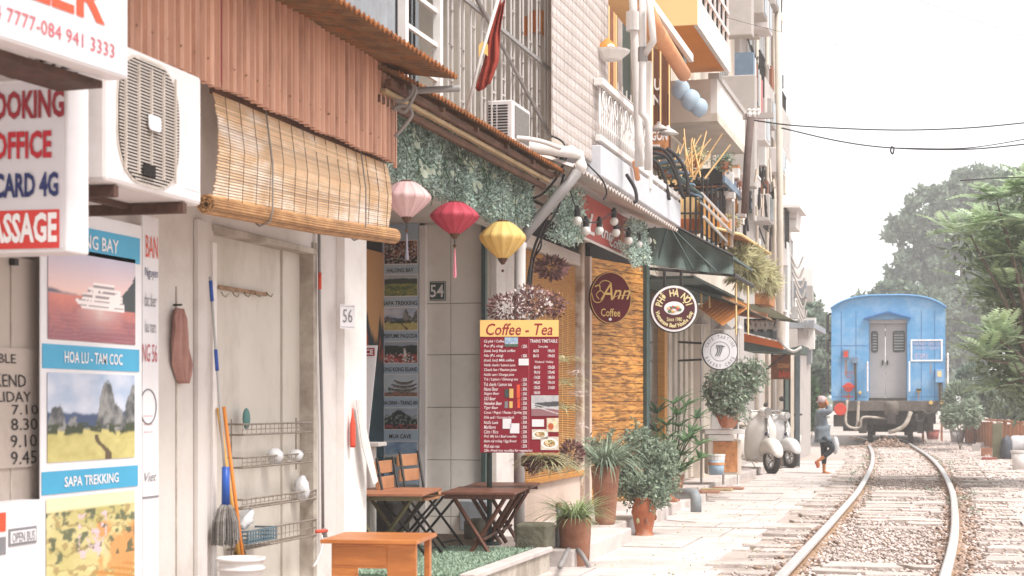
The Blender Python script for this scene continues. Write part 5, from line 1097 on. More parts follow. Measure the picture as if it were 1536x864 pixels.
# ================================================================ farther houses, floor by floor
def fpoly(pts,Z,dep,name,m,par,yaw=0,**k):
    """outline read facing the camera at distance Z, pushed back dep metres along the street"""
    P=[W(x,y,Z) for x,y in pts]; 
    if yaw: P=[W(x,y,Z+yaw*(x-pts[0][0])) for x,y in pts]
    return part(MB().prism([tuple(p) for p in P],(0,dep,0)),name,MATS[m] if isinstance(m,str) else m,par,**k)
def vbox(v0,v1,fr_px,z0,z1,name,m,par,v=None,**k):
    fr=FV(v or v0); a0=fr.hit(fr_px[0],606)[0]; a1=fr.hit(fr_px[1],606)[0]; return part(MB().box(-v1,-v0,a0,a1,z0,z1),name,MATS[m] if isinstance(m,str) else m,par,**k)
U=lambda px,v=4.07: FV(v).hit(px,606)[0]
def win(par,v,y0,y1,z0,z1,m='glass_dark',fm='white_paint',bars=0):
    w=part(MB().box(-v-.08,-v+.005,y0,y1,z0,z1),'window',MATS[m],par); f=.05
    part(MB().box(-v-.02,-v+.03,y0-f,y0,z0-f,z1+f).box(-v-.02,-v+.03,y1,y1+f,z0-f,z1+f).box(-v-.02,-v+.031,y0,y1,z1,z1+f).box(-v-.02,-v+.031,y0,y1,z0-f,z0),'frame',MATS[fm],w)
    for k in range(bars): part(MB().box(-v+.03,-v+.045,y0+(y1-y0)*(k+.5)/bars,y0+(y1-y0)*(k+.5)/bars+.025,z0,z1),'bar',MATS['white_paint'],w)
# cafe house upper floor (behind the white balcony)
t=h3; yA2=U(905); 
part(MB().box(-9,-4.3,yA,U(990),3.45,9),'upper_wall',MATS['brick_brown'],t); part(MB().box(-4.3,-4.12,U(800),U(868),3.45,9),'upper_pier',MATS['wall_beige'],t)
for k,(a,b) in enumerate(((928,945),(950,966))): win(t,4.28,U(a,4.3),U(b,4.3),3.9,6.6,m='canvas_green',bars=0)
for x in (924,935,968): part(MB().box(-4.2,-4.16,U(x),U(x)+.05,3.5,6.6),'bamboo_pole',MATS['cream_orange'],t)
for k in range(9): part(MB().box(-4.1,-4.085,U(929)+k*.3,U(929)+k*.3+.02,3.8,5.4),'screen_wire',MATS['white_paint'],t)
for k in range(12): part(MB().box(-4.084,-4.07,U(929),U(966),3.85+k*.13,3.862+k*.13),'screen_wire',MATS['white_paint'],t)
# ornate white lamp bracket and shelf
t=thing('wall_lamp','small ornate white wall lamp with a scalloped shelf beside the tarpaulin','wall lamp',W(912,90,17)); 
part(MB().lathe(W(914,90,17.0),[(.11,0),(.2,.07),(.21,.09),(.0,.09)],14),'shade',MATS['white_paint'],t); part(MB().lathe(W(911,78,17.0),[(.13,0),(.11,.05),(.04,.11),(0.01,.14)],12),'domed_cap',MATS['bamboo_gold'],t,smooth=True)
for k in range(7): part(MB().ball(W(907+k*3,78-10*math.sin(k/6*3.1),16.9),.02,6,4),'scallop',MATS['white_paint'],t)
# two tall white downpipes with a Y junction
t=thing('twin_downpipes','pair of tall pale downpipes with a Y branch at the corner of the white balcony','drain pipe',W(956,240,17.2))
part(MB().tube([W(949,-30,17.4),W(950,20,17.4),W(958,200,17.4),W(958,250,17.4)],.042,8),'downpipe',MATS['pipe_white'],t,smooth=True); part(MB().lathe(W(949,46,17.38),[(.07,0),(.07,.19)],10),'joint_box',MATS['pipe_white'],t)
part(MB().tube([W(964,-30,17.2),W(964,80,17.2),W(963,170,17.2),W(970,178,17.2),W(973,185,17.2),W(972,255,17.2)],.038,8),'downpipe',MATS['pipe_white'],t,smooth=True)
part(MB().tube([W(965,84,17.2),W(980,62,17.1),W(978,40,17.1),W(974,0,17.1)],.035,8),'branch',MATS['pipe_white'],t,smooth=True); part(MB().lathe(W(964,92,17.2),[(.05,0),(.05,.14)],10),'collar',MATS['pipe_grey'],t)
# house with rolled orange awning
h4=thing('noodle_house','narrow house with a dark green canvas awning and a rolled peach awning above','house',(-5,(U(968)+U(1045))/2,0))
part(MB().box(-9,-4.25,U(968),U(1052),0,9),'wall',MATS['wall_beige'],h4)
part(MB().box(-4.24,-4.15,U(972),U(1006),4.8,8),'brick_panel',MATS['sign_brown'],h4)
t=thing('rolled_awning','rolled peach canvas awning under a sloping white metal frame','awning',W(1005,90,20)); 
p0=W(985,45,18.6); p1=W(1026,112,20.5); part(MB().tube([p0,p1],.085,12),'roll',MATS['canvas_peach'],t,smooth=True)
part(MB().tube([W(968,12,18.2),W(985,52,18.6)],.1,10),'roll_end',MATS['canvas_peach'],t,smooth=True)
a=W(976,-8,18.6); b=W(1040,82,20.6); part(MB().prism([a,b,b+Vector((0,0,-.09)),a+Vector((0,0,-.09))],(-.05,0,0)),'frame_bar',MATS['white_paint'],t); a2=W(972,10,18.8); b2=W(1030,90,20.8); part(MB().prism([a2,b2,b2+Vector((0,0,-.05)),a2+Vector((0,0,-.05))],(-.05,0,0)),'green_bar',MATS['canvas_green'],t)
q0=a+Vector((-.06,0,-.03)); q1=b+Vector((-.06,0,-.03)); part(MB().add([q0,q1,q1+Vector((-.6,0,.2)),q0+Vector((-.6,0,.2))],[(0,1,2,3)]),'canvas',MATS['cream_orange'],t,solid=.01)
t=thing('restaurant_sign','brown hanging sign panel with pale letters beside the downpipes','sign',W(990,150,22)); Fq=FZ(990,21.5)
part(MB(Fq).box(Fq.hit(972,100)[0],Fq.hit(1006,100)[0],Fq.hit(990,232)[1],Fq.hit(990,78)[1],-.05,0),'panel',MATS['sign_brown'],t)
for s_,x0,x1,y0,y1 in (('U',981,991,118,136),('N',979,991,142,158),('GON',977,1001,197,211),('house',978,990,215,221)): text(s_,Fq,x0,y0,x1,y1,MATS['ink_white'],t,c=.01,bold=.03)
pb(Fq,974,190,1003,224,.001,.004,'orange_patch',MATS['thatch'],t)
for x in (978,990,1003): part(MB(Fq).tube([(Fq.hit(x,60)[0],Fq.hit(x,60)[1],.06),(Fq.hit(x,60)[0],Fq.hit(x,200)[1],.06)],.012,5),'rope',MATS['cream_orange'],t)
for lab,x,y in (('flat white enamel lamp shade left of its twin by the brown sign',988,195),('flat white enamel lamp shade right of its twin by the brown sign',1002,201)):
    t=thing('lamp_shade',lab,'lamp',W(x,y,20.5),'enamel lamp shades'); part(MB().lathe(W(x,y,20.5),[(.13,0),(.08,.04),(.03,.07),(.02,.1)],14),'shade',MATS['white_paint'],t,smooth=True); part(MB().tube([W(x,y-9,20.5),W(x,y-60,20.5)],.006,4),'cord',MATS['cable'],t)
for lab,x,y,r in (('pale blue balloon highest of three',1021,134,14),('pale blue balloon in the middle of three',1036,150,15),('pale blue balloon lowest of three',1049,161,13)):
    p=W(x,y,20.8); t=thing('balloon',lab,'balloon',p,'pale blue balloons'); part(MB().ball(p,r/123,14,10,(1,1,1.08)),'skin',MATS['balloon_blue'],t,smooth=True); part(MB().lathe(p+Vector((0,0,-r/123*1.15)),[(.02,0),(.006,.02)],6),'knot',MATS['balloon_blue'],t)
# green canvas awning
FGa=FU(FV(3.9).hit(968,606)[0]); t=thing('canvas_awning','large dark green canvas awning above the noodle soup sign','awning',FGa.P(1030,400))
ou=[(965,352),(975,338),(1003,334),(1100,384),(1100,411),(1062,409),(975,397),(960,404)]
P=[FGa.P(x,y) for x,y in ou]
part(MB().prism([tuple(P[i]) for i in (1,2,3,4)][0:4] if 0 else [tuple(FGa.P(x,y)) for x,y in ((966,341),(1003,334),(1100,384),(1100,388),(1003,339),(966,346))],(0,2.2,0)),'roof_sheet',MATS['canvas_green'],t)
# draped near side with folds
def drape(p,q):
    x=966+(1100-966)*p; yt=np.interp(x,[966,1003,1100],[344,337,387]); yb=np.interp(x,[960,975,1062,1100],[404,397,409,412]); y=yt+(yb-yt)*q
    w=FGa.P(x,y); return w+Vector((0,.06*math.sin(p*23+q*2)*q+.25*q*(1-q),0))
part(MB().grid(drape,60,8),'side_curtain',MATS['canvas_green'],t,solid=.01,recalc=False)
for s in ((1003,337,985,398),(1003,337,1040,404),(1003,337,1075,408)): part(MB().tube([FGa.P(s[0],s[1]),FGa.P(s[2],s[3])],.012,5),'fold_seam',MATS['green_post'],t)
part(MB().tube([FGa.P(1100,412),FGa.P(1100,412)+Vector((0,2.2,0))],.03,6),'front_bar',MATS['black_metal'],t); part(MB().tube([FGa.P(962,402),FGa.P(1100,413)],.022,6),'side_bar',MATS['black_metal'],t)
part(MB().tube([FGa.P(1003,334),FGa.P(1100,384)],.02,6),'ridge_bar',MATS['black_metal'],t)
# ground floor openings behind it
part(MB().box(-4.24,-4.2,U(976),U(1000),.2,3.2),'glass_door',MATS['glass_dark'],h4); part(MB().box(-4.2,-4.1,U(1000),U(1004),.1,3.2),'orange_post',MATS['bamboo_gold'],h4)
part(MB().box(-4.2,-4.1,U(975),U(978),.1,3.2),'door_frame',MATS['green_post'],h4)
for k,x in enumerate((1010,1018,1026,1034,1042)): part(MB().box(-4.23,-4.13,U(x),U(x)+.28,.15,3.0),'shutter_leaf',MATS['wall_beige'],h4,bev=.01); 
for x in (1014,1023,1032): part(MB().box(-4.235,-4.18,U(x)+.1,U(x)+.45,.4,2.7),'shutter_gap',MATS['glass_dark'],h4)
part(MB().box(-4.2,-3.3,FGa.o.y+.3,U(1045),3.0,3.04),'inner_shelf',MATS['canvas_green'],h4)
# pho sign
def circ_sign(label,x,y,rx,ry,Z,yaw=0): 
    fr=FZ(x,Z,yaw); a,b=fr.hit(x,y); s=fr.sc(x,y); t=thing('round_sign',label,'sign',fr.pt(a,b-ry/s,0)); return fr,a,b,ry/s,rx/s,t
fr,a,b,r,rx,t=circ_sign('round maroon noodle soup sign with cream letters and a white rim',1011,463,36,36,20.8)
part(MB(fr).disc(a,b,r,-.09,0,44,rx=rx),'drum',MATS['black_metal'],t); part(MB(fr).disc(a,b,r*.96,.001,.006,44,rx=rx*.96),'rim',MATS['ink_white'],t); part(MB(fr).disc(a,b,r*.87,.0065,.01,44,rx=rx*.87),'face',mat('maroon_brown','#4f1820','#46141c',rough=.4,bump=.02),t)
mb=arc_text(MB(fr),'PHỞ HÀ NỘI',a,b,r*.66,172,8,r*.28,c=.013,bold=.03,wf=.8); part(mb,'lettering',mat('ink_cream','#e6d6a0',rough=.5,bump=0),t,recalc=False,kind='stuff')
mb=arc_text(MB(fr),'Vietnamese Beef Noodle Soup',a,b,r*.7,190,350,r*.17,inside=True,c=.013,bold=.03,wf=.75); part(mb,'lettering',MATS['ink_cream'],t,recalc=False,kind='stuff')
text('Since 1980',fr,1000,476,1023,482,MATS['ink_cream'],t,c=.013,bold=.01)
part(MB(fr).disc(a,b+r*.02,r*.28,.011,.014,24,rx=r*.42),'bowl_rim',MATS['ink_white'],t); 
for k in range(14): q=R(k*26); part(MB(fr).ball((a+r*.2*math.cos(q)*rnd.random()*1.6,b+r*.15*math.sin(q)*rnd.random(),.016),r*.07,6,4,(1.4,1,.3)),'topping',MATS[['ink_pinkred','leaf_green','ink_gold','ink_white'][k%4]],t)
for x in (997,1022): part(MB(fr).tube([(fr.hit(x,432)[0],fr.hit(x,432)[1],-.04),(fr.hit(x,405)[0],fr.hit(x,405)[1],-.04)],.02,5),'hanger',MATS['black_metal'],t)
fr,a,b,r,rx,t=circ_sign('round white cafe sign with a grey emblem on a black bracket',1080,527,27,28,25)
part(MB(fr).disc(a,b,r,-.08,0,44,rx=rx),'drum',MATS['black_metal'],t); part(MB(fr).disc(a,b,r*.95,.001,.006,44,rx=rx*.95),'face',MATS['board_white'],t)
mb=arc_text(MB(fr),'CAFE TARTINE',a,b,r*.78,165,15,r*.19,c=.01,bold=.0); part(mb,'lettering',MATS['ink_grey'],t,recalc=False,kind='stuff'); mb=arc_text(MB(fr),'BAKERY CAFE',a,b,r*.78,200,340,r*.19,inside=True,c=.01); part(mb,'lettering',MATS['ink_grey'],t,recalc=False,kind='stuff')
part(MB(fr).ring(a,b,r*.5,r*.53,.007,.009),'emblem_ring',MATS['ink_grey'],t)
for k in range(3): curve(fr,[(1073+k*3,534),(1077+k*3,525-k),(1075+k*3,518),(1081+k*3,520)],.009,'ink_grey',t,c=.01,n=5,name='emblem_stroke')
part(MB().tube([fr.pt(a-r,b+.12,-.04),W(1018,513,25.6)],.018,5),'bracket',MATS['black_metal'],t); part(MB().tube([fr.pt(a-r,b-.12,-.04),W(1018,541,25.6)],.018,5),'bracket',MATS['black_metal'],t)
# orange balcony house
h5=thing('orange_balcony_house','tall house with a bright orange slab balcony high over the street','house',(-5,(U(1000)+U(1060))/2,0))
v0=3.2; y0=W(1047,40,FPX/116).y; y1=y0+3.3
part(MB().box(-9,-4.2,U(1052),U(1112),0,12),'wall',MATS['wall_beige'],h5)
part(MB().box(-4.0,-v0-.06,y0,y1,6.28,6.32),'soffit',MATS['orange_paint'],h5); part(MB().box(-4.0,-v0,y0-.04,y0-.001,6.25,6.62),'near_fascia',MATS['cream_orange'],h5); part(MB().box(-v0-.059,-v0,y0,y1,6.25,6.62),'street_fascia',MATS['white_paint'],h5); part(MB().box(-4.0,-v0-.06,y0,y1,6.33,6.6),'slab',MATS['orange_paint'],h5)
for k in range(15): part(MB().box(-v0-.05,-v0-.02,y0+.05+k*(y1-y0-.1)/14,y0+.08+k*(y1-y0-.1)/14,6.62,7.6),'railing_bar',MATS['black_metal'] if k%2 else MATS['white_paint'],h5)
for z in (6.8,7.1,7.6): part(MB().box(-v0-.06,-v0-.01,y0,y1,z,z+.05),'railing_rail',MATS['white_paint'],h5)
# beige box balcony below and beyond
v0=3.35; y0=W(1076,165,FPX/(354/3.46)).y; y1=y0+3.4
part(MB().box(-4.2,-v0,y0,y1,5.5,5.62),'box_balcony_floor',MATS['wall_beige'],h5); part(MB().box(-v0-.1,-v0,y0,y1,5.62,6.12),'box_balcony_front',MATS['wall_white'],h5); part(MB().box(-4.2,-v0-.1,y0,y0+.1,5.62,6.12),'box_balcony_side',MATS['wall_beige'],h5); part(MB().box(-v0-.13,-v0+.03,y0-.03,y1,6.12,6.2),'coping',MATS['wall_grey'],h5)
win(h5,4.2,U(1060,4.2),U(1072,4.2),4.2,5.3); win(h5,4.2,U(1078,4.2),U(1090,4.2),6.3,7.8,bars=4)
t=thing('dry_branches','bare pale bamboo sticks leaning over the balcony clutter','sticks',W(1035,230,23))
for k in range(16):
    x=1000+rnd.random()*60; y=265+rnd.random()*15; x2=x+rnd.uniform(-18,55); part(MB().tube([W(x,y,23.2),W(x2,y-rnd.uniform(35,75),23+rnd.random()*.3)],.014,4,r1=.008),'stick',MATS['cream_orange'],t)
# green striped metal awning, stair frame with yellow interior
t=thing('slatted_metal_awning','grey green slatted metal awning sloping down behind the white balcony','awning',W(1015,290,21)); 
for k in range(9): a=W(976+k*8,238+k*7.2,20.5+k*.1); b=W(1018+k*4.5,232+k*9,20.6+k*.1); part(MB().prism([a,b,b+Vector((0,0,.02)),a+Vector((0,0,.02))],(0,.16,0)),'slat',MATS['steel_blue' if k%2 else 'green_post'],t)
a=W(1005,255,20.3); b=W(1053,295,21.6); part(MB().tube([a,b],.03,6),'edge_bar',MATS['green_post'],t)
t=thing('glass_house_extension','black framed glazed room with yellow curtains above the green awning','extension',W(1040,335,22.5)); 
Fg=FZ(1038,22.6); a0,a1,b0,b1=Fg.rect(1019,293,1052,348); part(MB(Fg).box(a0,a1,b0,b1,-.3,-.2),'yellow_curtain',MATS['cream_orange'],t); part(MB(Fg).box(a0,a1,b0,(b0+b1)/2-.05,-.19,-.17),'orange_dado',MATS['canvas_orange'],t)
for k in range(5): part(MB(Fg).box(a0+(a1-a0)*k/4-.012,a0+(a1-a0)*k/4+.012,b0-.15,b1,-.02,.02),'mullion',MATS['black_metal'],t)
for z in (b0,(b0+b1)/2,b1): part(MB(Fg).box(a0,a1,z-.012,z+.012,.021,.04),'transom',MATS['black_metal'],t)
part(MB().prism([tuple(Fg.pt(a1,b0,-.02)),tuple(Fg.pt(a1,b1,-.02)),tuple(Fg.pt(a1,b1,-.02)+Vector((0,2.5,0))),tuple(Fg.pt(a1,b0,-.02)+Vector((0,2.5,0)))],(-.03,0,0)),'side_glazing',MATS['bamboo_gold'],t)
for k in range(6): p=Fg.pt(a1+.01,b0,0)+Vector((0,.45*k,0)); part(MB().box(p.x-.015,p.x+.015,p.y,p.y+.03,p.z-.2,p.z+.75),'mullion',MATS['black_metal'],t)
for (x0,y0_,x1,y1_) in ((1052,303,1100,352),(1052,290,1092,332),(1056,325,1090,362),(1045,268,1062,268),(1100,300,1100,352)): part(MB().tube([W(x0,y0_,22.2),W(x1,y1_,24)],.022,5),'brace',MATS['white_paint'] if x0!=1045 else MATS['black_metal'],t)
# orange boarded lean-to with blue steel edge
v0=3.25; t=thing('boarded_canopy','orange boarded canopy with a blue steel edge and dark end fascia','canopy',(-3.6,W(1078,258,FPX/103).y,4.5)); y0=W(1078,258,FPX/103).y; y1=y0+3.5
for k in range(7): x=-4.15+k*(.9/7); part(MB().box(x,x+.9/7-.012,y0+.03,y1,4.6,4.63),'soffit_board',MATS['plank_orange'],t)
for k in range(6): part(MB().box(-4.15,-v0-.02,y0+.1+k*.64,y0+.16+k*.64,4.55,4.599),'cross_beam',MATS['black_metal'],t)
part(MB().box(-4.2,-v0,y0-.05,y0+.02,4.57,4.78),'end_fascia',MATS['black_metal'],t); part(MB().box(-v0-.04,-v0+.03,y0+.021,y1,4.58,4.68),'edge_beam',MATS['steel_blue'],t); part(MB().box(-4.1,-v0-.04,y0+.021,y1,4.64,4.7),'roof_sheet',MATS['tin_grey'],t)
for y in (y0+.5,y0+2.0,y0+3.3): part(MB().box(-v0-.1,-v0-.05,y,y+.05,3.3,4.57),'post',MATS['black_metal'],t)
part(MB().tube([(-4.1,y0+.3,4.2),(-v0-.05,y0+.3,4.56)],.02,5).tube([(-4.1,y0+1.8,4.2),(-v0-.05,y0+1.8,4.56)],.02,5),'strut',MATS['steel_blue'],t)
# more balcony clutter: cable loops, hung plants, crates, a strip of orange cloth
t=thing('black_cable_loops','thick bundle of black cables drooping below the brown restaurant sign','cables',W(1008,270,20.5))
for P in ([(975,222),(996,225),(1012,248),(1022,290)],[(978,228),(1000,236),(1014,262),(1026,298)],[(974,236),(990,250),(1000,280),(1004,300)],[(1000,222),(1018,238),(1030,262),(1032,292)]): part(MB().tube(spline([W(x,y,20.3) for x,y in P],5),.022,6),'cable',MATS['cable'],t,smooth=True)
for k,(lab,x,y,Z,r,m) in enumerate((('small leafy plant hanging at the left of the bamboo sticks',1003,258,21,9,'leaf_dry'),('dry leafy clump behind the bamboo sticks',1045,236,23.4,15,'leaf_airy'),('green plant clump above the blue edged canopy',1088,243,24.6,11,'leaf_grey'),('pale flowering clump on the far end of the blue edged canopy',1112,272,26.5,10,'petal_white'),('leafy tuft on top of the thatched canopy',1098,332,24.6,8,'leaf_dry'))):
    s=FPX/Z; p=W(x,y,Z); rs_=np.random.RandomState(300+k); tt=thing('hanging_plant',lab,'plant',p,'plants on the balconies'); C=np.concatenate([blobpts(rs_,14,q,(.06,.06,.08),0) for q in blobpts(rs_,22,tuple(p),(r/s,r/s,r/s),.1)]); leafcloud('foliage',m,tt,C,.07,.025,300+k,kind='stuff'); part(MB().lathe(p+Vector((0,0,-r/s)),[(.06,0),(.09,.1),(.08,.1)],8),'pot',MATS['terracotta'],tt)
t=thing('balcony_clutter','jumble of crates, boards and boxes stored on the narrow balconies','stored goods',W(1085,300,25.2))
for k in range(34):
    x=1046+rnd.random()*66; y=rnd.choice([rnd.uniform(262,300),rnd.uniform(306,336)]); Z=25.5+rnd.random()*1.5; p=W(x,y,Z); w=rnd.uniform(.05,.2); hh=rnd.uniform(.08,.3); part(MB().box(p.x,p.x+w,p.y,p.y+.2,p.z,p.z+hh),'stored_box',MATS[['wall_white','thatch','steel_blue','wall_grey','bamboo_gold','brick_brown','white_paint','canvas_peach'][k%8]],t)
for k in range(14): x=1110+rnd.random()*52; y=rnd.uniform(225,330); part(MB().tube([W(x,y,27.5),W(x+rnd.uniform(-3,3),y+rnd.uniform(14,42),27.5)],.02,4),'hanging_rod',MATS['wall_beige' if k%2 else 'cable'],t)
# thatched brown canopy below
t=thing('thatched_canopy','reddish brown woven canopy with a drooping pointed far corner','canopy',W(1110,350,25))
P=[W(1064,340,23.5),W(1112,352,24),W(1156,381,27),W(1137,388,27.5),W(1098,362,26)]; part(MB().prism([tuple(p) for p in P],(-.03,.2,.04)),'woven_sheet',MATS['thatch'],t)
part(MB().tube([P[0],P[1],P[2]],.02,5),'edge_cane',MATS['cream_orange'],t)
for k in range(7): part(MB().tube([P[0].lerp(P[2],k/7)+Vector((0,-.02,-.03)),P[4].lerp(P[3],k/7)+Vector((0,0,-.05))],.012,4),'cane',MATS['wood_dark_beam'],t)
for k in range(9): x=1062+k*4; part(MB().box(*(lambda p:(p.x,p.x+.05,p.y,p.y+.05,p.z,p.z+.32+.04*(k%3)))(W(x,358+k*1.6,24))),'balcony_picket',MATS['bamboo_gold' if k%2 else 'wall_pink'],t)
# airy pale plants spilling below it
def bush(name,label,cat,ctrs,n,L,m,seed=1,group=None,stem=True,base=None,kind=None,up=.1,shell=.3,W_=.4,flat=1.):
    rs=np.random.RandomState(seed); C=np.concatenate([blobpts(rs,int(n*w),c,r,shell) for c,r,w in ctrs]); b=base or (C[:,0].mean(),C[:,1].mean(),C[:,2].min())
    t=thing(name,label,cat,b,group); leafcloud('foliage',m,t,C,L,L*W_,seed,up=up,kind='stuff',flat=flat)
    if stem:
        mb=MB()
        for c,r,w in ctrs: mb.tube([b,((b[0]+c[0])/2+.02,(b[1]+c[1])/2,(b[2]+c[2])/2),tuple(c)],.014,5,r1=.006)
        part(mb,'stems',MATS['bark'],t,kind='stuff')
    return t
def pc(px,py,Z,rpx,ry=None,dz=None): 
    s=FPX/Z; p=W(px,py,Z); return ((p.x,p.y,p.z),(rpx/s,dz or rpx/s,(ry or rpx)/s),1)
def wt(c,w): return (c[0],c[1],w)
bush('hanging_fern','airy pale cream foliage spilling from the balcony above the orange boards','plant',[wt(pc(1118,400,25.5,20,22),.4),wt(pc(1140,412,26.5,20,16),.35),wt(pc(1108,382,25,12,10),.15),wt(pc(1155,425,28,12,14),.1)],3600,.22,'leaf_airy',31,up=-.1,W_=.12,shell=.0)
# stacked eaves below: green corrugated, hanging orange boards, parasols
t=rusty_roof('green_tin_eave','worn green corrugated eave with a rusty lip beneath the airy plants',U(1050,3.4),U(1142,3.4),4.1,3.15,3.1,2.83,m='green_post',edge='rail_rust')
t=thing('bamboo_parasol_roof','golden bamboo board roof hanging at a slant beside the noodle sign','roof',W(1085,470,25.5))
P=[W(1048,462,25.2),W(1065,448,25.6),W(1092,448,26.2),W(1123,461,26.4),W(1084,489,25.0)]; n=9
part(MB().prism([tuple(p) for p in P],(0,.25,.05)),'board_deck',MATS['plank_orange'],t)
for k in range(n): a=P[0].lerp(P[4],k/n); b=P[1].lerp(P[3],k/n); part(MB().tube([a+Vector((0,-.015,0)),b+Vector((0,-.015,0))],.01,4),'cane',MATS['plank_orange'],t)
for x in (1052,1064,1104,1122): part(MB().tube([W(x,425,25.2),W(x,462+(x>1100)*40,25.2)],.014,4),'rope',MATS['cream_orange'],t)
for lab,x,y,w in (('flat white parasol tip showing left under the bamboo boards',1052,487,26),('flat white parasol tip below the middle of the bamboo boards',1085,494,30),('flat white parasol tip right of the bamboo boards',1107,493,16)):
    p=W(x,y,26.5); s=FPX/26.5; t=thing('parasol',lab,'parasol',(p.x,p.y,0),'white parasols under the bamboo boards'); part(MB().lathe((p.x,p.y,p.z),[(w/s*.5,0),(w/s*.3,.05),(.03,.12)],10),'canopy',MATS['white_paint'],t); part(MB().tube([(p.x,p.y,.1),(p.x,p.y,p.z+.1)],.02,6),'pole',MATS['pipe_white'],t)
h6=thing('grey_tower_house','tall grey weathered house crowded with air conditioners and pipes','house',(-5,(U(1112)+U(1172))/2,0))
part(MB().box(-9,-4.1,U(1112),U(1168,4.1),0,14),'wall',MATS['wall_grey'],h6)
for z in (5.3,7.9,10.4): part(MB().box(-4.099,-3.92,U(1120),U(1165),z,z+.18),'floor_slab',MATS['wall_beige'],h6)
for z in (5.7,8.4): 
    for x in (1122,1140,1155): win(h6,4.1,U(x),U(x)+1.2,z,z+1.5,bars=4)
for k,(x,z) in enumerate(((1118,8.9),(1126,8.8),(1132,7.0),(1122,6.5),(1128,5.0),(1148,6.3),(1138,9.6))):
    y=U(x,3.9); part(MB().box(-3.9,-3.55,y,y+.8,z,z+.55),'air_conditioner_box',MATS['ac_white' if k%2 else 'wall_grey'],h6,bev=.02); part(MB().box(-3.549,-3.54,y+.1,y+.65,z+.05,z+.5),'fan_face',MATS['glass_dark'],h6)
for k in range(6): x=-4.05; y=U(1114,3.8)+k*.28; part(MB().box(-3.95,-3.6,y,y+.2,7.2-k*.05,7.9-k*.05),'laundry_cloth',MATS[['steel_blue','white_paint','brick_brown','glass_dark','wall_beige','ink_pinkred'][k]],h6)
for (v,x,r) in ((3.85,1150,.04),(3.8,1158,.03),(3.75,1161,.045),(3.95,1135,.035)): part(MB().tube([(-v,U(x,v),.1),(-v,U(x,v)+.1,6),(-v,U(x,v),14)],r,7),'service_pipe',MATS['wall_beige'],h6,smooth=True)
# cascades of small boxes and cages on its street front (balcony cages)
for k in range(5):
    y=U(1116)+k*1.15; z=6.15-.0*k; 
    for j in range(7): part(MB().box(-3.66,-3.64,y+j*.15,y+j*.15+.02,6.9,7.9),'cage_bar',MATS['white_paint'],h6)
h7=thing('far_house_row','hazy white end house beyond the grey tower','house',(-5,(U(1170)+U(1192))/2,0)); part(MB().box(-9,-3.9,U(1168),U(1196,3.9),0,6.0),'wall',MATS['wall_white'],h7); fpoly([(1138,305),(1200,307),(1200,311),(1138,311)],40,2.0,'flat_slab','wall_white',h7); fpoly([(1144,318),(1196,318),(1194,341),(1144,341)],41,1.2,'slab_fascia','wall_white',h7); fpoly([(1146,326),(1194,327),(1194,329),(1146,328)],40.9,.05,'slab_groove','wall_grey',h7)
win(h7,3.9,U(1176,3.9),U(1180,3.9),3.6,5.4); win(h7,3.9,U(1184,3.9),U(1188,3.9),3.6,5.4)
h8=thing('low_shack','low dark shack with a corrugated eave at the far end of the row','house',(-5,U(1205),0)); part(MB().box(-7,-3.7,U(1196,3.7),U(1216,3.7),0,3.2),'wall',MATS['wall_grey'],h8); part(MB().box(-7,-3.3,U(1196,3.7),U(1216,3.7),3.21,3.35),'roof',MATS['tin_grey'],h8)
# everyday clutter hung on the front of the grey tower
for k in range(46):
    y=U(1113)+rnd.random()*6.8; z=3.4+rnd.random()*9.5; w=rnd.uniform(.15,.5); hh=rnd.uniform(.15,.6); dp=rnd.uniform(.05,.35); part(MB().box(-4.1+.001*k,-4.1+dp,y,y+w,z,z+hh),'hung_box',MATS[['wall_grey','wall_beige','tin_grey','white_paint','glass_dark','wall_white','brick_brown'][k%7]],h6)
for k in range(16):
    y=U(1113)+rnd.random()*5.2; z=4+rnd.random()*8; part(MB().tube(spline([Vector((-3.98,y,z)),Vector((-3.9,y+.8,z-.35)),Vector((-3.95,y+1.8,z-.1)),Vector((-4.0,y+2.2,z-1.0))],4),.018,4),'loose_cable',MATS['cable'],h6)
for k in range(9):
    y=U(1113)+k*.78; z=[5.0,7.6][k%2]
    for j in range(6): part(MB().box(-3.82,-3.8,y+j*.18,y+j*.18+.025,z,z+.9),'grille_bar',MATS['black_metal' if k%3 else 'white_paint'],h6)
    part(MB().box(-3.83,-3.79,y,y+.95,z+.9,z+.94),'grille_rail',MATS['black_metal' if k%3 else 'white_paint'],h6)
for (v,x0,x1,z0,z1,m) in ((3.3,1128,1131,7.6,12,'wall_grey'),(3.25,1141,1143,9,13,'wall_beige'),(3.4,1133,1136,5.2,7.2,'wall_grey')): part(MB().box(-4.1,-v,U(x0,v),U(x1,v),z0,z1),'projecting_bay',MATS[m],h6,bev=.02)
# leaning utility pole and white service poles
t=thing('utility_pole','dark slender utility pole leaning in front of the grey tower','utility pole',W(1117,300,24.8)); part(MB().tube([W(1117,320,25),W(1121,240,25),W(1126,178,25)],.055,8),'pole',mat('pole_brown','#6b5a55','#574844',sc=8),t,smooth=True); part(MB().box(*(lambda p:(p.x-.1,p.x+.35,p.y,p.y+.08,p.z,p.z+.08))(W(1124,178,25))),'cross_arm',MATS['wall_grey'],t); 
for k in range(3): part(MB().lathe(W(1124+k*7,176,25),[(.03,0),(.045,.04),(.03,.08),(.04,.1),(.01,.13)],8),'insulator',MATS['white_paint'],t)
t=thing('tall_white_mast','tall white mast beside the grey tower at the edge of the sky','mast',W(1166,480,36)); part(MB().tube([W(1170,700,36),W(1170,300,36),W(1166,-20,36)],.07,8),'mast',MATS['wall_beige'],t,smooth=True)
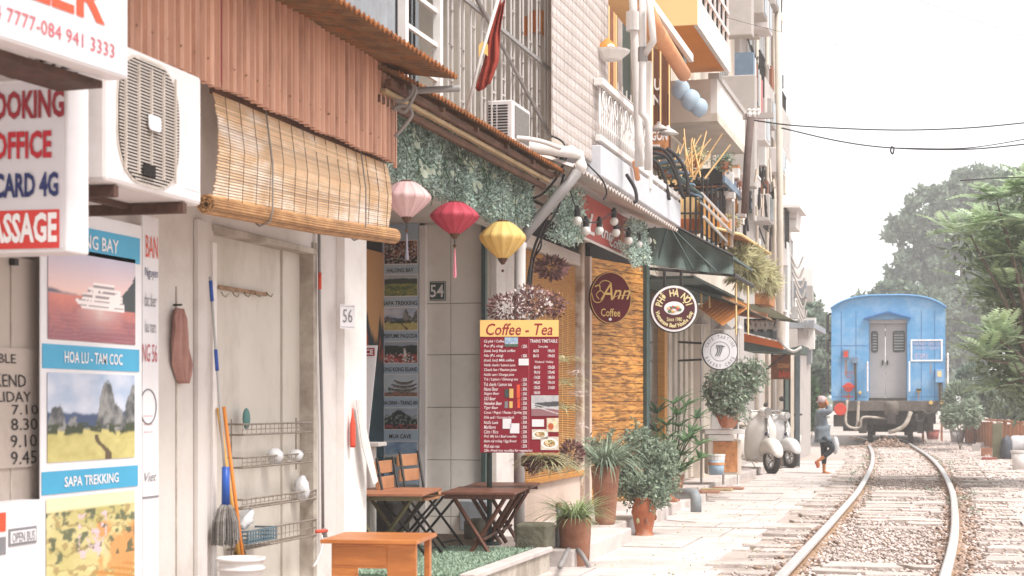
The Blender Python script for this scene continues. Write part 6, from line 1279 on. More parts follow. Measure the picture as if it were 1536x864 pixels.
# lower clutter: orange strip awning, dark awning, shop walls
t=thing('striped_awning','dark awning with an orange valance over the parked scooters','awning',W(1150,515,31))
part(MB().prism([tuple(W(x,y,30.5)) for x,y in ((1116,500),(1172,514),(1176,524),(1116,512))],(0,.05,0)),'orange_valance',MATS['canvas_orange'],t)
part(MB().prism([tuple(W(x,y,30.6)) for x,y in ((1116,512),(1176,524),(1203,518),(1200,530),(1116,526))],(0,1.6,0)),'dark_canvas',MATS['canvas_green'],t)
part(MB().prism([tuple(W(x,y,31)) for x,y in ((1116,478),(1164,478),(1166,510),(1116,498))],(0,.5,0)),'dark_loft',MATS['glass_dark'],t)  # loft is a plain dark block
for k in range(6): part(MB().tube(spline([W(1120+k*7,480,30.8),W(1126+k*7,492+3*(k%2),30.8),W(1132+k*7,481,30.8)],4),.035,6),'white_swag',MATS['white_paint'],t,smooth=True)
part(MB().tube([W(1166,478,30.6),W(1168,515,30.6)],.03,6),'white_post',MATS['white_paint'],t)
part(MB().tube(spline([W(1168,508,30.4),W(1178,520,30.4),W(1190,527,30.4),W(1202,521,30.4)],4),.03,6),'white_hose',MATS['pipe_white'],t,smooth=True)
t=thing('tin_lean_to','dull olive tin lean-to roof above the orange valance','roof',W(1150,465,31)); part(MB().prism([tuple(W(x,y,30)) for x,y in ((1124,454),(1148,458),(1190,480),(1124,472))],(0,1.2,0)),'sheet',mat('olive_tin','#6f6c58','#57543f',sc=4),t); part(MB().prism([tuple(W(x,y,29.8)) for x,y in ((1100,462),(1150,470),(1150,476),(1100,470))],(0,1.,0)),'brown_edge',MATS['brick_brown'],t)
t=thing('loft_shed','small wooden loft shed with a white board under the eaves','shed',W(1140,445,28)); part(MB().prism([tuple(W(x,y,28)) for x,y in ((1130,440),(1153,438),(1153,456),(1130,456))],(0,1,0)),'box',MATS['thatch'],t); part(MB().prism([tuple(W(x,y,27.9)) for x,y in ((1121,437),(1131,437),(1131,456),(1121,456))],(0,.1,0)),'white_board',MATS['wall_white'],t)
# ground floor wall of the scooter shop and its details
h9=h5; part(MB().box(-4.19,-4.0,U(1056,4.0),U(1066,4.0),0,3.0),'door_post',MATS['wall_beige'],h9,bev=.02); part(MB().box(-4.19,-4.1,U(1070),U(1105),.9,3),'shop_wall',MATS['wall_grey'],h9)
Fs2=FZ(1135,38); part(MB(Fs2).box(Fs2.hit(1112,600)[0],Fs2.hit(1158,600)[0],0,Fs2.hit(1130,520)[1],-.3,0),'wall',MATS['wall_beige'],h6); 
for i in range(3):
    for j in range(3): pb(Fs2,1128+i*4,588+j*4,1131+i*4,591+j*4,.001,.02,'vent_hole',MATS['glass_dark'],h6)
for (x0,x1,m) in ((1163,1168,'wall_white'),(1170,1175,'wall_grey'),(1178,1183,'canvas_green'),(1186,1191,'wall_beige'),(1193,1200,'glass_dark')): pb(FZ(x0,36),x0,530,x1,700,-.3,0,'shutter_post',MATS[m],h7)
Fb=FZ(1172,32); t=thing('hanging_sign','brown hanging board reading BÀN under the dark awning','sign',Fb.P(1172,570)); pb(Fb,1157,532,1186,569,-.05,0,'board',MATS['brick_brown'],t); text('BÀN',Fb,1168,555,1184,566,MATS['ink_orange'],t,c=.01,bold=.03); pb(Fb,1166,545,1184,552,.001,.01,'patch',MATS['thatch'],t); part(MB(Fb).tube([(Fb.hit(1158,520)[0],Fb.hit(1158,520)[1],0),(Fb.hit(1158,534)[0],Fb.hit(1158,534)[1],0)],.02,4),'hanger',MATS['black_metal'],t)
part(MB().tube([W(1135,565,31.5),W(1180,530,31.8)],.025,5),'brace',MATS['wood_dark_beam'],t)
# white clutter at the far end
t=thing('tangled_cable_boxes','hazy clutter of white meter boxes and cable loops at the far corner','meter boxes',W(1208,500,44))
for k in range(16): x=1188+rnd.random()*26; y=395+rnd.random()*145+(x-1188)*1.5; p=W(x,y,42+rnd.random()*3); w=.1+rnd.random()*.2; part(MB().box(p.x-w,p.x+w,p.y,p.y+.3,p.z,p.z+w*2.2),'meter_box',MATS[['wall_white','white_paint','wall_grey','tin_grey'][k%4]],t)
for k in range(8): part(MB().tube(spline([W(1185+k*2,380+k*14,42),W(1196+k*2,402+k*15,42),W(1205+k,385+k*16,42)],4),.03,5),'cable',MATS['wall_grey'],t)
# ================================================================ potted plants
def pot(c,prof,name,m,par,n=20,fl=None): return part(MB().lathe(c,prof,n,fl=fl),name,MATS[m],par,smooth=True)
def strap_plant(par,c,n,L,w,seed,m='leaf_stripe',up=1.,droop=.35,spread=.05,name='leaves',kind='stuff'):
    rs=np.random.RandomState(seed); a=rs.uniform(0,6.283,n); d=np.stack([np.cos(a),np.sin(a),rs.uniform(.3,1.6,n)*up],1); d/=np.linalg.norm(d,axis=1,keepdims=True)
    B=np.array(c)+np.stack([np.cos(a)*spread*rs.rand(n),np.sin(a)*spread*rs.rand(n),rs.uniform(-.02,.03,n)],1)
    V,F=strap_arr(B,d,rs.uniform(.6,1.2,n)*L,rs.uniform(.7,1.2,n)*w,rs.uniform(.6,1.4,n)*droop,rs,6); return raw_mesh(name,V,F,m,par,kind)
# 1 pot with spider plant nearest
c=G(862,850,0); s=244/1.35; t=thing('potted_spider_plant','brown glazed pot with a striped spider plant at the platform corner','potted plant',c,'potted plants along the terrace')
k=1/s*1.0; pot(c,[(19*k,0),(21*k,2*k),(24*k,50*k),(25*k,72*k),(23.5*k,75*k),(21*k,70*k)],'pot','terracotta_brown',t,fl=lambda a,z:1+.03*math.sin(a*5+z*20)); part(MB().disc(0,0,1,0,1) if 0 else MB().lathe(c+Vector((0,0,70*k)),[(21*k,0),(20*k,.004)],16),'soil',MATS['soil'],t)
strap_plant(t,c+Vector((0,0,72*k)),280,78*k,.013,3,up=.7,droop=1.15,spread=.09)
# 2 tall pot with big spider plant and drooping leaves
c=G(908,785,.18); s=(785-606)/1.17; k=1/s; t=thing('potted_spider_plant','tall tapered clay pot with long arching dark green leaves','potted plant',c,'potted plants along the terrace')
pot(c,[(13*k,-.02),(15*k,3*k),(19*k,50*k),(22*k,86*k),(20*k,86*k)],'pot','terracotta_brown',t)
strap_plant(t,c+Vector((0,0,84*k)),340,92*k,.015,5,m='leaf_grey',up=1.0,droop=1.5,spread=.1); 
# 3 amphora pot
c=G(966,806,.0); s=200/1.35; k=1/s; t=thing('potted_shrub','bulbous painted terracotta vase holding a dense grey green shrub','potted plant',c,'potted plants along the terrace')
pot(c,[(15*k,0),(14.5*k,5*k),(12.5*k,9*k),(15*k,20*k),(18*k,36*k),(18*k,44*k),(14*k,53*k),(13.5*k,56*k),(17*k,60*k),(15*k,60*k),(12*k,55*k)],'vase','terracotta',t,24)
for j in range(8):
    a=j*.8+.3; part(MB().ball(c+Vector((16.6*k*math.cos(a),16.6*k*math.sin(a),(30+8*math.sin(j*2))*k)),.02,7,5,(1,1,1.6)),'painted_flower',MATS['leaf_dry' if j%2 else 'terracotta_brown'],t)
rs=np.random.RandomState(9); Z3=FPX/s
ctr=[wt(pc(958,712,Z3+.3,34,40),.3),wt(pc(925,705,Z3+.5,26,34),.16),wt(pc(905,675,Z3+1.0,24,20),.08),wt(pc(945,740,Z3+.1,26,24),.1),wt(pc(1000,720,Z3+.1,16,30),.08),wt(pc(990,690,Z3+.3,24,30),.2),wt(pc(955,668,Z3+.3,18,22),.12),wt(pc(975,735,Z3,26,22),.2)]
C=np.concatenate([np.concatenate([blobpts(rs,22,s_,(.055,.055,.07),.0) for s_ in blobpts(rs,int(300*w),q,[1.15*e for e in r],.15)]) for q,r,w in ctr]); leafcloud('foliage','leaf_grey',t,C,.055,.022,9,kind='stuff',up=.3)
mb=MB()
for q,r,w in ctr: mb.tube([c+Vector((0,0,55*k)),Vector(q)*.5+(c+Vector((0,0,60*k)))*.5,Vector(q)],.016,5,r1=.006)
part(mb,'stems',MATS['bark'],t,kind='stuff')
# loose sprigs reaching out of the bush
mb=MB(); CC=[]
for j in range(46):
    q,r,w=ctr[j%len(ctr)]; d=Vector(rdir(rs,1,.35)[0]); a=Vector(q)+Vector([d[i]*r[i]*.8 for i in range(3)]); b=a+d*rs.uniform(.08,.2); e=b+Vector((d.x,d.y,-.2))*.09; mb.tube([a,b,e],.004,4); CC.append(np.array([tuple(a.lerp(b,f)) for f in np.linspace(.1,1,7)]+[tuple(b.lerp(e,f)) for f in np.linspace(.2,1,5)])+rs.normal(size=(12,3))*.012)
part(mb,'sprig_stems',MATS['leaf_grey'],t,kind='stuff'); leafcloud('sprig_leaves','leaf_grey',t,np.concatenate(CC),.055,.02,77,kind='stuff')
# 4 rectangular planter and palm
c=G(998,750,.2); s=(750-606)/1.15; k=1/s; t=thing('planter_box','long terracotta window box planter beside the painted vase','planter',c); part(MB().box(c.x-20*k,c.x+20*k,c.y-.1,c.y+.16,c.z-.02,c.z+22*k),'trough',MATS['terracotta'],t,bev=.02); part(MB().box(c.x-22*k,c.x+22*k,c.y-.12,c.y+.18,c.z+22*k,c.z+26*k),'rim',MATS['terracotta'],t,bev=.01)
c=G(1008,742,.13); s=(742-606)/1.22; k=1/s; t=thing('lady_palm','tall lady palm with fans of long dark leaflets behind the planter','potted plant',c)
pot(c,[(14*k,0),(19*k,30*k),(18*k,30*k)],'pot','terracotta_brown',t)
tips=[(985,612,21),(1010,598,21),(960,628,20.6),(1035,650,21),(1000,650,20.8),(1045,620,21.3),(1022,675,20.8),(1018,632,21.4),(975,655,20.7),(1050,680,20.9),(990,690,20.7),(1030,600,21.2),(970,602,20.9),(1000,630,21.1),(1025,655,20.9),(1040,640,21.5),(1012,665,20.6),(1032,690,20.8),(985,640,21.2),(1048,660,21.3),(1015,615,20.8),(1020,700,20.9),(1005,680,21.3),(962,612,21.2)]
rs=np.random.RandomState(12)
for x,y,Z in tips:
    Zc=FPX/s; hub=W(x,y+8,Zc+(Z-20.9)); part(MB().tube(spline([c+Vector((0,0,28*k)),(c+hub)/2+Vector((0,0,.15)),hub],4),.008,5),'stalk',MATS['leaf_dark'],t,smooth=True)
    n=11; outd=(hub-c); outd.z=0; outd=outd.normalized() if outd.length>.01 else Vector((1,0,0)); az=math.atan2(outd.y,outd.x)
    a=az+np.linspace(-1.9,1.9,n)+rs.normal(size=n)*.1; d=np.stack([np.cos(a),np.sin(a),np.full(n,.45)+rs.normal(size=n)*.2],1); d/=np.linalg.norm(d,axis=1,keepdims=True)
    V,F=strap_arr(np.repeat([list(hub)],n,0),d,rs.uniform(.3,.46,n),np.full(n,.055),rs.uniform(.3,.6,n),rs,5); raw_mesh('palm_fan',V,F,'leaf_dark' if (x+y)%2 else 'leaf_green',t)
# plants behind glass / hanging: flower box above the menu board, trailing plants
bush('dried_flowers','mauve and white dried flowers crowding above the menu board','flowers',[wt(pc(760,462,14.1,28,20),.4),wt(pc(800,452,14.2,30,26),.4),wt(pc(832,458,14.3,18,18),.2)],1100,.042,'petal_mauve',41,W_=.45)
bush('dried_flowers','loose white petals among the mauve flowers above the menu board','flowers',[wt(pc(790,455,14.0,40,22),1)],150,.028,'petal_white',43,W_=.9,stem=False)
bush('hanging_flower_basket','dark flower basket hanging inside the bamboo room beside the drain pipe','flower basket',[wt(pc(826,402,16.2,20,12),1)],420,.06,'petal_mauve',44,W_=.5); 
0 and single(MB().lathe(p,[(.09,-.05),(.08,.2),(.03,.3)],10),'paper_lamp','canvas_orange','small orange paper lamp glowing beside the hanging flower basket','lamp',smooth=True)
rs=np.random.RandomState(50)
def trailing(label,pts,n,L,m,seed,w=.012,droop=.6,up=.2):
    c=W(*pts[0]); t=thing('trailing_plant',label,'plant',c,'trailing air plants'); 
    for i,(x,y,Z) in enumerate(pts): strap_plant(t,W(x,y,Z),n,L,w,seed+i,m=m,up=up,droop=droop,spread=.04)
    return t
trailing('pale spiky air plants hanging right of the menu board',[(846,540,14.6),(850,575,14.6),(846,612,14.6)],70,.3,'leaf_airy',60)
trailing('tuft of pale trailing grass under the menu board',[(822,690,14.0),(836,700,14.1),(812,686,14.0)],80,.34,'leaf_airy',64,droop=.9)
trailing('small white spiky air plants on the bamboo screen',[(868,592,15.8),(872,640,15.8),(866,560,15.8)],24,.17,'petal_white',67)
bush('dried_flowers','mauve flower sprigs below the right corner of the menu board','flowers',[wt(pc(858,680,14.8,16,18),.6),wt(pc(800,698,14,14,12),.4)],700,.04,'petal_mauve',46,W_=.5)
t=thing('flower_trough','weathered wooden flower trough fixed under the menu board','planter',W(815,700,14)); Fq=FZ(815,14.0); pb(Fq,782,684,846,700,-.16,-.03,'trough',MATS['wood_dark_beam'],t,bev=.01)
# big bush in a clay bowl on a cabinet by the scooter
Zc=26; t=thing('cabinet','white topped brown cabinet at the cafe wall','cabinet',G(1090,712,0)); g=G(1090,712,.1); s=FPX/26
fr=FZ(1090,26); pb(fr,1062,660,1112,712,-.5,0,'body',MATS['wall_beige'],t,bev=.01); pb(fr,1070,662,1106,708,.001,.02,'brown_panel',MATS['thatch'],t); pb(fr,1056,644,1116,651,-.5,.12,'top',MATS['wall_white'],t,bev=.01); pb(fr,1062,652,1100,661,-.5,.06,'second_shelf',MATS['wall_white'],t)
c=W(1092,642,25.8); k=25.8/FPX; t=thing('potted_bush','bushy flowering shrub in a wide clay bowl on the cabinet','potted plant',c)
pot(c,[(9*k,0),(13*k,6*k),(17*k,16*k),(18*k,20*k),(16*k,20*k)],'bowl','terracotta',t)
rs=np.random.RandomState(71); ctr=[wt(pc(1090,592,25.8,24,30),.4),wt(pc(1075,580,25.8,14,20),.12),wt(pc(1110,575,25.9,20,26),.25),wt(pc(1128,562,26,18,18),.15),wt(pc(1100,615,25.7,20,16),.08)]
C=np.concatenate([np.concatenate([blobpts(rs,20,s_,(.1,.1,.12),.0) for s_ in blobpts(rs,int(260*w),q,[1.15*e for e in r],.15)]) for q,r,w in ctr]); leafcloud('foliage','leaf_grey',t,C,.075,.035,71,kind='stuff'); C=np.concatenate([blobpts(rs,int(260*w),q,r,.6) for q,r,w in ctr]); leafcloud('blossom','petal_white',t,C,.07,.06,72,kind='stuff')
mb=MB()
for q,r,w in ctr: mb.tube([c+Vector((0,0,.15)),Vector(q)*.5+(c+Vector((0,0,.3)))*.5,Vector(q)],.02,5,r1=.008)
part(mb,'stems',MATS['bark'],t,kind='stuff')
p=G(1077,713,.1); Fq=FZ(1077,24.6); t=thing('paint_bucket','white and blue plastic tub standing before the brown cabinet','bucket',Fq.P(1077,713)); k=24.6/FPX; c=Fq.P(1077,713,-.2)
part(MB().lathe(c,[(11*k,0),(12.5*k,22*k)],16),'body',mat('tub_blue','#9fb6c6','#8ba4b6',rough=.4),t,smooth=True); part(MB().lathe(c+Vector((0,0,22*k)),[(12.6*k,0),(13*k,6*k),(13.6*k,7*k),(13.6*k,9*k)],16),'rim',MATS['white_paint'],t); part(MB().lathe(c+Vector((0,0,15*k)),[(12.6*k,0),(12.9*k,4*k)],16),'orange_label',MATS['canvas_peach'],t)
# steps, grey elbow pipe and drain cover on the terrace
t=thing('elbow_pipe','fat grey plastic elbow pipe poking out of the terrace','pipe',G(1043,768,0)); a=W(1018,741,19.5); b=W(1036,740,19.2); c=W(1044,748,19.1); d=W(1044,768,19.1); part(MB().tube([a,b,(b+c)/2+Vector((.01,0,.02)),c,d],.062,12),'pipe',mat('pipe_darkgrey','#8b9093','#767b7e',rough=.5),t,smooth=True)
st=part(MB().box(-3.42,-3.0,13.6,16.2,-.02,.16).box(-3.6,-3.2,16.2,19.6,-.02,.17),'step',MATS['paving_stone'],None,kind='structure',bev=.015)
for k,(x,y) in enumerate(((1055,738),(1075,735),(1092,733))): p=G(x,y,.14); single(MB().box(p.x-.22,p.x+.22,p.y-.1,p.y+.12,.128,.16),'brick_tile','terracotta_brown' if k!=1 else 'wood_pale_beam',['brown tile lying nearest on the terrace edge','pale board lying between two brown tiles on the terrace','brown tile lying farthest on the terrace edge'][k],'tile',bev=.005)
# small hand pump pipes and hose beside the first pot
t=thing('stand_pipes','two thin rusty stand pipes beside the spider plant pot','pipe',G(836,850,0)); 
for x,h in ((838,92),(831,58)): g=G(x,850,0); part(MB().tube([g,g+Vector((0,0,h/181))],.02,8),'pipe',MATS['pipe_grey'],t,smooth=True); part(MB().ball(g+Vector((0,0,h/181)),.028,8,6),'cap',MATS['rail_rust'],t)
part(MB().tube(spline([G(840,850,.17)+Vector((0,0,0)),W(855,822,14.2),W(868,826,14.0),W(878,840,13.9),W(886,856,13.9)],5),.02,7),'hose',MATS['pipe_grey'],t,smooth=True)
# ================================================================ scooters
def scooter(label,c,yaw,body,sc=1.0):
    t=thing('scooter',label,'scooter',c,'scooters parked at the cafe'); M=Matrix.Rotation(yaw,3,'Z')
    T=lambda x,y,z:Vector(c)+M@(Vector((x,y,z))*sc)
    tyre=mat('tyre','#3a3735','#2f2c2b',rough=.85,bump=.2); chrome=mat('chrome','#b5b2b0','#9f9c9a',rough=.2,metal=.9,bump=0)
    for x in (-.62,.62):
        w=MB(T); vs=[];fs=[];n=24
        w2=part(w.grid(lambda p,q:(x+(.175+.048*math.cos(q*6.2832))*math.cos(p*6.2832),.048*math.sin(q*6.2832),.22+(.175+.048*math.cos(q*6.2832))*math.sin(p*6.2832)),n,10),'tyre',tyre,t,smooth=True)
        part(MB(T).ring(x,0,.0,.0,0,0) if 0 else MB(lambda a,b,cc:T(a,cc,b)).ring(x,.22,.1,.135,-.03,.03,20),'rim',chrome,w2)
        for k in range(5): a=k*1.2566; part(MB(T).tube([(x,0,.22),(x+.11*math.cos(a),0,.22+.11*math.sin(a))],.016,5),'spoke',chrome,w2)
    # rear body, floor, leg shield, front mudguard, head, seat
    def shell(secs,name,m,n=14,cap=True):
        vs=[];fs=[]
        for (x,z0,z1,w) in secs:
            for k in range(n): a=2*math.pi*k/n; vs.append((x,w*math.copysign(abs(math.cos(a))**.75,math.cos(a)),(z0+z1)/2+(z1-z0)/2*math.copysign(abs(math.sin(a))**.8,math.sin(a))))
        for i in range(len(secs)-1):
            for k in range(n): fs.append((i*n+k,i*n+(k+1)%n,(i+1)*n+(k+1)%n,(i+1)*n+k))
        fs+=[tuple(range(n))[::-1],tuple(range((len(secs)-1)*n,len(secs)*n))]; return part(MB(T).add(vs,fs),name,m,t,smooth=True,sub=1)
    shell([(-.88,.52,.6,.06),(-.82,.34,.68,.16),(-.66,.26,.74,.235),(-.45,.24,.74,.235),(-.25,.22,.68,.17),(-.16,.2,.5,.12)],'rear_body',body)
    shell([(-.2,.2,.27,.13),(.1,.19,.26,.16),(.3,.2,.28,.15),(.36,.24,.34,.15)],'floorboard',body)
    vs=[(.3,.0,.22),(.36,.0,.5),(.42,0,.8),(.4,0,.95)]
    part(MB(T).grid(lambda p,q:(np.interp(q,[0,.3,.7,1],[.3,.42,.46,.4])-.16*(2*p-1)**2,(p-.5)*2*np.interp(q,[0,.25,.6,1],[.17,.27,.28,.15]),.2+.76*q),12,10),'leg_shield',body,t,solid=.025,smooth=True)
    shell([(.36,.24,.42,.07),(.44,.3,.56,.115),(.6,.34,.58,.13),(.76,.3,.52,.115),(.87,.24,.34,.07)],'front_mudguard',body)
    shell([(.3,.88,.96,.05),(.34,.86,1.02,.1),(.44,.88,1.04,.11),(.52,.92,1.0,.07)],'headset',body)
    part(MB(lambda a,b,cc:T(cc,a,b)).disc(0,.965,.06,.49,.525,16),'headlight',chrome,t); part(MB(T).tube([(.36,-.34,.98),(.4,-.2,.97),(.4,.2,.97),(.36,.34,.98)],.018,7),'handlebar',chrome,t,smooth=True)
    for s in (-1,1): part(MB(T).tube([(.35,s*.34,.98),(.34,s*.44,.98)],.022,7),'grip',tyre,t,smooth=True); part(MB(T).tube([(.38,s*.25,.98),(.33,s*.34,1.12)],.008,5),'mirror_stem',chrome,t); part(MB(T).ball((.33,s*.35,1.16),.05,8,6,(.3,1,.8)),'mirror',tyre,t,smooth=True)
    shell([(-.82,.7,.74,.08),(-.7,.72,.8,.13),(-.4,.73,.8,.14),(-.14,.7,.78,.08)],'seat',mat('seat_grey','#b3a79c','#9d9188',rough=.6))
    part(MB(T).tube([(.46,0,.86),(.55,.0,.5),(.62,.04,.24)],.028,7),'fork',chrome,t,smooth=True); part(MB(lambda a,b,cc:T(cc,a,b)).disc(0,.62,.03,.455,.475,10),'badge',MATS['ink_navy'],t)
    part(MB(T).tube([(-.5,-.2,.2),(-.85,-.2,.25)],.035,7),'exhaust',chrome,t,smooth=True)
    part(MB(T).tube([(-.1,.05,.2),(-.15,.22,.0)],.012,5),'stand',chrome,t)
    return t
cream=mat('scooter_cream','#dcd6cf','#d3ccc5',sc=2,rough=.25,bump=.01,spec=.6); silver=mat('scooter_silver','#c6c4c3','#b8b6b5',sc=2,rough=.3,bump=.01,spec=.6)
g=G(1142,712,0); yw=math.atan2(-g.y,-g.x)
scooter('cream retro scooter facing the camera in front of the cabinet',(g.x-.26,g.y+.62,0),yw+R(30),cream,1.25)
g=G(1172,703,0); scooter('silver scooter parked just behind the cream one',(g.x-.28,g.y+.7,0),yw+R(34),silver,1.15)
g=G(1188,690,0); t=thing('storage_box','low brown box with a white lid behind the scooters','box',g); part(MB().box(g.x-.3,g.x+.15,g.y,g.y+.4,0,.42),'box',MATS['thatch'],t); part(MB().box(g.x-.34,g.x+.19,g.y-.03,g.y+.43,.42,.6),'lid',MATS['wall_white'],t,bev=.04)
# ================================================================ blue railway carriage, seen end on
bluep=mat('carriage_blue','#6199c4','#528cb8',sc=1.2,rough=.6,bump=.35,bsc=3,dirt='#a9bccb',dsc=1.3,damt=.6,dpos=(.46,.74)); under=mat('underframe','#4a443f','#332e2b',sc=5,rough=.8,bump=.2); doorg=mat('door_grey','#a9a5a6','#9b9798',sc=2,rough=.5,bump=.03,dirt='#7d7673',dsc=2,damt=.4); lampr=mat('lamp_red','#c8402f','#b53828',rough=.35,bump=0)
ZT=54.0; o=W(1333,606,ZT); o.z=0; ux=TRdir.cross(UP).normalized(); FTn=Frame(o,ux,ux.cross(UP))
tn=thing('railway_carriage','blue passenger railway carriage with grey double doors filling the end of the track','railway carriage',(o.x,o.y,0))
h=lambda x,y:FTn.hit(x,y)
aL=h(1247,600)[0]; aR=h(1418,600)[0]; zb=h(1333,601)[1]; zc=h(1333,461)[1]; ztp=h(1333,444)[1]
def rooft(a,k=0): q=(2*(a-(aL+aR)/2)/(aR-aL)); return zc+(ztp-zc)*(1-abs(q)**3.2)+k
dl,dr=h(1303,500)[0],h(1361,500)[0]; dz0,dz1=h(1333,597)[1],h(1333,479)[1]
def endwall(a0,a1,z0,tops=True,c0=-.12,c1=0,n=10):
    P=[(a0,z0),(a1,z0)]+[(a1+(a0-a1)*k/n,rooft(a1+(a0-a1)*k/n)) for k in range(n+1)]; return plate(FTn,P,c0,c1)
part(endwall(aL,dl,zb),'end_panel',bluep,tn); part(endwall(dr,aR,zb),'end_panel',bluep,tn); part(endwall(dl+.001,dr-.001,dz1,c1=-.002),'end_panel',bluep,tn)
L_=20
part(MB(FTn).box(aL,aL+.06,zb,zc,-L_,-.121).box(aR-.06,aR,zb,zc,-L_,-.121),'side_wall',bluep,tn); part(MB(FTn).box(aL,aR,zb,zb+.08,-L_,-.121),'floor',under,tn)
part(MB(FTn).grid(lambda p,q:(aL-.03+(aR-aL+.06)*p,rooft(aL+(aR-aL)*p,.03)-.05*(abs(2*p-1)**8),-L_*q+.1),26,6),'roof',mat('roof_blue','#6aa0cf','#5f95c4',sc=2,rough=.6,bump=.05),tn,solid=.05,smooth=True,recalc=False)
for k in range(8): part(MB(FTn).box(aL-.012,aL-.002,zb+1.2,zb+2.1,-1.5-k*2.3,-2.8-k*2.3),'side_window',MATS['glass_dark'],tn)
m_=h(1328,500)[0]
for x0,x1 in ((dl+.02,m_-.008),(m_+.008,dr-.02)):
    d=part(MB(FTn).box(x0,x1,dz0,dz1-.12,-.32,-.27),'door',doorg,tn,bev=.01)
    w0,w1=(x0+.06 if x0<m_-.1 else x0+.22),x1-(.22 if x0<m_-.1 else .05); 
    part(plate(FTn,rr((w0+w1)/2,dz0+(dz1-dz0)*.72,(w1-w0)/2,.34,.07,3),-.269,-.255),'window_frame',under,d); part(plate(FTn,rr((w0+w1)/2,dz0+(dz1-dz0)*.72,(w1-w0)/2-.03,.31,.05,3),-.254,-.245),'window_pane',MATS['glass_dark'],d)
    for k in range(6): part(MB(FTn).box(w0+.04,w1-.04,dz0+(dz1-dz0)*.72-.26+k*.09,dz0+(dz1-dz0)*.72-.235+k*.09,-.244,-.23),'louvre',doorg,d)
    part(MB(FTn).box((x1-.09) if x0<m_-.1 else (x0+.04),(x1-.05) if x0<m_-.1 else (x0+.08),dz0+1.05,dz0+1.2,-.26,-.22),'handle',MATS['black_metal'],d)
part(MB(FTn).box(dl,dr,dz1-.12,dz1,-.3,-.13),'door_header',doorg,tn); part(MB(FTn).box(dl,dl+.02,dz0,dz1,-.4,-.121).box(dr-.02,dr,dz0,dz1,-.4,-.121),'door_reveal',bluep,tn); part(MB(FTn).box(dl,dr,dz0-.1,dz0,-.4,-.0),'threshold',under,tn)
a0,b0=h(1296,477); am,bm=h(1332,467); a1,_=h(1366,477)
part(plate(FTn,[(a0,b0-.06),(am,bm-.06),(a1,b0-.06),(a1,b0),(am,bm),(a0,b0)],.001,.16),'hood',mat('hood_blue','#2f659c','#285b90',rough=.5,bump=.02),tn)
for x in (1262,1284,1382,1402): part(MB(FTn).box(h(x,500)[0]-.008,h(x,500)[0]+.008,zb+.02,zc-.1,.0005,.006),'panel_seam',mat('hood_blue','#2f659c'),tn)
for z in (zb+.12,zb+1.75): 
    for (u0_,u1_) in ((aL+.03,dl-.03),(dr+.03,aR-.03)): part(MB(FTn).box(u0_,u1_,z-.008,z+.008,.0006,.0065),'panel_seam',mat('hood_blue','#2f659c'),tn)
# rusty runs of grime below the fittings
for (x,y,w,l) in ((1269,540,3,24),(1282,546,2,18),(1273,590,4,10),(1409,576,3,22),(1378,590,2,9),(1396,545,2,16)): pb(FTn,x-w/2,y,x+w/2,y+l,.0008,.0035,'rust_run',mat('rust_run','#8b8a86','#a3795c',sc=8,rough=.9,bump=.1),tn)
# notice panel
a0,a1,b0,b1=FTn.rect(1366,509,1414,542); 
part(MB(FTn).box(a0,a1,b0,b0+.05,.001,.02).box(a0,a1,b1-.05,b1,.001,.02).box(a0,a0+.05,b0+.05,b1-.05,.001,.02).box(a1-.05,a1,b0+.05,b1-.05,.001,.02),'notice_frame',MATS['ink_white'],tn)
text('HA NOI - LAO CAI',FTn,1371,513,1411,518,mat('ink_lilac','#cdbfd6',rough=.5,bump=0),tn,c=.01); text('TONG CONG TY DUONG SAT',FTn,1371,520,1410,524,MATS['ink_lilac'],tn,c=.01); text('VIET NAM 61',FTn,1371,530,1392,538,MATS['ink_lilac'],tn,c=.01)
text('DSVN',FTn,1267,557,1280,561,MATS['ink_pinkred'],tn,c=.01); text('3421',FTn,1269,563,1278,567,MATS['ink_pinkred'],tn,c=.01); pb(FTn,1265,594,1280,596,.001,.01,'red_line',lampr,tn)
pb(FTn,1264,524,1274,538,.001,.12,'switch_box',MATS['steel_blue'],tn,bev=.01); pb(FTn,1266,527,1272,536,.121,.13,'switch_plate',lampr,tn); pb(FTn,1277,536,1287,545,.001,.14,'junction_box',MATS['steel_blue'],tn,bev=.01); pb(FTn,1403,554,1415,574,.001,.16,'control_box',mat('box_lightblue','#7fa9cf',rough=.5),tn,bev=.01); pb(FTn,1406,557,1412,565,.161,.17,'yellow_label',MATS['cream_orange'],tn)
T3=lambda x,y,c=.08: (*h(x,y),c)
for P,r,m in (([T3(1283,545),T3(1284,600)],.035,under),([T3(1411,574),T3(1411,598,.15),T3(1405,614,.3),T3(1392,621,.35),T3(1384,616,.3)],.06,under),([T3(1271,600,.2),T3(1270,636,.3),T3(1290,641,.35),T3(1295,626,.35),T3(1330,628,.3)],.04,MATS['trim_dirty']),([T3(1366,618,.3),T3(1358,636,.45),T3(1345,645,.45),T3(1333,648,.4)],.07,MATS['trim_dirty']),([T3(1374,622,.2),T3(1376,632,.3),T3(1384,630,.3),T3(1388,618,.2)],.04,under)):
    part(MB(FTn).tube(spline([Vector(p) for p in P],5),r,7),'brake_hose',m,tn,smooth=True)
for k,(y0,y1) in enumerate(((470,500),(508,530),(540,590))): part(MB(FTn).tube([T3(1246,y0,-.2),T3(1241,y0+3,-.15),T3(1241,y1-3,-.15),T3(1246,y1,-.2)],.05,6),'side_fitting',under,tn)
for x,y0,y1 in ((1301.5,543,588),(1364,543,588),(1421.5,530,590)): part(MB(FTn).tube([T3(x,y0,.02),T3(x,y0+1,.1),T3(x,y1-1,.1),T3(x,y1,.02)],.025,6),'handrail',MATS['ink_white'],tn)
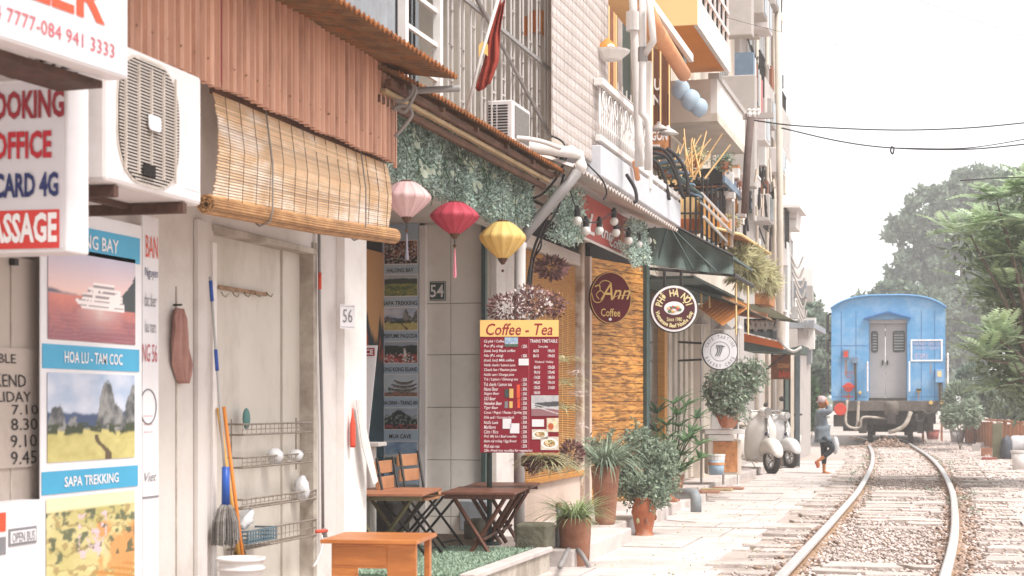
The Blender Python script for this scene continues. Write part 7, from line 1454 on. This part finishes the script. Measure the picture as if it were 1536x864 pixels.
def lamp(x,y,r,m,c=.1): a,b=h(x,y); part(MB(FTn).disc(a,b,r/FTn.sc(x),.001,c,16),'tail_lamp',m,tn,bev=.01)
lamp(1273,581,7,lampr,.2); pb(FTn,1264,578,1282,581,.05,.24,'lamp_hood',lampr,tn)
lamp(1378,586,3.2,MATS['ink_gold']); lamp(1290,589,2.4,MATS['ink_gold']); lamp(1396,604,3,MATS['ink_gold'],.3); lamp(1413,604,3,MATS['ink_gold'],.3); pb(FTn,1374,583,1382,586,.05,.15,'lamp_bracket',under,tn)
a,b=h(1261,614); part(MB(FTn).disc(a,b,9.3/FTn.sc(1261),.3,.4,20),'buffer_disc',lampr,tn,bev=.02); part(MB(FTn).disc(a,b,.07,.0,.3,10),'buffer_stem',under,tn)
# underframe, coupler, bogies
part(MB(FTn).box(aL+.05,aR-.05,zb-.33,zb-.002,-.5,.02),'headstock',mat('headstock','#6f665e','#574f49',sc=5,bump=.2,dirt='#8d8276',dsc=4),tn,bev=.02)
part(MB(FTn).box(aL+.6,aR-.6,zb-.75,zb-.331,-18,-.3),'underframe_beam',under,tn); part(MB(FTn).box(aL+.25,aR-.25,.42,zb-.331,-17,-4.6),'underfloor_light_block',under,tn)  # long dark box added to stop light passing under the carriage
part(MB().lathe(FTn.pt(*h(1337,624),.35),[(.12,0),(.22,.05),(.23,.35),(.2,.45),(.1,.48)],14),'coupler_drum',MATS['headstock'],tn,smooth=True); part(MB(FTn).box(h(1331,630)[0],h(1343,630)[0],h(1337,636)[1],h(1337,618)[1],-.1,.6),'coupler',under,tn,bev=.03)
for cc in (-1.6,-3.6,-15.5,-17.5):
    for x in (1304,1367):
        a=h(x,660)[0]; fr2=lambda p,q,c,a=a,cc=cc:FTn.pt(a+c,q,cc+p); 
        part(MB(fr2).disc(0,.5,.42,-.07,.07,24),'wheel',under,tn)
    part(MB(FTn).box(h(1304,660)[0],h(1367,660)[0],.44,.56,cc-.06,cc+.06),'axle',under,tn)
for c0,c1 in ((-4.3,-.9),(-18.3,-14.8)):
    for x in (1296,1372): part(MB(FTn).box(h(x,660)[0]-.08,h(x,660)[0]+.08,.45,.85,c0,c1),'bogie_frame',under,tn)
for x0,x1,y0,y1 in ((1250,1270,622,640),(1288,1300,612,650),(1376,1384,614,650),(1390,1404,620,636)): pb(FTn,x0,y0,x1,y1,-.4,-.1,'underfloor_box',under,tn,bev=.02)
part(MB(FTn).tube([T3(1288,602,.1),T3(1287,632,.3),T3(1284,645,.2)],.05,6),'step_iron',MATS['trim_dirty'],tn)
# ================================================================ woman walking with raised hands
def skinned(pts,edges,root,name,m,par,sub=2):
    names=list(pts); me=bpy.data.meshes.new(name); me.from_pydata([tuple(pts[n][0]) for n in names],[(names.index(a),names.index(b)) for a,b in edges],[])
    ob=bpy.data.objects.new('tmp',me); COL.objects.link(ob); ob.modifiers.new('k','SKIN'); s=ob.modifiers.new('s','SUBSURF'); s.levels=sub; s.render_levels=sub
    if not me.skin_vertices: 
        bm=bmesh.new(); bm.from_mesh(me); bm.verts.layers.skin.verify(); bm.to_mesh(me); bm.free()
    for i,n in enumerate(names):
        r=pts[n][1]; r=r if isinstance(r,tuple) else (r,r); me.skin_vertices[0].data[i].radius=r; me.skin_vertices[0].data[i].use_root=(n==root)
    dg=bpy.context.evaluated_depsgraph_get(); dg.update(); nm=bpy.data.meshes.new_from_object(ob.evaluated_get(dg)); bpy.data.objects.remove(ob)
    V=[tuple(v.co) for v in nm.vertices]; F=[tuple(p.vertices) for p in nm.polygons]; mb=MB(); mb.add(V,F); return part(mb,name,m,par,smooth=True)
ZPn=32.6; K=lambda x,y,d=0.: W(x,y,ZPn+d)
skin=mat('skin','#b9794f','#a96c45',sc=10,rough=.55,bump=.03); jk=mat('jacket_grey','#7d858c','#6b737b',sc=14,rough=.9,bump=.3,bsc=60); lg=mat('leggings','#35393d','#2b2f33',sc=8,rough=.8,bump=.1); hatm=mat('headscarf','#c9b3b3','#a58f92',sc=25,rough=.9,bump=.4)
pr=thing('person','woman in a grey jacket and black leggings walking with both hands raised to her face','person',(K(1237,712).x,K(1237,712).y,0))
B={'pelvis':(K(1235,654),.10),'waist':(K(1233,642),.095),'chest':(K(1231,627),.11),'neck0':(K(1231,617),.06),'neck':(K(1232,612),.045),
 'hipL':(K(1236,659,.08),.075),'kneeL':(K(1236,678,.06),.052),'ankL':(K(1236,702,.04),.034),'heelL':(K(1236,708,.04),.036),'toeL':(K(1247,711,.03),.022),
 'hipR':(K(1237,659,-.08),.075),'kneeR':(K(1250,673,-.1),.052),'ankR':(K(1230,690,-.06),.032),'heelR':(K(1226,691,-.06),.034),'toeR':(K(1229,700,-.06),.02),
 'shL':(K(1230,619,.14),.055),'elL':(K(1243,619,.2),.04),'wrL':(K(1240,607,.09),.026),'shR':(K(1230,619,-.14),.055),'elR':(K(1246,617,-.2),.04),'wrR':(K(1241,606,-.09),.026)}
E=[('pelvis','waist'),('waist','chest'),('chest','neck0'),('neck0','neck'),('pelvis','hipL'),('hipL','kneeL'),('kneeL','ankL'),('ankL','heelL'),('heelL','toeL'),('pelvis','hipR'),('hipR','kneeR'),('kneeR','ankR'),('ankR','heelR'),('heelR','toeR'),('neck0','shL'),('shL','elL'),('elL','wrL'),('neck0','shR'),('shR','elR'),('elR','wrR')]
for s,d in (('L',.06),('R',-.06)):
    B['palm'+s]=(K(1239,603,d),.022); E.append(('wr'+s,'palm'+s))
    for k,(dx,dy) in enumerate(((-1.6,-4.6),(-.6,-5.4),(.4,-5.2),(1.3,-4.4))): B[f'f{s}{k}']=(K(1238.5+dx*.8,603+dy,d*.7),.009); B[f'g{s}{k}']=(K(1239+dx*.5,603+dy*.4,d),.01); E+= [('palm'+s,f'g{s}{k}'),(f'g{s}{k}',f'f{s}{k}')]
    B['th'+s]=(K(1236,602,d*.8),.01); E.append(('palm'+s,'th'+s))
body=skinned(B,E,'pelvis','body',skin,pr)
hc=K(1234,604)
mb=MB().ball((0,0,0),1,20,16); V=[]
for v in mb.v:
    x,y,z=v; fx=x*CR.x+y*CR.y   # profile looks towards the right of the picture
    px=.088*fx+(.012 if fx>.6 and abs(z)<.5 else 0)+(.018 if fx>.9 and abs(z+.05)<.2 else 0); dep=(-x*CR.y+y*CR.x)*.07; V.append(tuple(hc+CR*px+CD*dep+UP*(z*.105*(1.0 if z>0 else 1.05))))
mb.v=V; hd=part(mb,'head',skin,pr,smooth=True)
for d in (-.03,.03): part(MB().ball(hc+CR*.082+CD*d+UP*.012,.011,8,6),'eye',MATS['ink_black'],hd,smooth=True)
part(MB().prism([hc+CR*.085+UP*.02,hc+CR*.112-UP*.02,hc+CR*.085-UP*.026],CD*.016),'nose',skin,hd); part(MB().ball(hc+CR*.084-UP*.05,.012,8,5,(1,1.6,.4)),'mouth',mat('lips','#8f4c40',bump=0),hd); part(MB().ball(hc-CD*.07,.022,8,6,(.8,.4,1.3)),'ear',skin,hd)
mb=MB().ball((0,0,0),1,18,14); V=[]
for v in mb.v:
    v=Vector(v); k=1+.12*mnoise.noise(v*3); q=hc+CR*(-.022)+UP*.035; V.append(tuple(q+CR*(v.x*.1*k)+CD*(v.y*.09*k)+UP*(v.z*.1*k if v.z>-.3 else -.035)))
mb.v=V; part(mb,'headscarf',hatm,pr,smooth=True); part(MB().ball(hc-CR*.09+UP*.06,.05,10,8),'hair_bun',mat('hair_dark','#3d302b',rough=.7),pr,smooth=True)
J={k:(B[k][0],B[k][1]+.028) for k in ('pelvis','waist','chest','neck0','shL','elL','shR','elR')}; J['hem']=(K(1234.5,661),(.165,.15)); J['pelvis']=(K(1234,651),.155); J['waist']=(J['waist'][0],.135); J['chest']=(J['chest'][0],.135); J['wrL']=(B['elL'][0].lerp(B['wrL'][0],.85),.045); J['wrR']=(B['elR'][0].lerp(B['wrR'][0],.85),.045)
skinned(J,[('hem','pelvis'),('pelvis','waist'),('waist','chest'),('chest','neck0'),('neck0','shL'),('shL','elL'),('elL','wrL'),('neck0','shR'),('shR','elR'),('elR','wrR')],'pelvis','jacket',jk,pr)
Lg={k:(B[k][0],B[k][1]+.014) for k in ('pelvis','hipL','kneeL','hipR','kneeR')}; Lg['pelvis']=(B['pelvis'][0]-UP*.03,.09); Lg['cL']=(B['kneeL'][0].lerp(B['ankL'][0],.8),.048); Lg['cR']=(B['kneeR'][0].lerp(B['ankR'][0],.75),.048)
skinned(Lg,[('pelvis','hipL'),('hipL','kneeL'),('kneeL','cL'),('pelvis','hipR'),('hipR','kneeR'),('kneeR','cR')],'pelvis','leggings',lg,pr)
part(MB().tube([B['heelL'][0]-UP*.035-CR*.04,B['toeL'][0]-UP*.02+CR*.03],.03,8),'sandal',mat('sandal','#b5583a',bump=0),pr); part(MB().tube([B['heelR'][0]-CR*.03-UP*.01,B['toeR'][0]-CR*.02-UP*.02],.028,8),'sandal',MATS['sandal'],pr)
c=K(1253,668,.15); t=thing('carrier_bag','white plastic carrier bag hanging at the hip of the walking woman','bag',(c.x,c.y,c.z-.15)); mb=MB().ball((0,0,0),1,12,9); V=[]
for v in mb.v: v=Vector(v); k=1+.25*mnoise.noise(v*2.2); V.append(tuple(c+CR*v.x*.07*k+CD*v.y*.1+UP*v.z*.17*k))
mb.v=V; part(mb,'bag',bagm,t,smooth=True); part(MB().tube([c+UP*.14,K(1243,655,.12)],.006,4),'handle',bagm,t)
# ================================================================ overhead wires
t=thing('overhead_wires','dark sagging wires crossing the white sky to the right','wires',W(1330,200,25))
for k,(P,r) in enumerate((([(1126,180),(1200,189),(1335,195),(1450,192),(1560,182)],.011),([(1172,192),(1260,212),(1340,222),(1450,224),(1560,214)],.011),([(1340,222),(1450,222),(1560,205)],.008),([(1440,271),(1500,267),(1560,265)],.009),([(1222,0),(1260,75),(1345,185)],.003),([(1378,0),(1450,26),(1560,62)],.004),([(1000,0),(1160,45),(1350,85),(1560,112)],.003))):
    part(MB().tube(spline([W(x,y,25) for x,y in P],8),r,5),'wire',MATS['cable'],t,smooth=True)
part(MB().tube(spline([W(x,y,24.9) for x,y in ((1338,219),(1336,226),(1339,231),(1341,225),(1340,220))],4),.012,5),'splice_loop',MATS['cable'],t)
# ================================================================ trees
def tree(label,base,ctrs,n,L,m,seed,trunk=.18,group='trees beyond the railway',W_=.5,extra=None):
    rs=np.random.RandomState(seed); t=thing('tree',label,'tree',base,group); C=[]
    for q,r,w in ctrs:
        k=int(n*w); nb=max(3,k//45); sub=blobpts(rs,nb,q,r,.15)      # clumps inside every bough
        for s_ in sub: C.append(blobpts(rs,45,s_,[min(r)*.25]*2+[min(r)*.16],.1))
    C=np.concatenate(C); leafcloud('crown',m,t,C,L,L*W_,seed,kind='stuff',curl=.1)
    top=Vector((sum(c[0][0] for c in ctrs)/len(ctrs),sum(c[0][1] for c in ctrs)/len(ctrs),0)); b=Vector(base); zmin=min(c[0][2] for c in ctrs)
    fork=Vector((b.x*.7+top.x*.3,b.y*.7+top.y*.3,max(b.z+.6,zmin*.75))); part(MB().tube([b-UP*.1,b.lerp(fork,.5)+Vector((.05,0,0)),fork],trunk,9,r1=trunk*.7),'trunk',MATS['bark'],t,smooth=True)
    for q,r,w in ctrs: q=Vector(q); mid_=fork.lerp(q,.5)+Vector((0,0,.1*(q-fork).length)); part(MB().tube([fork,mid_,q],trunk*.5,6,r1=trunk*.12),'branch',MATS['bark'],t,smooth=True)
    return t
mat('leaf_haze','#7f8c79','#677563',sc=2,bump=0,island=.35,trans=.25)  # leaf colour paled so that it carries some distance haze
mat('leaf_fresh','#b2c3a4','#98ab8b',sc=3,bump=0,island=.35,trans=.45)
mat('leaf_fresh_light','#c3d6ae','#b0c49b',sc=3,bump=0,island=.25,trans=.5)
def q(px,py,Z,rx,ry,w): c=pc(px,py,Z,rx,ry); return (c[0],c[1],w)
g=W(1455,606,120); 
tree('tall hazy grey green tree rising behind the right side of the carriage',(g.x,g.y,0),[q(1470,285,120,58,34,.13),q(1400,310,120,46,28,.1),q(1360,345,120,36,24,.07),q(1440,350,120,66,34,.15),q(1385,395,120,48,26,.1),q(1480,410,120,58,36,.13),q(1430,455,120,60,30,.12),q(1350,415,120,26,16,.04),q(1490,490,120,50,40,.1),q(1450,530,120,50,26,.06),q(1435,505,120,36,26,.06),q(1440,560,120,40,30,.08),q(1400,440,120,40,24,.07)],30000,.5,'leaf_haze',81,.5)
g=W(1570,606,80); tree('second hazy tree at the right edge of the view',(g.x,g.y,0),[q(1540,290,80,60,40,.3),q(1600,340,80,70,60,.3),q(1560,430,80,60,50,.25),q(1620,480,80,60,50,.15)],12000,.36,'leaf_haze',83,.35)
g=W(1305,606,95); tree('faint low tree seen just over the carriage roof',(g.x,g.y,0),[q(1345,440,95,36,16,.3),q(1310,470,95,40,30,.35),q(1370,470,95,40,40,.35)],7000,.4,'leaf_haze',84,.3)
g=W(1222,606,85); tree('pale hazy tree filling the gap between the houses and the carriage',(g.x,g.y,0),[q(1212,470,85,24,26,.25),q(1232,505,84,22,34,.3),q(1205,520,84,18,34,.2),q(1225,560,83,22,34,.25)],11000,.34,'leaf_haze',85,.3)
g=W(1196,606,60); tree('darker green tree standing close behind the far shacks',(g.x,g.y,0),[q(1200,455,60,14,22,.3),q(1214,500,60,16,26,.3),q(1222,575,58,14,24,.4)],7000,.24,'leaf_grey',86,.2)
# frond tree, near on the right
def fronds(par,hubs,n,L,seed,m,up=.2,name='fronds'):
    rs=np.random.RandomState(seed); VV=[];FF=[];o=0
    for hx in hubs:
        for j in range(n):
            a=rs.uniform(0,6.283); d=np.array([math.cos(a),math.sin(a),rs.uniform(-.1,.7)+up]); d/=np.linalg.norm(d); l=L*rs.uniform(.7,1.2); p=np.array(hx,float); side=np.cross(d,[0,0,1]); side/=np.linalg.norm(side); K_=10; dd=d.copy()
            for i in range(K_):
                p=p+dd*l/K_; dd=dd+np.array([0,0,-.05]); dd/=np.linalg.norm(dd); t_=i/K_; ll=l*.3*math.sin(math.pi*(t_*.8+.17)); w=ll*.55; nn=np.cross(side,dd)
                for s in (-1,1):
                    e=side*s*.88+dd*.45-nn*(-.12); e/=np.linalg.norm(e); pr_=dd*w*.5
                    VV+= [p,p+e*ll*.4+pr_,p+e*ll,p+e*ll*.4-pr_]; FF.append((o,o+1,o+2,o+3)); o+=4
            
    return raw_mesh(name,np.array(VV),np.array(FF),m,par,'stuff')
g=W(1560,606,27); t=thing('frond_tree','fresh green tree with feathery compound leaves at the right edge','tree',(g.x,g.y,0),'trees beyond the railway')
hub=[(1500,290),(1530,280),(1470,330),(1505,335),(1540,330),(1450,345),(1490,375),(1530,380),(1560,350),(1510,420),(1545,430),(1490,440),(1525,470),(1555,480),(1500,500),(1480,530),(1535,520),(1515,550),(1560,550),(1500,575),(1540,590),(1580,300),(1590,400),(1600,480),(1590,560)]
H_=[tuple(W(x+rnd.uniform(-6,6),y+8,27+rnd.uniform(-1.2,1.6))) for x,y in hub]
H_=H_+[tuple(Vector(p)+Vector((rnd.uniform(-.45,.45),rnd.uniform(-.4,.4),rnd.uniform(-.3,.3)))) for p in H_]
fronds(t,H_,8,.62,91,'leaf_fresh'); fronds(t,H_[:12]+H_[14:18],4,.66,92,'leaf_fresh_light',up=.35,name='light_fronds')
fork=Vector((g.x,g.y,1.6)); part(MB().tube([(g.x,g.y,-.1),(g.x+.05,g.y,.8),fork],.16,9,r1=.12),'trunk',MATS['bark'],t,smooth=True)
for k,p in enumerate(H_[:25]): p=Vector(p); part(MB().tube([fork,fork.lerp(p,.5)+UP*.15,p],.05,6,r1=.012),'branch',MATS['bark'],t,smooth=True)
rs=np.random.RandomState(93); C=np.concatenate([blobpts(rs,170,(p[0]+.5,p[1]+1.2,p[2]-.1),(.7,.6,.45),.1) for p in H_]); leafcloud('inner_foliage','leaf_grey',t,C,.16,.07,94,kind='stuff')
# shrubs by the carriage
for i,(lab,cs,n,L,m) in enumerate((('leafy shrub beside the carriage right of its wheels',[q(1440,600,50,22,26,.5),q(1428,625,49,16,18,.3),q(1455,620,49,18,22,.2)],2600,.17,'leaf_grey'),('pale tall weeds behind the white pot',[q(1462,570,56,24,24,.5),q(1480,600,56,24,26,.5)],2400,.2,'leaf_haze'),('bushes behind the wooden fence at the right edge',[q(1500,600,60,30,26,.4),q(1545,610,60,40,30,.6)],3000,.22,'leaf_haze'),('dark undergrowth beside the left of the carriage',[q(1212,590,48,12,26,.5),q(1222,620,48,10,24,.5)],1500,.17,'leaf_dark'))):  # last shrub takes the dark leaf colour
    c=cs[0][0]; bush('shrub',lab,'shrub',cs,n,L,m,seed=100+i,group='shrubs along the line',base=(c[0],c[1],0),W_=.4)
# hedge band far off on both sides so the land does not end bare
rs=np.random.RandomState(120); C=[]
for k in range(420):
    x=rs.uniform(-80,180); y=rs.uniform(150,210); C.append(blobpts(rs,40,(x,y,rs.uniform(.5,5)),(2.4,2.4,2.0),.2))
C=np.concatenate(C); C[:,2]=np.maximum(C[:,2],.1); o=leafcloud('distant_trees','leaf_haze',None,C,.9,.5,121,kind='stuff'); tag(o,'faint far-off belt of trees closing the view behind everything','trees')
# ================================================================ things on the right side
fw=mat('fence_wood','#b87850','#8a583a',sc=5,bump=.3,stretch=(3,3,.7),dirt='#4f3a2e',dsc=4,damt=.6)
A=G(1447,664,0); Bq=W(1560,606,43); Bq.z=0; t=thing('plank_fence','low fence of rusty brown upright boards at the right of the line','fence',A); n=22; dv=(Bq-A)
for k in range(n):
    a=A+dv*(k/n); b=A+dv*((k+.93)/n); z=.82+rnd.uniform(-.06,.04); part(MB().prism([(a.x,a.y,0),(b.x,b.y,0),(b.x,b.y,z+rnd.uniform(-.02,.02)),(a.x,a.y,z)],(.02,.04,0)),'board',fw,t)
part(MB().tube([A+UP*.86,Bq+UP*.86],.035,5),'top_rail',fw,t)
def lump(name,label,cat,px,py,w,h,m,seed,group=None,Z=None):
    g=G(px,py,0) if Z is None else W(px,py,Z); s=(py-HZ)/EYE if Z is None else FPX/Z; c=Vector((g.x,g.y,h/2/s)); mb=MB().ball((0,0,0),1,14,10); V=[]
    for v in mb.v: v=Vector(v); k=1+.35*mnoise.noise(v*1.6+Vector((seed,0,0))); V.append(tuple(c+Vector((v.x*w/2/s*k,v.y*w/2/s*k,max(-h/2/s,v.z*h/2/s*k*1.1)))))
    mb.v=V; return single(mb,name,m,label,cat,group,smooth=True)
dkb=mat('bag_dark','#4a4c52','#3d3f45',sc=6,rough=.4,bump=.5)
lump('rubbish_bag','dark rubbish bag slumped at the right end of the fence','rubbish bag',1509,690,22,34,dkb,3); lump('rubbish_bag','big white sack piled on the right edge of the path','sack',1531,684,40,30,bagm,5); lump('rubbish_bag','small white bag behind the dark rubbish bag','rubbish bag',1522,668,16,16,bagm,8)
def cyl(label,px,py,r,h,m,name='bucket',cat='bucket',rim=True): 
    g=G(px,py,0); s=(py-HZ)/EYE; t=thing(name,label,cat,g); part(MB().lathe(g,[(r/s*.8,0),(r/s,h/s)],16),'body',m,t,smooth=True); 
    if rim: part(MB().lathe(g+UP*(h/s),[(r/s,0),(r/s*1.08,.01),(r/s*1.08,.04),(r/s*.9,.04)],16),'rim',m,t)
    return t
cyl('white bucket standing on the right edge of the concrete apron',1530,706,13,27,MATS['bucket_white']); cyl('white planter tub beside the shrub right of the carriage',1436,664,11,18,MATS['bucket_white'],'planter','planter'); cyl('dark red planter tub close to the carriage wheels',1399,659,10,13,mat('tub_red','#9a5a52','#86493f'),'planter','planter')
for k,(lab,x,y,w,h_,m) in enumerate((('grey green panel propped against the plank fence',1496,690,14,55,MATS['olive_tin']),('pale stone block lying before the fence',1470,672,12,8,MATS['paving_stone']),('brown brick pile left of the propped panel',1480,684,16,12,MATS['terracotta_brown']),('red and white scrap lying in front of the dark bag',1484,691,22,5,MATS['tub_red']),('grey slab leaning low beside the brick pile',1464,678,12,12,MATS['wall_grey']))):
    g=G(x,y,0); s=(y-HZ)/EYE; single(MB().box(g.x-w/2/s,g.x+w/2/s,g.y,g.y+.15,0,h_/s),['panel','stone','brick_pile','scrap','slab'][k],m,lab,['panel','stone','bricks','scrap','slab'][k],bev=.01)
for k,(lab,x0,x1) in enumerate((('orange brown wooden post of the crossing beside the carriage',1383,1386),('second wooden post right of the red tub',1411,1414))): g=G((x0+x1)/2,662,0); single(MB().box(g.x-.04,g.x+.04,g.y,g.y+.08,0,.9),'wooden_post',fw,lab,'post')
# pile of grit between the rails, under the coupler, small weeds at the rails
rs=np.random.RandomState(130); g=G(1335,668,0); n=900; C=np.stack([g.x+rs.normal(size=n)*.55,g.y-3+rs.normal(size=n)*1.0,np.abs(rs.normal(size=n))*.12],1); C[:,2]*=np.exp(-((C[:,0]-g.x)/.6)**2); V,F=rocks_arr(C,rs.uniform(.03,.08,n),rs); o=raw_mesh('grit_pile',V,F,'ballast_brown',kind='stuff'); tag(o,'low grey brown heap of grit between the rails before the carriage','gravel')
C=[]
for k in range(60):
    s=rs.uniform(14,S-8); p,d,h_=along(s); side=Vector((d.y,-d.x,0)); u=rs.choice([-1,1])*h_+rs.normal()*.18; qv=p+side*u; C.append(blobpts(rs,14,(qv.x,qv.y,.05),(.08,.08,.05),.1))
o=leafcloud('weeds','leaf_grey',None,np.concatenate(C),.06,.02,131,up=.6,kind='stuff'); tag(o,'sparse small weeds sprouting along both rails','weeds')
# thin daylight haze over the whole place
hm=bpy.data.materials.new('haze'); hm.use_nodes=True; hn=hm.node_tree; hn.nodes.remove(hn.nodes['Principled BSDF']); pv=hn.nodes.new('ShaderNodeVolumePrincipled'); pv.inputs['Color'].default_value=(.985,.99,.995,1); pv.inputs['Density'].default_value=.0018; pv.inputs['Anisotropy'].default_value=.3
hn.links.new(pv.outputs[0],hn.nodes['Material Output'].inputs['Volume']); MATS['haze']=hm
part(MB().box(-322,322,-42,702,-1.02,19),'haze',hm,None,kind='stuff')
